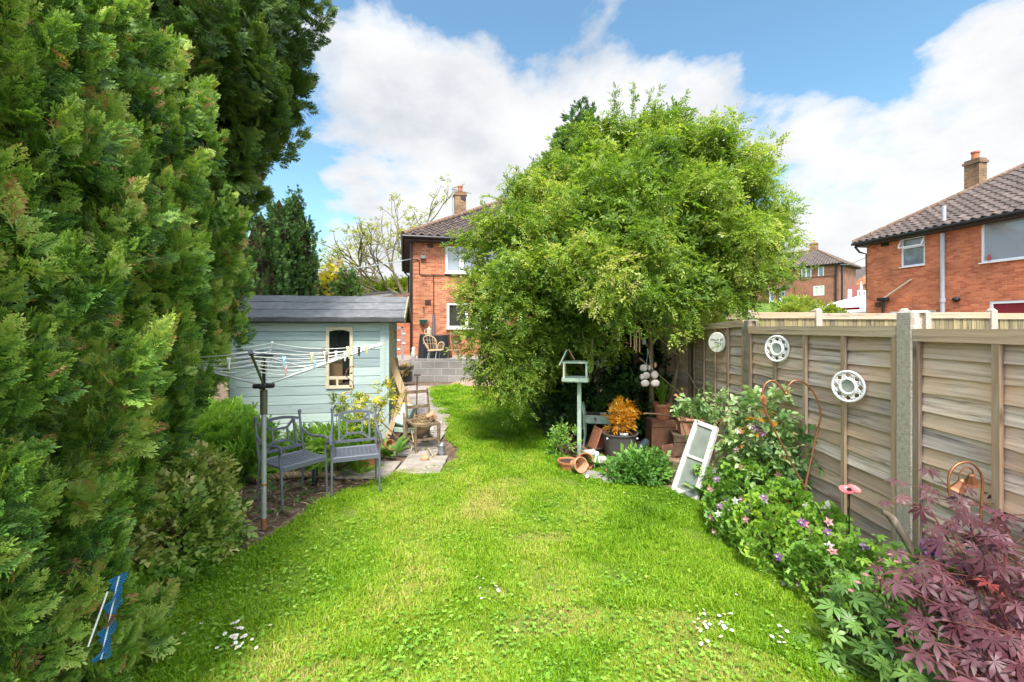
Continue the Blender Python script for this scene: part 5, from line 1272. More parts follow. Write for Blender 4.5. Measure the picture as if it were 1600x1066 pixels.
# clumps in the middle of the right edge, under the tree
mid_leaf = leafmat('bed_leaves', [(0, (0.048, 0.136, 0.0288)), (0.5, (0.12, 0.272, 0.048)), (0.85, (0.256, 0.448, 0.08)), (1, (0.416, 0.576, 0.128))], .3, .4)
bush('leafy_plant', 'dense green leafy clump left of the leaning window frame', 'plant', (1.45, 4.95, 0), [(1.28, 4.95, .06, .15, .16), (1.48, 4.92, .08, .17, .18), (1.62, 5.02, .10, .16, .18), (1.42, 5.12, .08, .15, .17)], mid_leaf, TW_W, 560, .12, .48, 70, up=.5)
g = W(936, 735, 5.25); rosette('hosta_plant', 'broad-leaved hosta in front of the grey tub with the amber bamboo', 'plant', (1.08, 5.42, 0), 22, .26, leaf_tpl(.55, .08, .3), mid_leaf, .7, 71, .6)
rosette('hart_tongue_plant', 'pointed green leaves at the foot of the leaning window frame', 'plant', (1.98, 4.45, 0), 16, .3, BROAD, fern_leaf, .6, 72, .6)
bush('leafy_plant', 'sprawling green stems round the foot of the bird table post', 'plant', (.72, 5.95, 0), [(.68, 5.9, .12, .14), (.75, 6.0, .24, .12), (.62, 6.0, .05, .12)], mid_leaf, TW, 75, .14, .6, 73)
rosette('strap_leaf_plant', 'rosette of grey-green strap leaves at the shade edge beside the lawn', 'plant', (.75, 7.9, 0), 20, .36, BROAD, leafmat('greygreen_leaves', [(0, (0.10, 0.16, 0.08)), (1, (0.32, 0.4, 0.24))], .25), .8, 74)
bush('white_flower_sprays', 'small white flowering stems hanging in the dark shade behind the bird table', 'plant', (1.45, 7.0, 0), [(1.38, 6.9, 1.05, .1, .25)], leafmat('white_petals', [(0, (0.3, 0.36, 0.2)), (.6, (0.7, 0.72, 0.66)), (1, (0.75, 0.75, 0.7))], .3), TW, 40, .09, .6, 75)

# ------------------------------------------------------------------ lawn
def vnoise(x, y, s, seed=0):
    r = np.random.default_rng(seed); v = 0
    for i in range(6):
        a = r.uniform(0, 6.28); f = s * r.uniform(.6, 1.7); v = v + np.sin((np.cos(a) * x + np.sin(a) * y) * f + r.uniform(0, 6.28))
    return v / 6
def tuft_tpl(seed, nb=9, spread=.75, w=.055):
    rr = random.Random(seed); vs = []; fs = []; ts = []
    for i in range(nb):
        a = rr.uniform(0, 6.28); x, y = rr.uniform(-spread, spread), rr.uniform(-spread, spread); L = rr.uniform(.55, 1.1); ln = rr.uniform(.15, .75); b = len(vs)
        dx, dy = math.cos(a) * ln, math.sin(a) * ln; sx, sy = -math.sin(a) * w, math.cos(a) * w; t = rr.uniform(-.15, .15)
        vs += [(x - sx, y - sy, 0), (x + sx, y + sy, 0), (x + dx * .4 - sx * .85, y + dy * .4 - sy * .85, L * .6), (x + dx * .4 + sx * .85, y + dy * .4 + sy * .85, L * .6), (x + dx * 1.15, y + dy * 1.15, L * (1 - ln * .3))]
        fs += [(b, b + 1, b + 3, b + 2), (b + 2, b + 3, b + 4)]; ts += [t - .1, t - .1, t, t, t + .1]
    return T(vs, fs, ts)
grass_m = leafmat('grass_blades', [(0, (0.06, 0.14, 0.005)), (0.3, (0.135, 0.29, 0.008)), (0.55, (0.235, 0.41, 0.014)), (0.78, (0.38, 0.50, 0.04)), (0.92, (0.52, 0.49, 0.13)), (1, (0.5, 0.42, 0.16))], .42, .5, .25)
rgG = np.random.default_rng(99)
def sample_lawn(n, y0, y1, pw):
    y = (rgG.uniform(size=n) * (y1 ** (1 - pw) - y0 ** (1 - pw)) + y0 ** (1 - pw)) ** (1 / (1 - pw)); x = rgG.uniform(-2.6, 2.4, n)
    k = in_poly(x, y, LAWN); return x[k], y[k]
S = Scatter(); tufts = [tuft_tpl(s) for s in range(5)]
x, y = sample_lawn(130000, 1.3, 13.2, 1.25); n = len(x)
bare = vnoise(x, y, 2.6, 5) + .5 * vnoise(x, y, 6, 6)
hgt = .034 * (1 + .55 * vnoise(x, y, 4.5, 1) + .55 * vnoise(x, y, 11, 2)) * rgG.uniform(.7, 1.3, n) * np.where(y > 6, 1.15, 1)
hgt = np.clip(hgt, .012, .085)
yel = .54 + .30 * vnoise(x, y, 1.6, 3) + .28 * vnoise(x, y, 5, 4) + rgG.normal(size=n) * .10
dry = (np.hypot((x - .95) / .55, (y - 2.15) / .28) < 1) | (np.hypot((x + .8) / .35, (y - 2.1) / .2) < 1) | (np.hypot((x - .6) / .8, (y - 2.55) / .2) < .8) | (np.hypot((x - .1) / .5, (y - 3.6) / .22) < vnoise(x, y, 5, 31) + .5) | (np.hypot((x + .6) / .6, (y - 2.9) / .3) < vnoise(x, y, 6, 32) + .45) | (np.hypot((x - 1.2) / .4, (y - 3.3) / .3) < vnoise(x, y, 6, 33) + .3) | (np.hypot((x + .2) / 1.2, (y - 4.9) / .25) < vnoise(x, y, 5, 34) + .3)
yel = np.where(dry, yel + .26, yel); hgt = np.where(dry, hgt * .6, hgt)
yel = np.clip(yel, .08, .98)
far_k = 1 + np.maximum(y - 4, 0) * .07
a = rgG.uniform(0, 6.28, n); X = np.stack([np.cos(a), np.sin(a), np.zeros(n)], -1); Y_ = np.stack([-np.sin(a), np.cos(a), np.zeros(n)], -1); Z = np.stack([rgG.normal(size=n) * .15, rgG.normal(size=n) * .15, np.ones(n)], -1)
P = np.stack([x, y, np.full(n, .004)], -1); w = rgG.integers(0, 5, n)
for i, tp in enumerate(tufts):
    q = w == i; S.put(tp, P[q].astype(np.float32), X[q].astype(np.float32), Y_[q].astype(np.float32), Z[q].astype(np.float32), (hgt * far_k)[q] * 1.1, yel[q])
tag(S.build('lawn_grass', grass_m), 'bright green unmown lawn grass with yellow patches', 'grass', kind='stuff')
# broad-leaved weeds and clover in the turf
S = Scatter(); CL = []
for s in (1, 2):
    parts = []; rr = random.Random(s)
    for k in range(5):
        a_ = k * 1.2566 + rr.uniform(-.3, .3); parts.append((LEAF_W, (0, 0, .12), (math.cos(a_), math.sin(a_), rr.uniform(.1, .6)), (0, 0, 1), rr.uniform(.7, 1.1), rr.uniform(-.08, .08)))
    CL.append(compose(parts))
x, y = sample_lawn(26000, 1.3, 8, 1.6); v = vnoise(x, y, 2.2, 8) + .5 * vnoise(x, y, 6, 9) + np.where(x < -.3, .28, -.05) + np.where(y < 3.2, .12, -.1); k = v > rgG.uniform(-.35, .45, len(x)); x, y = x[k], y[k]; n = len(x)
a = rgG.uniform(0, 6.28, n); X, Y_, Z = frames(np.stack([np.cos(a), np.sin(a), rgG.normal(size=n) * .2], -1)); P = np.stack([x, y, rgG.uniform(.012, .04, n)], -1); w = rgG.integers(0, 2, n)
for i, tp in enumerate(CL): q = w == i; S.put(tp, P[q].astype(np.float32), X[q], Y_[q], Z[q], rgG.uniform(.009, .02, q.sum()), np.clip(.5 + rgG.normal(size=q.sum()) * .16, 0, 1))
tag(S.build('lawn_weeds', leafmat('clover_leaves', [(0, (0.096, 0.208, 0.032)), (0.5, (0.24, 0.448, 0.048)), (0.85, (0.448, 0.64, 0.112)), (1, (0.64, 0.768, 0.224))], .35)), 'small round-leaved clover and weeds in the lawn', 'weeds', kind='stuff')
# soft fringe of low weeds on the soil of the beds
S = Scatter(); n = 5200; x = rgG.uniform(-3.6, 2.6, n); y = rgG.uniform(1.3, 13.5, n); k = ~in_poly(x, y, LAWN) & ~((x > -2.1) & (x < -.85) & (y > 5.0) & (y < 13)) & (vnoise(x, y, 1.9, 12) > .08) & ((x < 2.3)) & (x > -3.2 - (y > 6.5) * -.9)
x, y = x[k], y[k]; n = len(x); a = rgG.uniform(0, 6.28, n); X, Y_, Z = frames(np.stack([np.cos(a), np.sin(a), rgG.normal(size=n) * .2], -1)); S.put(CL[0], np.stack([x, y, rgG.uniform(.01, .05, n)], -1).astype(np.float32), X, Y_, Z, rgG.uniform(.02, .05, n), np.clip(.4 + rgG.normal(size=n) * .15, 0, 1))
tag(S.build('bed_weeds', MATS['bed_leaves']), 'low green weeds creeping over the soil of the beds', 'weeds', kind='stuff')
# dry litter on the soil
S = Scatter(); n = 5000; x = np.concatenate([rgG.uniform(-3.2, -1.7, 2600), rgG.uniform(.5, 2.4, 1600), rgG.uniform(-.9, .9, 800)]); y = np.concatenate([rgG.uniform(3.2, 6.6, 2600), rgG.uniform(4.2, 9, 1600), rgG.uniform(12.3, 13.9, 800)]); k = ~in_poly(x, y, LAWN) | (y > 12); x, y = x[k], y[k]; n = len(x)
a = rgG.uniform(0, 6.28, n); X, Y_, Z = frames(np.stack([np.cos(a), np.sin(a), rgG.normal(size=n) * .25], -1)); S.put(simple_leaf(.16, .02, .1), np.stack([x, y, rgG.uniform(.004, .03, n)], -1).astype(np.float32), X, Y_, Z, rgG.uniform(.03, .13, n), rgG.uniform(0, 1, n))
tag(S.build('dry_litter', leafmat('dry_stalks', [(0, (0.15, 0.09, 0.05)), (.5, (0.33, 0.24, 0.15)), (1, (0.52, 0.42, 0.29))], .1)), 'dry stalks and twigs scattered over the soil', 'litter', kind='stuff')
# daisies, one object each
daisy_w = plain('daisy_white', (0.78, 0.78, 0.76), .6, .05, 30, 0); daisy_y = plain('daisy_yellow', (0.75, 0.5, 0.03), .6, .1, 30, 0)
def daisy_proto():
    t = MB(); t.m = 0
    for j in range(12):
        a = j * math.pi / 6; c, s_ = math.cos(a), math.sin(a); t.add([(0, 0, .03), (c * .006 + s_ * .0025, s_ * .006 - c * .0025, .032), (c * .0125, s_ * .0125, .033), (c * .006 - s_ * .0025, s_ * .006 + c * .0025, .032)], [(0, 1, 2, 3)])
    t.m = 1; t.blob((0, 0, .032), (.0038, .0038, .003), 8, 4); t.m = 2; t.tube([(0, 0, 0), (0, 0, .03)], .0012, 5)
    return t.build('daisy', [daisy_w, daisy_y, stem_g], local=True)
dz = None
for (cx_, cy_, rx_, ry_, n_, lab, grp) in [(370, 1010, 42, 20, 26, 'small white daisy in the dense patch at the lower left of the lawn', 'daisies in the lower left patch'), (1118, 985, 34, 20, 24, 'small white daisy in the dense patch on the lower right of the lawn', 'daisies in the lower right patch'),
                                           (768, 930, 22, 12, 7, 'small white daisy in the middle of the front lawn', 'daisies in the middle of the lawn'), (1222, 1000, 16, 22, 6, 'white daisy near the brick edging, right of the dense patch', 'daisies by the brick edging'), (1000, 650, 0, 0, 0, '', ''), (480, 760, 30, 14, 5, 'white daisy on the lawn in front of the two metal chairs', 'daisies in front of the chairs'), (250, 1000, 40, 20, 6, 'white daisy scattered near the blue wind spinner', 'daisies near the wind spinner'), (945, 780, 30, 5, 3, 'white daisy by the leafy clump at the right lawn edge', 'daisies at the right lawn edge')]:
    for i in range(n_):
        g = G(cx_ + rgG.normal() * rx_ * .6, cy_ + rgG.normal() * ry_ * .6)
        if dz is None: dz = daisy_proto(); o = dz
        else: o = dz.copy(); COL.objects.link(o)
        sc_ = rgG.uniform(.8, 1.15); o.location = (g.x, g.y, .018); o.scale = (sc_,) * 3; o.rotation_euler = (rgG.uniform(-.3, .5), rgG.uniform(-.35, .35), rgG.uniform(0, 6)); tag(o, lab, 'daisy', grp)
# ================================================================== OBJECTS
TAU = 2 * math.pi
shed_paint = woodmat('pale_blue_paint', (0.46, 0.575, 0.575), (0.34, 0.45, 0.455), (0.42, 0.51, 0.50), along='u', rough=.65)
cream_paint = plain('cream_paint', (0.62, 0.54, 0.38), .7, .2, 12, .15)
felt_m = plain('roofing_felt', (0.155, 0.16, 0.17), .95, .22, 9, .3, col2=(.21, .215, .225), tintvar=.18)
felt_edge = plain('felt_edge', (0.075, 0.075, 0.08), .9, .3, 12, .2)
raw_wood = woodmat('bare_plank', (0.52, 0.39, 0.24), (0.26, 0.18, 0.10), (0.46, 0.32, 0.18), along='v')
old_wood = plain('old_wood', (0.17, 0.115, 0.07), .85, .4, 14, .3, col2=(.27, .20, .14))
dark_wood = plain('dark_old_wood', (0.10, 0.065, 0.04), .9, .35, 10, .4, col2=(.17, .115, .075))
terracotta = plain('terracotta', (0.44, 0.16, 0.07), .85, .25, 9, .15, col2=(.56, .27, .15))
terracotta_pale = plain('old_terracotta', (0.50, 0.27, 0.15), .9, .3, 7, .2, col2=(.60, .42, .28))
green_paint = plain('pale_green_paint', (0.33, 0.44, 0.36), .7, .22, 10, .2, col2=(.52, .58, .48))
chair_m = plain('slate_metal', (0.15, 0.16, 0.20), .42, .15, 14, .08, metal=.25)
copper = plain('copper', (0.40, 0.17, 0.09), .48, .25, 10, .05, metal=.75, col2=(.50, .24, .13))
clear_glass = None
def clearglass(name, fac=.72, tint=(.9, .95, .93), patchy=.2):
    m, nt, p, o = nodes_of(name)
    p.inputs['Base Color'].default_value = (.05, .06, .055, 1) if fac > .6 else (.26, .30, .27, 1); p.inputs['Roughness'].default_value = .06; p.inputs['Specular IOR Level'].default_value = .8
    tr = nn(nt, 'ShaderNodeBsdfTransparent', {0: c4(tint)}); mxs = nn(nt, 'ShaderNodeMixShader')
    g = noise(nt, coord(nt, 'Object'), 9, 5, .65)
    nt.links.new(ramp(nt, g, [(.35, (fac,) * 3), (.75, (fac - patchy,) * 3)]), mxs.inputs[0]); nt.links.new(p.outputs[0], mxs.inputs[1]); nt.links.new(tr.outputs[0], mxs.inputs[2]); nt.links.new(mxs.outputs[0], o.inputs[0])
    MATS[name] = m; return m
shed_glass = clearglass('shed_glass', .80); old_glass = clearglass('old_glass', .38, (.85, .9, .87), .25)  # old_glass: the panes' pale reflection put into base colour and opacity
soil_m = plain('potting_soil', (0.05, 0.033, 0.022), 1, .4, 20, .6)

# --- the shed ----------------------------------------------------------------
SX0, SX1, SY0, SY1, SZ = -4.135, -1.96, 6.72, 8.35, 1.90
shed = thing('garden_shed', 'pale blue boarded shed with grey felt roof behind the metal chairs', 'shed', (SX1, SY0, 0), R(10))
def shp(x, y, z): return Vector((SX1, SY0, 0)) + Euler((0, 0, R(10))).to_matrix() @ Vector((x - SX1, y - SY0, z))
def shiplap(mb, P, u, n, L, z0, z1, holes, bw=.136, seed=1):
    rr = random.Random(seed); z = z0; P = Vector(P); u = Vector(u); n = Vector(n)
    while z < z1 - .01:
        zt = min(z + bw, z1); mb.tint = rr.random()
        cuts = sorted({0, L} | {h[0] for h in holes if h[1] < zt and h[1] + h[3] > z} | {h[0] + h[2] for h in holes if h[1] < zt and h[1] + h[3] > z})
        for a, b in zip(cuts[:-1], cuts[1:]):
            zs = [(z, zt)]
            for h in holes:
                if h[0] < (a + b) / 2 < h[0] + h[2] and h[1] < zt and h[1] + h[3] > z:
                    zs = [q for q in ((z, min(zt, h[1])), (max(z, h[1] + h[3]), zt)) if q[1] - q[0] > .004]
            for (q0, q1) in zs:
                top = Vector((0, 0, q1)); c = .018
                def pt(s, off, zz_): return P + u * s + n * off + Vector((0, 0, zz_))
                k1 = min(q1 - .001, zt - .014)
                sec = [(.0, q0), (.022, q0 + .003), (.020, max(k1, q0 + .004)), (.003, q1)]
                vs = [pt(a, f, zz_) for f, zz_ in sec] + [pt(b, f, zz_) for f, zz_ in sec]
                mb.add(vs, [(i, i + 4, i + 5, i + 1) for i in range(3)])
        z = zt
win = (1.32, .83, .387, .93)
t = MB(); shiplap(t, (SX0 + .0, SY0, 0), (1, 0, 0), (0, -1, 0), SX1 - SX0, .06, SZ, [win]); shiplap(t, (SX1, SY0, 0), (0, 1, 0), (1, 0, 0), SY1 - SY0, .06, SZ, [(.30, .7, .5, 1.0)], seed=2)
shiplap(t, (SX0, SY1, 0), (0, -1, 0), (-1, 0, 0), SY1 - SY0, .06, SZ, [], seed=3); shiplap(t, (SX1, SY1, 0), (-1, 0, 0), (0, 1, 0), SX1 - SX0, .06, SZ, [], seed=4)
RY, RZ = (SY0 + SY1) / 2, 2.27
for sx in (SX0, SX1):   # gable triangles
    s_ = .012 if sx == SX1 else -.012
    t.tint = .5; t.add([(sx + s_, SY0, SZ), (sx + s_, SY1, SZ), (sx + s_, RY, RZ - .03)], [(0, 1, 2)])
t.build('wall', shed_paint, shed)
t = MB(); t.tint = .6; t.box((SX0 + .04, SY0 - .028, .97), (.075, .02, 1.84)); t.build('corner_board', shed_paint, shed)
t = MB(); t.tint = .6; t.box((SX1 - .035, SY0 - .028, .97), (.075, .02, 1.84)); t.box((SX1 + .03, SY0 + .02, .97), (.06, .09, 1.84)); t.build('corner_board', shed_paint, shed)
t = MB(); t.tint = .6; t.box((SX1 + .03, SY1 - .04, .97), (.02, .09, 1.84)); t.build('corner_board', shed_paint, shed)
t = MB(); t.box(((SX0 + SX1) / 2, (SY0 + SY1) / 2, .03), (SX1 - SX0 - .05, SY1 - SY0 - .05, .06)); t.build('floor', dark_wood, shed)
# window
a, z, w, h = win; wx = SX0 + a; t = MB(); fw = .045; yy = SY0 - .02
t.box((wx + fw / 2, yy, z + h / 2), (fw, .05, h)); t.box((wx + w - fw / 2, yy, z + h / 2), (fw, .05, h)); t.box((wx + w / 2, yy, z + h - fw / 2), (w - 2 * fw, .048, fw)); t.box((wx + w / 2, yy, z + fw / 2), (w - 2 * fw, .048, fw))
t.box((wx + w / 2, yy, z + .16), (w - 2 * fw, .04, .045)); t.box((wx + w * .42, yy, z + .09), (.028, .04, .095))
# arched head
n = 10; top = []; bot = []
for i in range(n + 1):
    f = i / n; x = wx + fw + (w - 2 * fw) * f; top.append((x, yy - .02, z + h - fw)); bot.append((x, yy - .02, z + h - fw - .03 * (2 * f - 1) ** 2))
t.add(top + bot, [(i, n + 1 + i, n + 2 + i, i + 1) for i in range(n)])
wf = t.build('window_frame', cream_paint, shed)
t = MB(); t.add([(wx + .02, SY0 - .004, z + .02), (wx + w - .02, SY0 - .004, z + .02), (wx + w - .02, SY0 - .004, z + h - .02), (wx + .02, SY0 - .004, z + h - .02)], [(0, 1, 2, 3)]); t.build('pane', shed_glass, wf)
t = MB(); x = SX1 + .02
for yq in (7.02 + .02, 7.52 - .02): t.box((x, yq, 1.2), (.05, .045, 1.0))
for zq in (.72, 1.2, 1.68): t.box((x, 7.27, zq), (.048, .42, .045))
wf2 = t.build('window_frame', cream_paint, shed)
t = MB(); t.add([(SX1 + .0, 7.03, .72), (SX1, 7.51, .72), (SX1, 7.51, 1.69), (SX1, 7.03, 1.69)], [(0, 1, 2, 3)]); t.build('pane', glass_dark, wf2)
# roof: felt in lapped strips
RX0, RX1 = SX0 - .1, SX1 + .30
t = MB(); ev = Vector((0, SY0 - .17, SZ - .02)); rdg = Vector((0, RY, RZ)); bk = Vector((0, SY1 + .17, SZ - .02))
for (e, sg) in ((ev, 1), (bk, -1)):
    for i in range(3):
        t.tint = (.35, .6, .5)[i]; f0, f1 = i / 3, (i + 1) / 3 + (.05 if i < 2 else 0)
        p0 = e.lerp(rdg, f0); p1 = e.lerp(rdg, f1); up = Vector((0, -sg * .3, 1)).normalized()
        N = 12; lo = []; hi = []
        for k in range(N + 1):
            xx = RX0 + (RX1 - RX0) * k / N; wb = .004 * math.sin(k * 2.1 + i)
            lo.append(Vector((xx, p0.y, p0.z)) + up * (.026 + wb)); hi.append(Vector((xx, p1.y, p1.z)) + up * (.014 + wb))
        low2 = [q - up * .014 for q in lo]
        t.add(lo + hi + low2, [(k, k + 1, N + 2 + k, N + 1 + k) for k in range(N)] + [(2 * N + 2 + k, 2 * N + 3 + k, k + 1, k) for k in range(N)])
ro = t.build('roof', felt_m, shed)
t = MB(); t.box(((RX0 + RX1) / 2, SY0 - .185, SZ - .035), (RX1 - RX0, .02, .05)); t.build('eaves_felt', felt_edge, ro); t = MB(); t.box(((RX0 + RX1) / 2, SY1 + .185, SZ - .035), (RX1 - RX0, .02, .05)); t.build('eaves_felt', felt_edge, ro)
t = MB()
barge_wood = woodmat('barge_wood', (.45, .40, .30), (.2, .18, .13), (.4, .33, .22))
for (e, sg) in ((ev, 1), (bk, -1)):
    for rx_ in (RX1 + .004, RX0 - .004):
        t = MB(); t.beam((rx_, e.y, e.z - .03), (rx_, rdg.y - sg * .012, rdg.z - .03), .022, .11); t.build('barge_board', barge_wood, ro)
t = MB(); t.add([(RX0, ev.y, ev.z - .01), (RX1, ev.y, ev.z - .01), (RX1, rdg.y, rdg.z - .01), (RX0, rdg.y, rdg.z - .01), (RX1, bk.y, bk.z - .01), (RX0, bk.y, bk.z - .01)], [(0, 3, 2, 1), (3, 5, 4, 2)]); t.build('roof_deck', dark_wood, ro)
# inside the shed window
t = MB(); t.box(shp(-2.72, 6.95, 1.06), (.2, .2, .34), (0, 0, .25)); t.box(shp(-2.72, 6.85, 1.25), (.2, .06, .02), (.4, 0, .2)); tag(t.build('cardboard_box', plain('cardboard', (.36, .20, .09), .9, .15, 8, .05)), 'brown box standing inside the shed window', 'box')
t = MB(); zr = (0, 0, R(10)); t.box(shp(-2.75, 7.0, .86), (.9, .34, .05), zr); t.box(shp(-3.15, 7.0, .45), (.06, .3, .8), zr); t.box(shp(-2.35, 7.0, .45), (.06, .3, .8), zr); tag(t.build('workbench', dark_wood), 'dark workbench inside the shed below its window', 'workbench')
t = MB(); t.lathe([(.0, 0), (.16, .0), (.17, .02), (.15, .03), (.02, .05)], 20, shp(-2.6, 7.2, 1.56), Euler((R(75), 0, R(10))).to_matrix()); tag(t.build('reflection_disc', black_pl, auto=40), 'dark round disc standing in for a reflection in the top of the shed window', 'reflection disc')  # added disc, stands in for the circle reflected in the pane

# --- metal chairs ----------------------------------------------------------
def make_chair(loc, rz, label):
    o = thing('garden_chair', label, 'chair', (0, 0, 0), group='slate grey metal garden chairs')
    H = .245
    st = MB()
    for y in (-.21, .21): st.box((0, y, .425), (.49, .035, .03), bev=.006)
    for x in (-.228, .228): st.box((x, 0, .4245), (.034, .385, .029), bev=.006)
    for k in range(9): st.box((-.19 + k * .0475, 0, .430), (.024, .388, .006))
    for k in range(8): st.box((0, -.165 + k * .047, .4325), (.425, .024, .006))
    for y in (-.215,): st.box((0, y - .012, .41), (.47, .012, .04))
    st.build('seat', chair_m, o)
    def bp(x, z): return (x, .215 + (z - .43) * .20, z)
    b = MB()
    zt, zb = .80, .50
    arc = [bp(x, zt + .035 * (1 - (x / .22) ** 2)) for x in np.linspace(-.225, .225, 9)]
    for p, q in zip(arc[:-1], arc[1:]): b.beam(p, q, .02, .03)
    b.beam(bp(-.24, zb), bp(.24, zb), .02, .03)
    for s in (-1, 1): b.beam(bp(s * .17, zb), bp(s * .17, zt + .012), .02, .026)
    cs = [(-.085, .72), (.085, .72), (.085, .585), (-.085, .585)]
    for k in range(4): b.beam(bp(*cs[k]), bp(*cs[(k + 1) % 4]), .018, .022)
    for (a_, c_) in (((-.17, .805), cs[0]), ((.17, .805), cs[1]), ((.17, .505), cs[2]), ((-.17, .505), cs[3])): b.beam(bp(*a_), bp(*c_), .018, .022)
    b.build('backrest', chair_m, o)
    for s in (-1, 1):
        m = MB(); x = s * H; m.tube([(x, .235, 0), (x, .23, .2), (x, .212, .43), bp(x, .62), bp(x, .84)], [.011, .012, .014, .014, .013], 8); m.lathe([(0.001, 0), (.018, .0), (.02, .01), (.012, .018), (.02, .03), (.022, .042), (.014, .056), (.001, .06)], 10, bp(x, .835)); m.build('back_leg', chair_m, o, auto=40)
        m = MB(); m.tube([(x, -.245, 0), (x, -.235, .2), (x, -.222, .40), (x, -.205, .47), (x * 1.03, -.20, .54), (x * 1.04, -.225, .60)], [.011, .012, .014, .013, .012, .012], 8); m.build('front_leg', chair_m, o, auto=40)
        m = MB(); pts = [bp(x, .70), (x * 1.02, .20, .655), (x * 1.04, .11, .625), (x * 1.05, 0, .625), (x * 1.05, -.12, .64), (x * 1.05, -.20, .645), (x * 1.05, -.245, .625), (x * 1.05, -.25, .59), (x * 1.05, -.225, .575), (x * 1.05, -.205, .59)]
        m.tube(pts, [.012, .013, .015, .016, .016, .016, .015, .013, .011, .008], 8); m.build('armrest', chair_m, o, auto=40)
    o.location = loc; o.rotation_euler = (0, 0, rz); o.scale = (.95, .95, .95)
    return o
make_chair((-2.24, 4.45, 0), R(56), 'metal garden chair turned to the right, standing behind the clothes line pole')
make_chair((-1.70, 4.72, 0), R(22), 'metal garden chair facing the camera, with the terracotta pot behind it')

# --- rotary clothes line --------------------------------------------------------
AX, AY = -2.15, 3.77
air = thing('rotary_clothes_line', 'grey rotary clothes line with open arms on a rusty-footed pole', 'clothes line', (AX, AY, 0))
galv = plain('galvanised_tube', (0.44, 0.45, 0.46), .45, .15, 9, .08, metal=.35); olive = plain('olive_plastic', (0.10, 0.10, 0.055), .55, .2, 9, .1); rust = plain('rust', (0.30, 0.13, 0.05), .9, .4, 22, .3)
cord_m = plain('white_cord', (0.74, 0.74, 0.72), .6, .05, 10, 0)
m = MB(); m.tube([(AX, AY, 0), (AX, AY, 1.02)], .021, 12); m.build('pole', galv, air, auto=40)
m = MB(); m.tube([(AX, AY, .0), (AX, AY, .1)], .0216, 12); m.tube([(AX, AY, .38), (AX, AY, .4)], .0218, 12); m.build('rust_patch', rust, air)
m = MB(); m.lathe([(.02, 0), (.028, 0), (.03, .2), (.026, .21), (.02, .21)], 12, (AX, AY, 1.0)); m.build('socket', olive, air, auto=40)
m = MB(); m.box((AX, AY, 1.245), (.17, .05, .04), (0, 0, .3), bev=.01); m.box((AX, AY, 1.243), (.05, .17, .04), (0, 0, .3), bev=.01); m.tube([(AX, AY, 1.2), (AX, AY, 1.50)], .014, 8); m.build('hub', black_pl, air)
m = MB(); m.lathe([(.01, .0), (.075, 0), (.08, .012), (.01, .02)], 16, (AX, AY, 1.50)); m.build('top_ring', black_pl, air)
dirs = [(.87, .41), (-.41, .87), (-.87, -.41), (.41, -.87)]
HUBZ, TIPR, TIPZ = 1.25, 1.0, 1.58
def arm_pt(k, f): d = dirs[k % 4]; return Vector((AX + d[0] * TIPR * f, AY + d[1] * TIPR * f, HUBZ + (TIPZ - HUBZ) * f))
for k in range(4):
    m = MB(); m.tube([arm_pt(k, .06), arm_pt(k, 1.0)], .0095, 8); m.tube([arm_pt(k, .38), (AX, AY, 1.50)], .008, 6)
    ao = m.build('arm', olive if k == 3 else galv, air, auto=40)
    m = MB(); m.tube([arm_pt(k, .97), arm_pt(k, 1.03)], .016, 8); m.build('arm_tip', plain('blue_black_cap', (.02, .025, .05), .5) if k == 3 else upvc, ao)
for f in (.42, .53, .64, .75, .86, .97):
    m = MB()
    for k in range(4):
        a_, b_ = arm_pt(k, f), arm_pt(k + 1, f); a_ = a_ + Vector((0, 0, .015)); b_ = b_ + Vector((0, 0, .015))
        m.tube([a_.lerp(b_, i / 6) - Vector((0, 0, .05 * math.sin(math.pi * i / 6))) for i in range(7)], .004, 5)
    m.build('line', cord_m, air)
pegc = {'white': (.75, .75, .73), 'pale blue': (.35, .60, .72), 'yellow': (.72, .70, .36), 'pink': (.72, .42, .45), 'brown': (.28, .2, .14), 'black': (.02, .02, .02)}
PEGS = [(0, .97, .25, 'yellow'), (0, .86, .40, 'white'), (0, .97, .48, 'brown'), (3, .97, .40, 'yellow'), (3, .97, .52, 'brown'), (3, .97, .60, 'white'), (3, .97, .72, 'yellow'), (3, .97, .82, 'black'), (3, .97, .90, 'yellow'), (3, .86, .22, 'pale blue'), (3, .75, .55, 'pale blue'), (3, .64, .3, 'pink'), (3, .86, .78, 'white'), (2, .86, .8, 'white')]
cnt = {}
for (k, f, s, c) in PEGS:
    p = arm_pt(k, f).lerp(arm_pt(k + 1, f), s) + Vector((0, 0, .015 - .05 * math.sin(math.pi * s)))
    d = (arm_pt(k + 1, f) - arm_pt(k, f)); an = math.atan2(d.y, d.x)
    t = MB()
    for sg in (-1, 1):
        M = Euler((0, sg * .12, an)).to_matrix(); t.box(Vector(p) + M @ Vector((sg * .008, 0, -.025)), (.009, .012, .085), M, bev=.002)
    t.tube([Vector(p) + Vector((0, -.008, -.01)), Vector(p) + Vector((0, .008, -.01))], .008, 8)
    o = t.build('clothes_peg', plain('peg_' + c.replace(' ', '_'), pegc[c], .5, .06), auto=40)
    lab = {'yellow': 'yellow plastic peg on the front cords of the rotary line', 'white': 'white plastic peg clipped to the rotary line', 'brown': 'brown wooden peg on the outer cord of the rotary line', 'pale blue': 'pale blue peg hanging inside the rotary line', 'pink': 'pink peg on an inner cord of the rotary line', 'black': 'black peg on the outer cord of the rotary line'}[c]
    tag(o, lab, 'clothes peg', c + ' pegs on the rotary line' if sum(1 for q in PEGS if q[3] == c) > 1 else 'pegs on the rotary line')

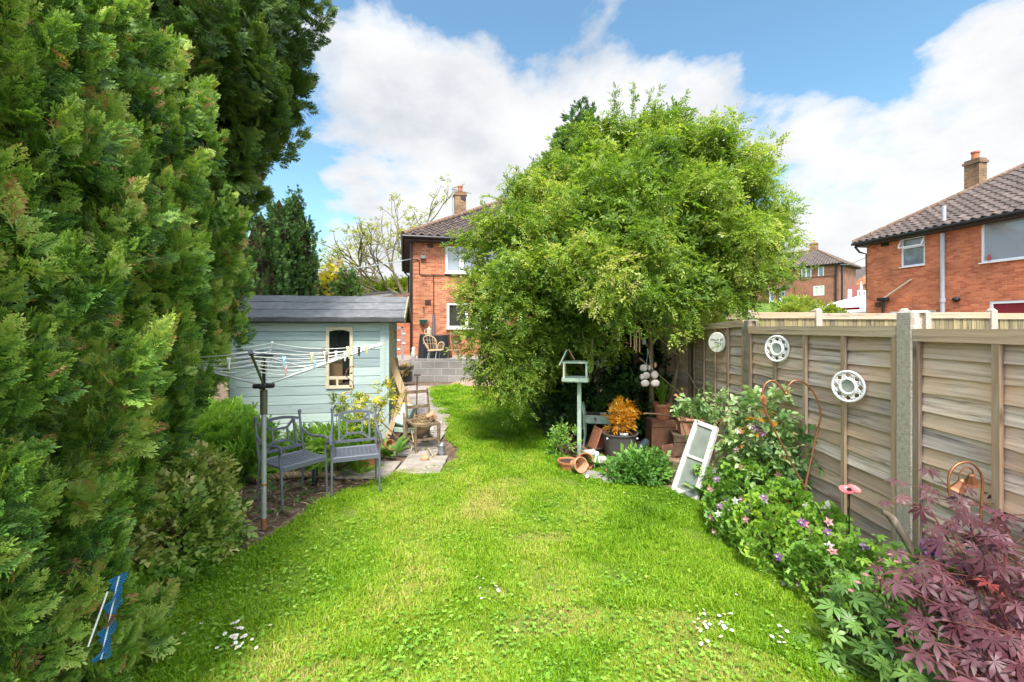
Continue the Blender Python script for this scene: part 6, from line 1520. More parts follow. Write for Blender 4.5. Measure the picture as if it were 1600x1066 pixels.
# --- left bed odds and ends ------------------------------------------------------
g0, g1 = Vector((-3.6, 4.86, .045)), Vector((-2.02, 5.08, .05)); t = MB(); n = 120
for s in range(3):
    t.tint = .3 + .2 * s
    t.tube([g0.lerp(g1, i / n) + Vector((0, math.cos(i * .55 + s * TAU / 3) * .02, math.sin(i * .55 + s * TAU / 3) * .02 + .008 * math.sin(i * .09))) for i in range(n + 1)], .021, 7)
tag(t.build('rope_edging', plain('thick_rope', (.36, .24, .14), .95, .3, 30, .4, col2=(.48, .35, .23)), auto=60), 'thick twisted rope edging lying along the bed behind the bench chair', 'rope')
t = MB(); t.box((-2.9, 5.02, .02), (1.4, .05, .10), (0, 0, .12)); tag(t.build('edging_board', dark_wood), 'dark edging board under the twisted rope', 'board')
g = G(381, 752); t = MB(); t.lathe([(0, 0), (.032, 0), (.034, .15), (.03, .155), (.028, .13), (0, .13)], 14, g); tag(t.build('solar_light', black_pl, auto=40), 'small black cylinder light beside the rope edging', 'garden light')
g = G(492, 757); t = MB(); t.lathe([(0, 0), (.03, 0), (.032, .16), (.028, .165), (0, .14)], 12, (g.x, g.y, 0)); tag(t.build('solar_light', black_pl, auto=40), 'small dark cylinder light between the two metal chairs', 'garden light')

def pot(name, label, c, r, h, m, rz=0, tilt=None, rim=.022, soil=True, group=None, foot=.68):
    o = thing(name, label, 'plant pot', tuple(c), group=group)
    M = Euler(tilt).to_matrix() if tilt else None
    t = MB(); t.lathe([(0, 0), (r * foot, 0), (r * .95, h * .80), (r * .95, h * .81), (r * 1.04, h * .82), (r * 1.06, h), (r * .96, h), (r * .9, h * .84), (r * foot * .9, .02), (0, .02)], 22, c, M); t.build('body', m, o, auto=35)
    if soil:
        t = MB(); t.lathe([(0, h * .88), (r * .93, h * .88)], 18, c, M); t.build('soil', soil_m, o)
    return o
g = G(572, 733); pot('plant_pot', 'large terracotta pot with yellow-flecked shrub behind the camera-facing chair', (g.x, g.y, 0), .165, .31, terracotta)
yfl = leafmat('golden_flecked', [(0, (.10, .18, .03)), (.45, (.22, .30, .04)), (.62, (.55, .50, .04)), (1, (.70, .55, .04))], .35)
bush('forsythia_shrub', 'spindly shrub with yellow flecked leaves growing in the terracotta pot', 'shrub', (g.x, g.y, .27), [(g.x, g.y, .5, .16), (g.x + .06, g.y, .72, .14), (g.x - .2, g.y + .05, .78, .12), (g.x - .35, g.y + .05, .80, .09), (g.x + .3, g.y + .1, .8, .1), (g.x + .2, g.y + .1, .95, .09)], yfl, TW, 230, .1, .5, 80, stem_r=.006, n_stem=12, tvar=.2)
# curled copper stake
t = MB(); p = [W(x, y, 5.75) for x, y in [(540, 760), (540, 690), (538, 655), (534, 640), (531, 628), (534, 618), (541, 613), (548, 613), (553, 606), (551, 597), (545, 592), (540, 587), (541, 579), (547, 574), (553, 572), (557, 575)]]
sm = []
for i in range(len(p) - 1):
    for k in range(4): sm.append(p[i].lerp(p[i + 1], k / 4))
o = thing('garden_stake', 'thin curling copper stake with beads in front of the shed boards', 'garden ornament', (p[0].x, p[0].y, 0))
t.tube(sm, .006, 6); t.build('rod', copper, o, auto=60)
for (x, y) in ((538, 620), (548, 603), (549, 583)):
    t = MB(); t.blob(W(x, y, 5.74), .016, 10, 7); t.build('bead', copper, o, smooth=True)
t = MB(); q = W(526, 637, 5.8); t.tube([(q.x, q.y, 0), q], .004, 5); 
for k in range(6): a = k * TAU / 6; t.blob(q + Vector((math.cos(a) * .03, 0, math.sin(a) * .03)), (.016, .006, .016), 8, 5)
tag(t.build('flower_stake', black_pl), 'black metal flower on a thin stake left of the curling copper stake', 'garden ornament')
# --- junk beside the shed --------------------------------------------------------
t = MB(); t.tint = .7; t.beam(W(611, 562, 7.1), (-1.42, 6.75, .02), .11, .028, up=(0, -1, .2), bev=.003); tag(t.build('timber_plank', raw_wood), 'slanting bare timber plank leaning against the shed side', 'plank')
t = MB(); t.tint = .4; t.beam(W(617, 560, 7.75), (-1.86, 7.5, .02), .10, .03, up=(0, -1, .1), bev=.003); tag(t.build('timber_plank', raw_wood), 'upright timber plank standing behind the slanting one by the shed', 'plank')
t = MB(); t.box((-1.62, 6.62, .42), (.20, .12, .34), (R(-32), R(12), R(-18)), bev=.01); t.box((-1.6, 6.5, .22), (.34, .05, .06), (0, 0, -.3)); tag(t.build('painted_box', green_paint), 'pale green painted wooden box leaning behind the old chair', 'box')
t = MB(); t.box((-1.42, 6.72, .12), (.3, .25, .24), (0, 0, .2), bev=.01)
tag(t.build('wooden_crate', dark_wood), 'dark old wooden crate under the small brown pot beside the shed', 'crate')
pot('plant_pot', 'small dark brown pot standing on the crate behind the old wooden chair', (-1.41, 6.7, .242), .07, .14, plain('brown_clay', (.15, .07, .045), .8, .25, 9, .1))
rr = random.Random(9); t = MB()
for k in range(9):
    a = rr.uniform(0, TAU); c = Vector((-1.75 + rr.uniform(-.15, .3), 6.3 + rr.uniform(-.2, .5), .02)); t.beam(c, c + Vector((math.cos(a) * .4, math.sin(a) * .25, rr.uniform(.1, .5))), .03, .02)
tag(t.build('wood_pile', old_wood), 'jumble of broken wooden sticks piled against the shed corner', 'sticks', kind='stuff')
t = MB()
for k in range(16): c = (-1.45 + rr.uniform(-.12, .3), 7.1 + rr.uniform(-.5, .7), rr.uniform(.03, .1)); t.blob(c, rr.uniform(.03, .06), 7, 5, .25, k)
tag(t.build('rubble', plain('pale_rubble', (.42, .39, .35), .95, .35, 8, .4)), 'pale rubble and stones heaped beside the path by the shed', 'rubble', kind='stuff')
t = MB(); c_ = (-1.68, 7.05, 0); t.lathe([(0, 0), (.10, 0), (.13, .26), (.138, .27), (.128, .27), (.10, .03), (0, .03)], 18, c_); t.tube([Vector(c_) + Vector((.13 * math.cos(a), 0, .26 + .12 * math.sin(a))) for a in np.linspace(0, math.pi, 9)], .005, 5)
tag(t.build('bucket', plain('sage_bucket', (.26, .36, .30), .6, .2, 9, .1), auto=40), 'sage green bucket standing between the shed and the path', 'bucket')
t = MB(); t.tint = .2; t.beam((-1.86, 6.35, .01), (-1.72, 7.0, .78), .08, .025, up=(0, -1, .2)); tag(t.build('timber_plank', raw_wood), 'short timber plank leaning low against the shed corner, nearest the old chair', 'plank')
pot('plant_pot', 'small terracotta pot tipped against the foot of the shed corner', (-1.78, 6.12, .06), .075, .13, terracotta, tilt=(R(60), R(25), R(40)), soil=False)
t = MB(); t.tube([(-1.62, 7.35, .01), (-1.60, 7.35, .95)], .012, 6); t.box((-1.60, 7.33, .05), (.16, .02, .22), (.2, 0, .3)); t.tube([(-1.66, 7.35, .95), (-1.54, 7.35, .95)], .012, 6)
tag(t.build('garden_spade', dark_wood), 'old spade leaning upright beside the shed among the junk', 'spade')
# old wooden chair
oc = thing('old_chair', 'broken weathered wooden chair without a seat, holding a bundle, on the path', 'chair', (-1.32, 6.2, 0))
fl, frr = Vector((-1.32, 5.96, 0)), Vector((-1.03, 6.12, 0)); bk_ = Vector((-.2, .36, 0)); bl_, br_ = fl + bk_, frr + bk_; U = Vector((0, 0, 1))
for q, nm in ((fl, 'front_leg'), (frr, 'front_leg')):
    m = MB(); m.tube([q + Vector((.02, -.02, 0)), q + U * .1, q + U * .25, q + U * .40], [.014, .02, .022, .026], 8); m.build(nm, old_wood, oc, auto=50)
for q in (bl_, br_):
    m = MB(); m.tube([q + Vector((-.03, .05, 0)), q + U * .38, q + U * .6 + Vector((-.02, .03, 0)), q + U * .84 + Vector((-.05, .09, 0))], [.016, .02, .017, .014], 8); m.build('back_leg', old_wood, oc, auto=50)
m = MB()
for a_, b_ in ((fl, frr), (frr, br_), (br_, bl_), (bl_, fl)): m.beam(a_ + U * .40, b_ + U * .40, .045, .035, bev=.006)
m.build('seat_rail', old_wood, oc)
m = MB(); bo = Vector((-.03, .05, 0))
for zq in (.58, .80):
    m = MB(); m.beam(bl_ + bo + U * zq, br_ + bo + U * zq, .02, .045); m.build('back_rail', old_wood, oc)
m = MB(); m.beam(fl + U * .2, frr + U * .2, .018, .028); m.beam(bl_ + U * .16, br_ + U * .16, .018, .025); m.beam(fl + U * .14, bl_ + U * .14, .018, .025); m.beam(frr + U * .14, br_ + U * .14, .018, .025); m.build('stretcher', old_wood, oc)
ctr = (fl + frr + bl_ + br_) / 4
t = MB(); rr = random.Random(3)
for k in range(70):
    a = rr.uniform(0, TAU); r_ = rr.uniform(.05, .13); z_ = .41 + rr.uniform(-.02, .07); c = ctr + Vector((rr.uniform(-.04, .04), rr.uniform(-.04, .04), z_))
    t.tube([c + Vector((math.cos(a + f * 1.6) * r_, math.sin(a + f * 1.6) * r_, .02 * math.sin(f * 3))) for f in (0, .33, .66, 1)], .004, 4)
t.lathe([(0, .40), (.12, .41), (.15, .36), (.10, .31), (0, .30)], 14, (ctr.x, ctr.y, 0))
tag(t.build('straw_nest', plain('straw', (.34, .24, .13), .95, .35, 40, .5)), 'tangled straw and twig bundle lying in the old chair frame', 'bundle')
t = MB(); t.tube([ctr + Vector((.06, -.02, .47)), ctr + Vector((.13, .02, .52)), ctr + Vector((.17, .04, .44))], [.035, .05, .03], 8); tag(t.build('driftwood', terracotta_pale, auto=60), 'pale knob of wood on top of the straw in the old chair', 'wood')
rp = [W(642, 668, 6.2), W(646, 690, 6.15), W(640, 712, 6.0), W(622, 722, 5.75)]; t = MB(); t.tube([rp[0].lerp(rp[1], .5)] + rp, .008, 6); t.tube([G(655, 705), G(668, 700, .06), G(676, 712, .05), G(668, 722), G(656, 716), G(664, 728)], .009, 6)
tag(t.build('cream_rope', plain('cream_rope', (.5, .42, .26), .9, .2, 30, .2), auto=60), 'loose cream rope trailing round the legs of the old chair', 'rope')
g = G(690, 710); t = MB(); t.lathe([(0, 0), (.047, 0), (.05, .012), (.047, .02), (.047, .12), (.051, .13), (.047, .135), (.043, .13), (.043, .03), (0, .03)], 20, g); tag(t.build('tin_can', plain('dull_tin', (.33, .34, .37), .4, .2, 8, .05, metal=.6), auto=40), 'grey tin can standing by the old chair leg on the slab', 'can')
g = G(664, 722); t = MB(); t.blob((g.x, g.y, .045), (.06, .05, .045), 10, 7, .12, 2); tag(t.build('stone', terracotta_pale, smooth=True), 'rounded tan stone on the path in front of the old chair', 'stone')

# --- blue wind spinner ------------------------------------------------------------
ws = thing('wind_spinner', 'blue and copper spiral wind spinner hanging at the foot of the nearest conifer', 'wind spinner', (-1.52, 1.6, .42))
A_, B_ = W(158, 1030, 1.60), W(186, 900, 1.64); ax = (B_ - A_); L = ax.length; axn = ax.normalized(); e1 = axn.cross(Vector((0, 1, 0))).normalized(); e2 = axn.cross(e1)
blue_m = plain('blue_metal', (.02, .20, .50), .35, .15, 9, .03, metal=.3, col2=(.05, .30, .62)); t = MB(); N = 50
for k in range(N):
    f = k / (N - 1); a = f * TAU * 1.6 + .9; w = .012 + .026 * abs(math.sin(f * math.pi * 3.2 + .5)) ; c = A_ + axn * L * f; d = e1 * math.cos(a) + e2 * math.sin(a); t.m = 1 if .42 < f < .55 else 0
    t.beam(c - d * w, c + d * w, .0048, .002, up=axn)
t.build('spiral_blades', [blue_m, plain('copper_brown', (.30, .14, .08), .4, .2, 9, 0, metal=.5)], ws)
t = MB(); t.tube([W(138, 1010, 1.58), W(168, 925, 1.6)], .003, 6); t.tube([A_, B_], .003, 5); t.build('rod', upvc, ws)

# --- bird table --------------------------------------------------------------------
bt = thing('bird_table', 'pale green bird table with a tipped open roof at the edge of the lawn', 'bird table', (.92, 5.95, 0))
bx_, by_ = .92, 5.95; RZb = R(-12)
m = MB(); m.box((bx_, by_, .51), (.055, .055, 1.02), (0, 0, RZb), bev=.004); m.build('post', green_paint, bt)
m = MB(); m.beam((bx_ + .03, by_, .12), (bx_ + .22, by_ - .1, .0), .045, .03); m.build('foot_brace', old_wood, bt)
m = MB(); m.beam((bx_ - .03, by_, .12), (bx_ - .1, by_ + .16, .0), .045, .03); m.build('foot_brace', old_wood, bt)
Mz = Euler((0, 0, RZb)).to_matrix(); C0 = Vector((bx_ - .05, by_, 1.03))
m = MB(); m.box(C0, (.34, .28, .03), (0, 0, RZb), bev=.004)
for sx, sy, lx, ly in ((0, -.14, .34, .016), (0, .14, .34, .016), (-.17, 0, .016, .264), (.17, 0, .016, .264)): m.box(C0 + Mz @ Vector((sx, sy, .022)), (lx, ly, .045), (0, 0, RZb))
m.build('tray', green_paint, bt)
for sx in (-1, 1):
    for sy in (-1, 1):
        m = MB(); m.box(C0 + Mz @ Vector((sx * .15, sy * .12, .13)), (.022, .022, .22), (0, 0, RZb)); m.build('corner_post', cream_paint if (sx * sy > 0) else green_paint, bt)
m = MB(); m.beam(C0 + Mz @ Vector((-.17, -.12, .25)), C0 + Mz @ Vector((.17, -.12, .25)), .022, .022); m.beam(C0 + Mz @ Vector((-.17, .12, .25)), C0 + Mz @ Vector((.17, .12, .25)), .022, .022); m.build('roof_rail', green_paint, bt)
P0, P1 = C0 + Mz @ Vector((-.21, 0, .21)), C0 + Mz @ Vector((-.11, 0, .42)); m = MB(); m.beam(P0, P1, .30, .018, up=(0, 0, 1), bev=.003); ro_ = m.build('roof', green_paint, bt)
m = MB(); m.beam(P1 + Vector((-.0, 0, .005)), P1 + Vector((.075, 0, -.13)), .29, .016); m.build('roof_slope', plain('brown_lid', (.24, .15, .09), .85, .3, 10, .2), ro_)
t = MB(); rr = random.Random(2)
for k in range(14): t.blob(C0 + Vector((rr.uniform(-.12, .12), rr.uniform(-.09, .09), .022)), (.018, .014, .009), 6, 4, .2, k)
tag(t.build('bird_food', plain('crumbs', (.42, .30, .24), .9, .3, 30, .2)), 'scattered bird food on the tray of the bird table', 'bird food', kind='stuff')

# --- pale green bench stool ---------------------------------------------------------
bs_ = thing('stool_bench', 'small pale green bench stool with curved arms behind the bird table', 'bench', (1.27, 6.5, 0)); q = Vector((1.27, 6.5, 0)); Mz = Euler((0, 0, R(-14))).to_matrix()
def L_(x, y, z): return q + Mz @ Vector((x, y, z))
m = MB(); m.box(L_(0, -.12, .40), (.33, .02, .12), (0, 0, R(-14)), bev=.004); m.box(L_(0, .12, .40), (.33, .02, .12), (0, 0, R(-14)))
for s in (-1, 1): m.box(L_(s * .165, 0, .40), (.02, .25, .12), (0, 0, R(-14)))
m.build('apron', green_paint, bs_)
m = MB(); m.box(L_(0, 0, .455), (.31, .22, .012), (0, 0, R(-14))); m.build('seat', dark_wood, bs_)
for s in (-1, 1):
    for y in (-.12, .12):
        m = MB(); m.tube([L_(s * .19, y * 1.15, 0), L_(s * .172, y, .16), L_(s * .185, y * 1.03, .34), L_(s * .19, y, .47)], [.013, .015, .022, .02], 8); m.build('leg', green_paint, bs_, auto=50)
    m = MB(); m.tube([L_(s * .19, -.12, .46), L_(s * .205, -.125, .56), L_(s * .215, -.08, .61), L_(s * .215, .08, .61), L_(s * .205, .125, .56), L_(s * .19, .12, .46)], .016, 8); m.build('arm', green_paint, bs_, auto=50)
t = MB()
for k in range(4): t.blob(L_(.06 + k * .02, -.02 + .02 * (k % 2), .475), (.02, .018, .013), 8, 5, .2, k)
tag(t.build('shells', plain('pale_shell', (.6, .54, .48), .7, .2, 20, .1)), 'little heap of pale shells on the green bench stool', 'shells', kind='stuff')
m = MB(); m.box(L_(-.02, -.135, .415), (.04, .012, .03), (0, 0, R(-14))); m.tube([L_(-.02, -.14, .41), L_(-.01, -.145, .3)], .004, 5); m.build('handle', old_wood, bs_)

# --- grey tub with amber bamboo ------------------------------------------------------
tub = thing('garden_tub', 'large round dark grey tub holding the potted amber bamboo', 'tub', (1.47, 5.95, 0)); c = (1.47, 5.95, 0)
m = MB(); m.lathe([(0, 0), (.17, 0), (.19, .02), (.225, .24), (.235, .30), (.25, .31), (.25, .325), (.232, .325), (.22, .28), (.18, .05), (0, .05)], 32, c); m.build('body', plain('tub_grey', (.085, .075, .068), .7, .25, 5, .15, col2=(.13, .115, .10)), tub, auto=35)
for s in (-1, 1):
    m = MB(); m.blob((c[0] + s * .20 , c[1] - .15, .27), .014, 8, 6); m.build('rivet', upvc, tub, smooth=True)
po = thing('plant_pot', 'shiny black pot with white label inside the grey tub', 'plant pot', (1.5, 5.93, .05)); m = MB(); m.lathe([(0, .05), (.11, .05), (.135, .32), (.14, .35), (.128, .35), (.12, .3), (0, .3)], 20, (1.5, 5.93, 0)); m.build('body', plain('glossy_black', (.012, .012, .013), .15, .2, 5, 0), po, auto=40)
m = MB(); m.lathe([(.1415, .315), (.142, .345)], 6, (1.5, 5.93, 0), None, R(245), R(290)); m.build('label', upvc, po)
amber = leafmat('amber_leaves', [(0, (.36, .13, .01)), (.45, (.62, .27, .012)), (.8, (.78, .42, .03)), (1, (.85, .6, .15))], .35)
bush('bamboo_plant', 'amber orange bamboo-leaved plant in the black pot', 'plant', (1.5, 5.93, .33), [(1.5, 5.93, .52, .12), (1.41, 5.9, .58, .09), (1.59, 5.95, .60, .10), (1.5, 5.9, .66, .08), (1.62, 5.98, .50, .08), (1.40, 5.9, .46, .07), (1.48, 5.85, .43, .10)], amber, TW_N, 260, .095, .5, 90, stem_m=plain('cane', (.45, .3, .08), .6), stem_r=.005, up=.3, n_stem=16, tvar=.2)

# --- terracotta and stones ---------------------------------------------------------------
g = G(888, 735); pot('plant_pot', 'low orange terracotta bowl standing upright by the bird table foot', (g.x, g.y, 0), .13, .125, terracotta, foot=.75)
g = G(898, 733); pot('plant_pot', 'pale worn terracotta pot lying tipped in front of the orange bowl', (g.x - .03, g.y - .12, .09), .088, .155, terracotta_pale, tilt=(R(40), R(70), R(-20)), soil=False)
g = G(916, 735); pot('plant_pot', 'orange terracotta pot lying with its mouth toward the lawn', (g.x - .05, g.y + .12, .085), .10, .16, terracotta, tilt=(R(78), R(20), R(10)), soil=False)
g = G(914, 738); t = MB(); t.box((g.x, g.y + .02, .06), (.085, .05, .10), (.5, .3, .2), bev=.015); tag(t.build('pot_shard', plain('pink_shard', (.5, .27, .2), .9, .2, 9, .2)), 'pinkish broken pot piece inside the mouth of the tipped pot', 'shard')
t = MB(); c = W(934, 682, 6.05); t.box((c.x - .04, c.y, c.z - .02), (.02, .26, .30), (0, R(20), R(12)), bev=.004); t.box((c.x + .05, c.y + .05, c.z - .05), (.20, .02, .26), (R(16), 0, R(-20)), bev=.004); tag(t.build('roof_tile', plain('dull_terracotta', (.30, .115, .065), .9, .3, 9, .2)), 'broken corner piece of dull red terracotta propped before the green bench', 'tile')
for (px, py, w_, d_, a, lab) in ((925, 745, .26, .15, .3, 'flat grey slate slab at the lawn edge below the terracotta pots'), (950, 752, .18, .13, -.3, 'smaller grey slate slab right of the larger slate')):
    g = G(px, py); t = MB(); t.prism([(g.x + w_ * .5 * math.cos(a + f) * (1 + .15 * math.sin(f * 3)), g.y + d_ * math.sin(f), ) for f in np.linspace(0, TAU, 8)[:-1]], .008, .032); tag(t.build('slate_slab', plain('slate', (.25, .235, .215), .85, .25, 7, .3)), lab, 'slab')
g = G(917, 752); t = MB(); t.blob((g.x, g.y, .05), .022, 10, 7); tag(t.build('shell', plain('pearl_shell', (.68, .6, .56), .5, .1), smooth=True), 'round pearly shell on the edge of the grey slate', 'shell')
g = G(957, 742); t = MB(); t.lathe([(.0, .02), (.05, .024), (.1, .045), (.105, .05), (.1, .055), (.05, .036), (0, .03)], 14, (g.x, g.y, 0), None, .3, 4.2); tag(t.build('pot_shard', terracotta), 'bright orange curved terracotta shard between slate and hosta', 'shard')
g = G(922, 726); t = MB(); t.box((g.x + .02, g.y + .1, .075), (.17, .13, .14), (.3, 0, .4), bev=.01); tag(t.build('stone_block', plain('grey_stone', (.30, .30, .31), .9, .2, 8, .3)), 'grey stone block leaning beside the bird table foot', 'stone')
g = G(942, 728); t = MB(); t.box((g.x, g.y, .055), (.11, .10, .11), (.2, .1, .3), bev=.012); tag(t.build('stone_block', plain('pale_stone', (.46, .38, .34), .9, .2, 8, .3)), 'small pinkish stone block in front of the hosta leaves', 'stone')
t = MB(); c = W(932, 712, 5.35); t.beam((c.x - .035, c.y, 0), (c.x, c.y, .23), .016, .016); t.beam((c.x + .06, c.y, .02), (c.x, c.y, .23), .012, .012); t.blob((c.x + .015, c.y - .01, .20), (.016, .016, .03), 8, 6); tag(t.build('white_ornament', upvc), 'small white pointed ornament in front of the hosta', 'garden ornament')
t = MB(); a_, b_ = W(990, 712, 5.75), W(1010, 690, 5.95); d = (b_ - a_).normalized(); t.tube([a_, a_ + d * .02, a_ + d * .12, b_], [.06, .062, .055, .05], 16, cap=False); t.tube([b_, a_ + d * .03], [.04, .045], 12); t.tube([a_ + d * .10, a_ + d * .13], .062, 16); tag(t.build('watering_tube', plain('blue_black_pipe', (.03, .045, .06), .4, .2, 9, .05), auto=40), 'dark blue ribbed tube lying beside the grey tub', 'tube')
# raised corner: crate, pots
t = MB(); c = W(1032, 690, 6.45); t.box((c.x, c.y, .20), (.34, .3, .40), (0, 0, .1), bev=.008); t.box((c.x, c.y - .152, .34), (.36, .012, .06), (0, 0, .1)); t.box((c.x - .16, c.y - .16, .2), (.05, .012, .40), (0, 0, .1)); tag(t.build('wooden_crate', plain('reddish_crate', (.16, .075, .045), .85, .3, 9, .2)), 'reddish brown crate under the terracotta pot in the tree shade', 'crate')
pot('plant_pot', 'terracotta pot with thin green stems on the reddish crate', (c.x + .03, c.y, .402), .135, .23, terracotta)
rosette('rush_plant', 'thin upright green stems in the pot on the reddish crate', 'plant', (c.x + .03, c.y, .6), 16, .42, LONG, iris_m, .25, 91, .4)
t = MB(); c = W(1075, 690, 5.95); t.box((c.x + .05, c.y + .05, .15), (.5, .3, .30), (0, 0, -.15), bev=.01); t.box((c.x + .05, c.y - .10, .22), (.5, .02, .03), (0, 0, -.15)); tag(t.build('timber_step', dark_wood), 'dark timber step under the terracotta trough by the fence', 'timber block')
tr_ = thing('planter_trough', 'square terracotta planter full of low green plants on the dark timber step', 'plant pot', (c.x + .03, c.y, .302)); m = MB(); m.box((c.x + .03, c.y, .40), (.32, .22, .20), (R(180), 0, -.15), taper=.86); m.box((c.x + .03, c.y, .505), (.36, .26, .03), (0, 0, -.15), bev=.006); m.build('body', plain('dusty_terracotta', (.42, .20, .13), .9, .3, 8, .15, col2=(.55, .36, .28)), tr_)
bush('bedding_plants', 'low dark green bedding plants in the square terracotta planter', 'plant', (c.x + .03, c.y, .5), [(c.x - .05, c.y, .53, .10), (c.x + .1, c.y, .54, .11), (c.x + .18, c.y + .05, .6, .1)], mid_leaf, TW, 110, .1, .45, 92, up=.6)
t = MB(); t.beam((1.78, 5.25, .10), (2.55, 4.5, .10), .1, .2, bev=.01); tag(t.build('timber_sleeper', plain('sleeper_wood', (.22, .14, .10), .9, .35, 8, .4, col2=(.34, .25, .19))), 'weathered timber sleeper behind the leaning window frame', 'sleeper')
t = MB(); c = W(1045, 700, 5.6); t.box((c.x, c.y, .12), (.20, .02, .24), (R(-15), 0, .5), bev=.004); tag(t.build('roof_tile', plain('dull_terracotta2', (.26, .12, .08), .9, .3, 9, .2)), 'dull red tile leaning behind the leafy clump, near the terracotta trough', 'tile')
o = thing('buttercup', 'single yellow flower on a thin stem in front of the dark tree stems', 'flower', W(1066, 607, 6.1)); S = Scatter(); p = W(1066, 607, 6.1); a = np.arange(5) * 1.2566; X, Y, Z = frames(np.stack([np.cos(a), np.full(5, -.4), np.sin(a)], -1)); S.put(simple_leaf(.9, .05, 0), np.tile(np.array(p, dtype=np.float32), (5, 1)), X, Y, Z, .03, .5); S.build('petals', yellow_m, o); m = MB(); stems(m, (p.x + .02, p.y, 0), [p], .003, .002, random.Random(1), .2); m.build('stem', stem_g, o)

# --- leaning old window ------------------------------------------------------------------
lw = thing('old_window', 'old white two-pane window frame leaning on the rose bed', 'window', (1.8, 4.6, 0))
BL, BR, TR, TL = G(1052, 768), G(1086, 782), W(1119, 668, 4.72), W(1090, 657, 4.95)
ux = (BR - BL); vy = (TL - BL); nrm = ux.cross(vy).normalized()
flaky = plain('flaky_white_paint', (.56, .545, .51), .8, .4, 22, .5, col2=(.68, .67, .64))
def wp(a, b): return BL + (BR - BL) * a * (1 - b) + (TR - TL) * a * b + (TL - BL) * b
m = MB()
for p_, q_ in (((0, 0), (0, 1)), ((1, 0), (1, 1))): m.beam(wp(*p_), wp(*q_), .05, .045, up=nrm, bev=.004)
for b_ in (.03, .5, .97): m.beam(wp(.08, b_), wp(.92, b_), .05 if b_ != .5 else .032, .04, up=nrm, bev=.003)
m.build('frame', flaky, lw)
for (b0, b1) in ((.06, .48), (.52, .94)):
    m = MB(); m.add([wp(.06, b0), wp(.94, b0), wp(.94, b1), wp(.06, b1)], [(0, 1, 2, 3)]); m.build('pane', old_glass, lw)

# --- fence ornaments ------------------------------------------------------------------------
def disc_frame(c, n):
    n = Vector(n).normalized(); x = Vector((0, 0, 1)).cross(n).normalized(); y = n.cross(x); return Matrix((x, y, n)).transposed(), Vector(c)
white_m = plain('white_cast', (.78, .78, .77), .45, .06, 12, .05)
mirror_m = plain('mirror_glass', (.55, .60, .55), .2, .25, 9, 0, metal=.55)  # reflected greenery put into a pale base colour, with less metal
def ornate_mirror(c, r, label):
    M, c = disc_frame(c, (-.94, -.36, .02)); o = thing('ornate_mirror', label, 'mirror', c, group='white ornate mirrors on the fence')
    m = MB()
    def ring(rad, tub, sq=.8, off=0): 
        n = 40; m.tube([c + M @ Vector((rad * math.cos(TAU * i / n), rad * math.sin(TAU * i / n), off)) for i in range(n + 1)], tub, 8, cap=False)
    ring(r * .93, r * .08); ring(r * .46, r * .075, off=.004); ring(r * .54, r * .03)
    for k in range(8):
        a = TAU * k / 8; 
        for s in (-1, 1):
            m.tube([c + M @ Vector((r * q * math.cos(a + s * b_), r * q * math.sin(a + s * b_), 0)) for q, b_ in ((.52, .05), (.62, .2), (.72, .30), (.80, .22), (.86, .05))], r * .035, 5)
        m.tube([c + M @ Vector((r * .74 * math.cos(a + .39 + b_), r * .74 * math.sin(a + .39 + b_), 0)) for b_ in (-.12, 0, .12)], r * .05, 6)
        m.tube([c + M @ Vector((r * q * math.cos(a + .39), r * q * math.sin(a + .39), 0)) for q in (.5, .9)], r * .035, 5)
    m.build('frame', white_m, o, auto=60)
    m = MB(); n = 28; m.add([c + M @ Vector((r * .46 * math.cos(TAU * i / n), r * .46 * math.sin(TAU * i / n), .002)) for i in range(n)], [list(range(n))]); m.build('mirror', mirror_m, o)
    return o
ornate_mirror(W(1214, 545, 4.05), .125, 'white ornate round mirror hung higher on the fence, left of the other one')
ornate_mirror(W(1325, 604, 3.15), .116, 'white ornate round mirror hung lower on the fence, nearer the camera')
M, c = disc_frame(W(1120, 535, 5.36), (-.92, -.42, .02)); pl_ = thing('wall_plaque', 'round white plaque with dark script and leaf pattern hung on the shaded fence panel', 'plaque', c)
m = MB(); m.lathe([(0, .006), (.118, .006), (.124, .0), (.124, -.008), (0, -.008)], 32, c, M); m.build('disc', plain('cream_enamel', (.66, .65, .58), .4, .1, 8, .03), pl_, auto=40)
m = MB(); rr = random.Random(6); ink = plain('ink', (.04, .05, .06), .6, .2); grn = plain('printed_green', (.20, .30, .08), .6, .3, 30)
def script(u0, u1, v, h, n, seed):     # a line of hand lettering too small to read
    r2 = random.Random(seed); pts = []
    for i in range(n * 6 + 1):
        f = i / (n * 6); k = r2.random(); pts.append(c + M @ Vector((u0 + (u1 - u0) * f + .004 * math.sin(i * 1.05), v + h * (.5 + .5 * math.sin(i * 1.05 * 1.0 + 1)) * (.45 + .55 * ((i // 6 * 7919) % 5) / 4), .0085)))
    m.tube(pts, .0022, 4)
script(-.088, .035, .02, .022, 7, 1); script(-.03, .05, -.012, .018, 4, 2)
for k in range(10): a = rr.uniform(-.7, .9); r_ = rr.uniform(.06, .105); q = c + M @ Vector((r_ * math.cos(a) , r_ * math.sin(a) - .01, .0085)); m.tube([q, q + M @ Vector((rr.uniform(-.012, .012), .012, 0))], .0035, 4)
m.build('lettering', ink, pl_)
m = MB()
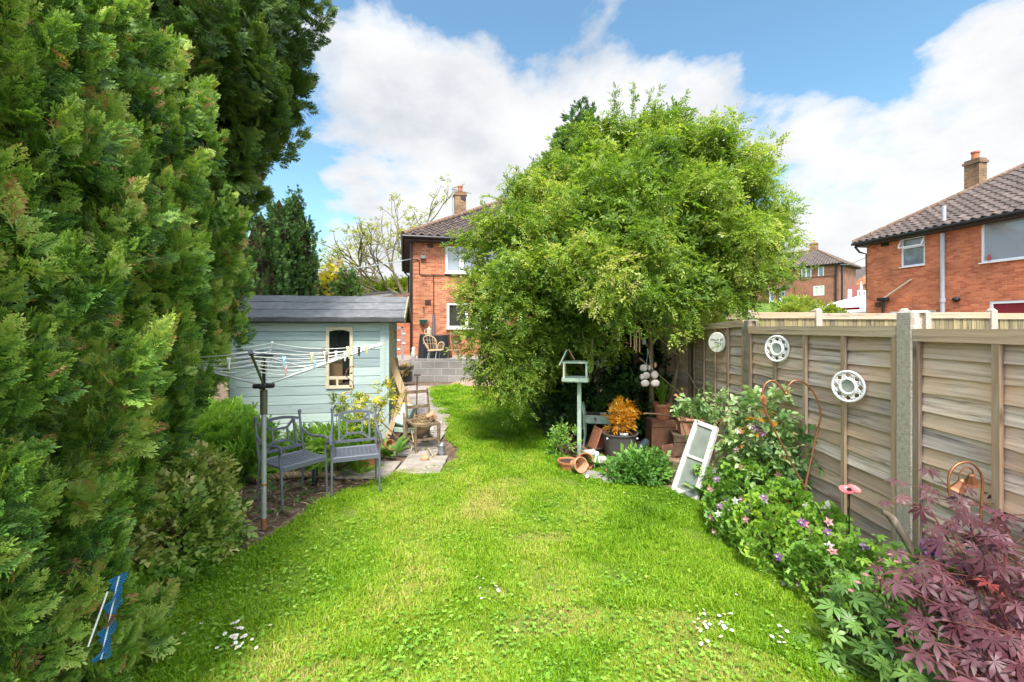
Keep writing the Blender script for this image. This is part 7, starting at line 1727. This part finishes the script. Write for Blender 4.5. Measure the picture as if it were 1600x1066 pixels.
for k in range(34):
    a = rr.uniform(-2.6, -.1); r_ = rr.uniform(.03, .11); q = c + M @ Vector((r_ * math.cos(a), r_ * math.sin(a), .0085)); b_ = rr.uniform(0, TAU); e_ = M @ Vector((math.cos(b_), math.sin(b_), 0)); f_ = M @ Vector((-math.sin(b_), math.cos(b_), 0)); z_ = M @ Vector((0, 0, .0012 + k * .00003)); L2 = rr.uniform(.008, .014)
    m.add([q - e_ * L2 + z_, q + f_ * L2 * .4 + z_, q + e_ * L2 + z_, q - f_ * L2 * .4 + z_], [(0, 3, 2, 1)])
m.build('leaf_print', grn, pl_)

# --- things hanging from the tree ---------------------------------------------------------------
def hung(name, label, cat, p, top=1.9): return thing(name, label, cat, p)
p = W(966, 512, 5.9); o = hung('balloon_ornament', 'small copper hot-air balloon ornament hanging from the tree', 'hanging ornament', p)
m = MB(); m.lathe([(.001, .085), (.03, .082), (.062, .05), (.066, .02), (.05, -.03), (.022, -.075), (.018, -.075)], 12, p); m.build('envelope', plain('amber_copper', (.48, .15, .03), .3, .3, 14, .05, metal=.5), o)
m = MB(); m.lathe([(.02, -.075), (.024, -.075), (.022, -.095), (.018, -.095)], 12, p); m.lathe([(.063, .045), (.0665, .05), (.045, .076)], 12, p); m.build('white_band', upvc, o)
m = MB(); m.box(p + Vector((0, 0, -.16)), (.032, .032, .035), taper=1.1); m.build('basket', upvc, o)
m = MB(); m.tube([p + Vector((0, 0, .08)), p + Vector((0, 0, .55))], .002, 4)
for s in (-1, 1): m.tube([p + Vector((s * .015, 0, -.09)), p + Vector((s * .013, 0, -.145))], .0015, 4)
m.build('string', cord_m, o)
p = W(993, 518, 5.85); o = hung('wind_chime', 'bamboo wind chime with hanging tubes under the tree', 'wind chime', p); bam = plain('bamboo', (.46, .29, .16), .6, .25, 12, .1)
m = MB(); m.tube([p + Vector((-.09, 0, 0)), p + Vector((.08, .02, .005))], .013, 8); m.tube([p + Vector((0, -.07, 0)), p + Vector((0, .07, .005))], .011, 8); m.build('crossbar', bam, o)
for k, (dx, dy, ln, z0) in enumerate(((-.065, 0, .16, -.05), (-.03, -.05, .18, -.07), (-.005, .04, .17, -.06), (.0, -.03, .19, -.08), (.055, 0, .20, -.08), (.03, .05, .15, -.06))):
    m = MB(); q = p + Vector((dx, dy, z0)); m.tube([q, q - Vector((0, 0, ln))], .0085, 8); to = m.build('chime_tube', bam, o)
    m = MB(); m.tube([q, p + Vector((dx, dy, 0))], .0015, 4); m.build('string', cord_m, to)
m = MB(); m.tube([p, p + Vector((0, 0, .35))], .002, 4); m.build('string', cord_m, o)
shell_m = plain('oyster_shell', (.52, .45, .41), .75, .3, 24, .4, col2=(.64, .59, .55))
p = W(1012, 560, 6.05); o = hung('shell_mobile', 'hanging mobile of large pale oyster shells in front of the ivy', 'hanging ornament', p)
for k, (px, py, rx, rz_) in enumerate(((1006, 575, 6.5, 5.5), (1015, 575, 2.5, 4.5), (1010, 587, 6, 5.5), (1003, 589, 3.5, 4.5), (1008, 599, 7, 5.5), (1023, 586, 6, 6.5), (1024, 599, 7, 5.5), (1024, 571, 2, 4.2))):
    q = W(px, py, 6.0 - .012 * k); s_ = 6.0 / F; m = MB(); m.blob(q, (rx * s_, .018, rz_ * s_), 12, 7, .09, k); m.build('shell', shell_m if k != 7 else bam, o, smooth=True)
m = MB(); m.tube([W(1012, 545, 6.02), W(1008, 600, 6.02)], .002, 4); m.tube([W(1012, 545, 6.02), W(1024, 600, 6.02)], .002, 4); m.build('string', cord_m, o)
c = W(1006, 535, 5.95); t = MB(); t.lathe([(0, -.03), (.025, -.03), (.032, .03), (.028, .03), (0, 0)], 12, c); t.tube([c + Vector((-.03, 0, .03)), c + Vector((0, 0, .12)), c + Vector((.03, 0, .03))], .002, 4); tag(t.build('hanging_cup', plain('grey_cup', (.30, .29, .25), .7)), 'little grey cup hanging just right of the bamboo chime', 'hanging cup')

# --- right bed ornaments ---------------------------------------------------------------------------
o = thing('heart_trellis', 'tall copper heart on a stake among the roses', 'garden ornament', (2.35, 3.5, 0)); YH = 3.45
def hp_(zx, zy): return W(1180 + zx / 4.1, 590 + zy / 4.1, YH)
left = [(318, 710), (240, 560), (150, 390), (90, 270), (52, 170), (44, 110), (60, 50), (95, 22), (130, 30), (165, 65), (198, 103)]; right = [(198, 103), (210, 60), (240, 25), (275, 20), (320, 38), (370, 90), (405, 160), (420, 240), (405, 320), (380, 420), (350, 560), (318, 710)]
def smooth(pts, k=5):
    out_ = []
    for i in range(len(pts) - 1):
        p0, p1, p2, p3 = pts[max(i - 1, 0)], pts[i], pts[i + 1], pts[min(i + 2, len(pts) - 1)]
        for j in range(k):
            t_ = j / k; out_.append(.5 * ((2 * p1) + (p2 - p0) * t_ + (2 * p0 - 5 * p1 + 4 * p2 - p3) * t_ ** 2 + (3 * p1 - p0 - 3 * p2 + p3) * t_ ** 3))
    return out_ + [pts[-1]]
m = MB(); m.tube(smooth([hp_(*q) for q in left]), .0075, 8); m.build('rod', copper, o, auto=60)
m = MB(); m.tube(smooth([hp_(*q) for q in right]), .0075, 8); m.build('rod', copper, o, auto=60)
m = MB(); e = hp_(318, 700); m.tube([e, (e.x + .06, e.y, 0)], .008, 8); m.build('stake', plain('dark_rust', (.12, .06, .04), .8, .3, 20, .1), o, auto=60)
m = MB(); m.blob(hp_(198, 103), .014, 10, 7); m.build('joint', copper, o, smooth=True)
m = MB(); rr = random.Random(4); cc = hp_(45, 150)
for k in range(7): a = rr.uniform(0, TAU); m.blob(cc + Vector((math.cos(a) * .02, -.01, math.sin(a) * .03)), (.014, .006, .02), 7, 5, .2, k)
m.build('tie', rust, o)
p = W(1327, 765, 2.98); o = thing('metal_poppy', 'pink-red metal poppy on a stake against the fence', 'garden ornament', (p.x, p.y, 0)); red = plain('poppy_red', (.62, .13, .14), .45, .2, 20, .05, col2=(.72, .28, .27))
for dx, dy in ((-.03, -.008), (.033, .008)):
    m = MB(); m.lathe([(.0, 0), (.02, .003), (.036, .009), (.042, .017), (.041, .019), (.033, .012), (.0, .003)], 20, (p.x + dx, p.y + dy, p.z - .01), Euler((.35, -.12 if dx < 0 else .1, 0)).to_matrix()); m.build('petal', red, o, auto=50)
m = MB(); m.blob((p.x - .01, p.y - .015, p.z + .008), (.015, .015, .010), 9, 6, .2, 1)
m.build('centre', black_pl, o)
m = MB(); m.tube([(p.x, p.y, 0), (p.x, p.y, p.z)], .005, 6); m.build('stake', black_pl, o)
t = MB(); a_ = [W(1378, 800, 2.52), W(1392, 808, 2.5), W(1412, 838, 2.46), W(1437, 882, 2.42), W(1470, 960, 2.36)]; t.tube(smooth(a_, 3), [.016] * 3 + [.021] * 10, 9); tag(t.build('worn_stick', plain('grey_stick', (.17, .135, .10), .85, .4, 14, .4, col2=(.42, .36, .29), stretch=(1, 1, .4)), auto=50), 'worn wooden tool handle sticking up in front of the near concrete post', 'tool handle')
o = thing('bell_hanger', 'copper arch with two flower bells behind the maple', 'garden ornament', (2.28, 2.22, 0)); Yb = 2.18
m = MB(); m.tube(smooth([W(x, y, Yb) for x, y in ((1484, 775), (1482, 750), (1488, 733), (1500, 724), (1515, 723), (1528, 733), (1535, 750), (1534, 780), (1528, 900))], 4) + [Vector((W(1527, 900, Yb).x, Yb, 0))], .006, 8); m.tube(smooth([W(x, y, Yb) for x, y in ((1500, 760), (1499, 742), (1508, 731), (1518, 733), (1522, 745))], 4), .004, 6); m.build('arch', copper, o, auto=60)
for x, y, a in ((1500, 757, .25), (1518, 748, -.3)):
    q = W(x, y, Yb - .01); m = MB(); m.lathe([(.003, .03), (.012, .022), (.018, 0), (.026, -.022), (.034, -.034), (.030, -.03), (.0, .02)], 6, q, Euler((.3, a, 0)).to_matrix()); m.build('bell', copper, o)
p = W(1281, 800, 3.1); o = thing('butterfly_stake', 'dark metal leaf and pale butterfly wing on a stake below the copper heart', 'garden ornament', (p.x, p.y, 0))
S = Scatter(); X, Y, Z = frames(np.array([[.45, -.2, -.9], [.55, -.2, -.8]])); S.put(leaf_tpl(.34, .05, .1), np.array([W(1268, 780, 3.1), W(1272, 795, 3.12)], dtype=np.float32), X, Y, Z, np.array([.2, .2]), np.array([.3, .5])); S.build('leaf', plain('dark_grey_metal', (.09, .09, .10), .5, .2, 9, .05), o)
m = MB(); q = W(1291, 790, 3.1); m.add([q + Vector((-.03, 0, -.02)), q + Vector((-.015, -.01, .03)), q + Vector((.005, -.012, .045)), q + Vector((.03, -.005, .0)), q + Vector((.035, 0, -.03))], [(0, 1, 2, 3, 4)]); m.build('wing', plain('pale_wing', (.52, .55, .45), .6), o)
m = MB(); m.tube([p, (p.x + .05, p.y, 0)], .004, 5); m.build('stake', black_pl, o)
brick_m = plain('edging_brick', (.36, .14, .085), .9, .35, 18, .4, col2=(.46, .22, .15))
BR = [(1318, 962, .9, 'worn red edging brick nearest the hellebore'), (1280, 925, .8, 'red edging brick half hidden by the aquilegia leaves')]
for (px, py, a, lab) in BR:
    g = G(px, py); t = MB(); t.box((g.x + .02, g.y, .045), (.215, .09, .075), (.15, .05, a + .35), bev=.008); tag(t.build('edging_brick', brick_m), lab, 'brick', 'red bricks edging the right bed')
g = Vector((2.25, 1.55, .06)); t = MB(); t.box(g, (.2, .1, .1), (.1, .2, .4), bev=.008); tag(t.build('edging_brick', terracotta), 'orange brick at the bottom right corner under the maple', 'brick', 'red bricks edging the right bed')

# --- on the patio ----------------------------------------------------------------------------------
t = MB(); c = Vector((-2.72, 15.35, .69)); N = 16; prof = [(.0, 1.0), (.25, 1.0), (.5, .98), (.8, .95), (.97, .90), (1.0, .84)]
vs = []; rows = 9
for i in range(rows + 1):
    z = .80 * (1 - i / rows); k = .9 + .13 * (i / rows)
    for j in range(28):
        a = TAU * j / 28; r_ = 1 / max(abs(math.cos(a)), abs(math.sin(a))); r_ = min(r_, 1.2); fold = 1 + .035 * math.sin(a * 9 + i * .4) * (i / rows) + .02 * math.sin(a * 4)
        sag = .06 * math.cos(a * 2) if i == 0 else 0
        vs.append(c + Vector((math.cos(a) * r_ * .55 * k * fold, math.sin(a) * r_ * .33 * k * fold, z + sag * .5)))
vs.append(c + Vector((0, 0, .80))); fs = [(i * 28 + j, i * 28 + (j + 1) % 28, (i + 1) * 28 + (j + 1) % 28, (i + 1) * 28 + j) for i in range(rows) for j in range(28)] + [(len(vs) - 1, (j + 1) % 28, j) for j in range(28)]
t.add(vs, fs); tag(t.build('covered_barbecue', plain('black_sheeting', (.022, .023, .026), .28, .3, 5, .5), auto=60), 'barbecue under a creased black cover against the house wall', 'barbecue')
o = thing('wicker_chair', 'small cane chair in front of the black covered barbecue', 'chair', (-2.6, 14.55, .69)); cane = plain('cane_wicker', (.46, .31, .19), .7, .25, 14, .1); Yw = 14.55
def pw(x, y, dy=0): return W(580 + (x) * 120 / 1066, 500 + y * 120 / 1066, Yw + dy)
m = MB(); m.tube(smooth([pw(*q, .15) for q in ((800, 425), (750, 340), (725, 270), (745, 230), (800, 220), (860, 240), (900, 290), (905, 350), (915, 420))]), .022, 6)
for x in (770, 810, 850, 880): m.tube([pw(x, 228 if x < 860 else 260, .15), pw(800 + (x - 770) * .8, 425, .02)], .008, 4)
for y in (280, 330): m.tube([pw(735 + (y - 280) * .3, y, .15), pw(900, y, .15)], .008, 4)
m.build('backrest', cane, o)
m = MB(); m.tube(smooth([pw(*q) for q in ((915, 410), (925, 350), (950, 315), (985, 310), (1008, 330), (1005, 370), (985, 410))]), .02, 6)
for x in (945, 970, 990): m.tube([pw(x, 315), pw(x - 8, 415)], .007, 4)
m.tube([pw(925, 360), pw(1005, 360)], .007, 4); m.build('arm', cane, o)
m = MB(); m.tube(smooth([pw(*q) for q in ((725, 330), (745, 320), (770, 350), (805, 425))]), .02, 6); m.build('arm', cane, o)
m = MB(); a_, b_ = pw(800, 425), pw(1000, 415); m.beam(a_, b_, .5, .05, bev=.02); m.build('seat', cane, o)
for (x, dy) in ((800, -.2), (910, -.2), (820, .2), (960, .2)):
    m = MB(); q = pw(x, 425, dy); m.tube([q, (q.x - .05, q.y, .69)], .014, 6); m.build('leg', grey_pl, o)
hz = H1.at(1.62, -.12, 1.36); t = MB()
for k in range(5): t.tube([hz + Vector((.17 * (1 - k * .03) * math.cos(a), -.02 * k, .24 * math.sin(a) * (1 - k * .03))) for a in np.linspace(0, TAU, 22)], .02, 6, cap=False)
t.tube([hz + Vector((0, -.05, -.2)), hz + Vector((.08, -.1, -.5)), hz + Vector((.05, -.15, -.66))], .018, 6)
tag(t.build('garden_hose', plain('green_hose', (.03, .16, .08), .45, .2, 8, .05), auto=60), 'coil of green garden hose on the house wall by the barbecue', 'hose')
o = thing('side_table', 'low wooden side table on the patio right of the covered barbecue', 'table', (-1.75, 14.7, .69)); m = MB(); a_, b_ = W(698, 548, 14.6), W(718, 548, 14.6); m.box(((a_.x + b_.x) / 2, 14.7, .69 + .30), (b_.x - a_.x, .35, .035), bev=.006); m.build('tabletop', plain('oiled_wood', (.36, .22, .12), .6, .3, 9, .1), o)
for x in (a_.x + .05, b_.x - .04):
    m = MB(); m.box((x, 14.58, .835), (.035, .035, .28)); m.build('leg', dark_wood, o)
def on_h1(px): k = (px - 800) / F; return (k * H1.P.y - H1.P.x) / (H1.u.x - k * H1.u.y)
a = on_h1(661.5); q = H1.at(a, -.12, 2.03); o = thing('hanging_planter', 'small green half-round planter on a bracket on the house wall', 'planter', q); t = MB(); t.lathe([(.001, -.17), (.08, -.15), (.14, -.06), (.16, .0), (.17, .01), (.165, .02), (.14, 0), (.0, -.02)], 16, q); t.build('bowl', plain('green_bowl', (.03, .17, .13), .5, .2, 8, .05), o, auto=40)
t = MB(); t.tube([q + Vector((0, .08, .25)), q + Vector((0, .08, .55))], .012, 5); t.tube([q + Vector((0, .08, .42)), q + Vector((0, -.06, .44))], .01, 5); t.build('bracket', black_pl, o)
a = on_h1(670); q = H1.at(a, -.18, 1.42); t = MB(); H1.bx(t, a, -.16, 1.40, .52, .22, .05); tag(t.build('wall_shelf', white_paint), 'small white shelf on the house wall above the barbecue', 'shelf')
t = MB(); q = H1.at(a, -.16, 1.427); t.lathe([(0, 0), (.09, 0), (.1, .02), (.085, .25), (.095, .28), (.08, .29), (.02, .33), (.02, .37), (0, .38)], 14, q); t.tube([q + Vector((-.09, 0, .24)), q + Vector((-.17, 0, .22)), q + Vector((-.16, 0, .1)), q + Vector((-.09, 0, .07))], .014, 6); tag(t.build('cream_jug', plain('cream_enamel2', (.66, .56, .40), .4, .1), auto=40), 'cream enamel coffee jug standing on the white wall shelf', 'jug')
# blue-grey scrolled arch posts by the steps
o = thing('garden_arch', 'blue-grey metal arch side with leaf scrolls at the top of the steps', 'arch', (-3.8, 13.4, .4)); arch_m = plain('blue_grey_paint', (.24, .27, .36), .55, .2, 9, .05); Ya = 13.3
for x in (616, 628.5):
    m = MB(); a_, b_ = W(x, 562, Ya), W(x, 511, Ya); m.box(((a_.x + b_.x) / 2, Ya, (a_.z + b_.z) / 2), (.055, .02, b_.z - a_.z)); m.build('post', arch_m, o)
for x, y, s in ((612, 532, -1), (623, 532, 1), (611, 547, -1), (623, 546, 1), (631, 522, 1), (631, 537, 1), (613, 520, -1)):
    m = MB(); q = W(x, y, Ya - .02); m.blob(q, (.06, .012, .035), 8, 5); m.build('leaf', plain('pale_leaf_metal', (.55, .55, .56), .5, .1), o, smooth=True)
m = MB(); m.beam(W(609, 514, Ya), W(630, 512, Ya), .02, .04); m.beam(W(609, 554, Ya), W(617, 554, Ya), .02, .03); m.build('crossbar', arch_m, o)
t = MB(); q = W(632, 575, 13.2); t.box((q.x, q.y, q.z), (.5, .3, .12), bev=.01); t.box((q.x, q.y + .02, q.z - .26), (.42, .26, .3), bev=.01); tag(t.build('planter_box', black_pl), 'black planter box beside the steps at the left end of the block wall', 'planter')
bush('planter_flowers', 'russet plants in the black planter box beside the steps', 'plant', (q.x, q.y, q.z), [(q.x + .05, q.y - .1, q.z - .06, .14)], leafmat('russet', [(0, (.2, .10, .02)), (1, (.42, .3, .08))], .2), TW, 60, .12, .5, 93)
t = MB(); q = W(646, 553, 14.4); t.lathe([(0, -.25), (.06, -.22), (.09, .0), (.05, .12), (.06, .2), (.0, .24)], 10, q); tag(t.build('garden_statue', plain('stone_white', (.5, .46, .42), .8, .3, 9, .2), smooth=True), 'small pale figure at the left end of the block wall top', 'statue')
# spoil heap beside the lawn
t = MB(); rr = random.Random(8); c = W(735, 597, 12.9); n1_, n2_ = 22, 9
vs = []; 
for i in range(n1_ + 1):
    for j in range(n2_ + 1):
        x = -1.9 + 3.4 * i / n1_; y = 12.75 + 1.25 * j / n2_; e = math.sin(math.pi * i / n1_) ** .8 * math.sin(math.pi * min(1, (j + .3) / n2_) * .62)
        vs.append((x, y, max(.0, .34 * e * (.35 + .65 * min(1, i / 8)) + rr.uniform(-.025, .025) * e)))
t.add(vs, [(i * (n2_ + 1) + j, (i + 1) * (n2_ + 1) + j, (i + 1) * (n2_ + 1) + j + 1, i * (n2_ + 1) + j + 1) for i in range(n1_) for j in range(n2_)])
tag(t.build('spoil_heap', plain('dry_earth', (.30, .20, .14), .95, .4, 7, .8, col2=(.42, .32, .25))), 'bank of dry earth between the lawn and the block wall', 'earth', kind='stuff')

# --- beyond the fence -----------------------------------------------------------------------------
o = thing('parasol', 'big white garden parasol beyond the rear fence beside the right house', 'parasol', (19.3, 24.5, 0)); Yp = 24.3; c = W(1347, 461, Yp)
m = MB(); n = 8; apex = c; rim = [c + Vector((2.75 * math.cos(TAU * i / n + .3), 2.75 * math.sin(TAU * i / n + .3), -1.02)) for i in range(n)]; mid = [c + Vector((1.4 * math.cos(TAU * i / n + .3), 1.4 * math.sin(TAU * i / n + .3), -.42)) for i in range(n)]; val = [q + Vector((0, 0, -.18)) for q in rim]
m.add([apex] + mid + rim + val, [(0, 1 + i, 1 + (i + 1) % n) for i in range(n)] + [(1 + i, 1 + n + i, 1 + n + (i + 1) % n, 1 + (i + 1) % n) for i in range(n)] + [(1 + n + i, 1 + 2 * n + i, 1 + 2 * n + (i + 1) % n, 1 + n + (i + 1) % n) for i in range(n)]); m.build('canopy', plain('white_canvas', (.78, .78, .79), .8, .04, 5, .03), o)
m = MB(); m.tube([(c.x, c.y, 0), (c.x, c.y, c.z)], .04, 8); m.build('pole', upvc, o)
m = MB(); m.tube([c, c + Vector((-.05, 0, .3)), c + Vector((-.05, 0, .75))], [.09, .07, .02], 8); m.build('finial', upvc, o, auto=50)
t = MB(); a_ = W(1292, 484, 21.5); b_ = W(1338, 482, 21.5); t.beam(a_, b_, .5, .12, bev=.03); tag(t.build('crimson_awning', plain('crimson_cloth', (.3, .02, .04), .7, .2)), 'strip of crimson cloth glimpsed under the white parasol edge', 'cloth')
o = thing('covered_trailer', 'trailer under a blue sheet with a white end, behind the rear fence and tree', 'trailer', (6.0, 13, .45))
m = MB(); x0, x1 = W(1075, 500, 12).x, W(1149, 500, 12).x; m.add([(x0, 12, 1.2), (x1, 12, 1.2), (x1, 12, 2.22), (x0, 12, 2.42), (x0, 13.6, 1.2), (x1, 13.6, 1.2), (x1, 13.6, 2.22), (x0, 13.6, 2.42)], [(0, 1, 2, 3), (3, 2, 6, 7), (1, 5, 6, 2), (0, 3, 7, 4)]); m.build('sheet', plain('blue_sheet', (.05, .10, .30), .4, .4, 3, .5, col2=(.12, .2, .42)), o)
m = MB(); x2 = W(1161, 500, 12).x; m.add([(x1, 11.98, 1.2), (x2, 11.98, 1.2), (x2, 11.98, 2.0), (x1 + .12, 11.98, 2.28), (x1, 11.98, 2.28), (x2, 13.6, 1.2), (x2, 13.6, 2.0), (x1 + .12, 13.6, 2.28)], [(0, 1, 2, 3, 4), (1, 5, 6, 2), (2, 6, 7, 3)]); m.build('end_panel', upvc, o)
m = MB(); m.box(((x0 + x1) / 2, 12.8, .82), (x1 - x0, 1.5, .74)); m.build('bed', dark_wood, o)
# overhead cables
t = MB(); a_ = H1.at(-.06, -.1, 4.33); b_ = W(455, 419, 26); t.tube([a_.lerp(b_, f) - Vector((0, 0, .25 * math.sin(math.pi * f))) for f in np.linspace(0, 1, 12)], .018, 5); tag(t.build('overhead_cable', grey_pl), 'overhead cable running left from the orange house to the sky', 'cable')
t = MB(); a_ = W(1313, 413, 50); b_ = W(1356, 401, 20.2); t.tube([a_.lerp(b_, f) - Vector((0, 0, .2 * math.sin(math.pi * f))) for f in np.linspace(0, 1, 10)], .02, 5); tag(t.build('overhead_cable', grey_pl), 'overhead cable between the distant brown house and the right house', 'cable')
t = MB(); q = W(490, 450, 14.6); t.tube([q + Vector((-.3, 0, -.1)), q, W(520, 437, 14.6), W(522, 436, 14.6)], [.03, .03, .02, .01], 6); tag(t.build('bare_pole', bark_pale), 'bare pale branch slanting across the golden conifer', 'branch')
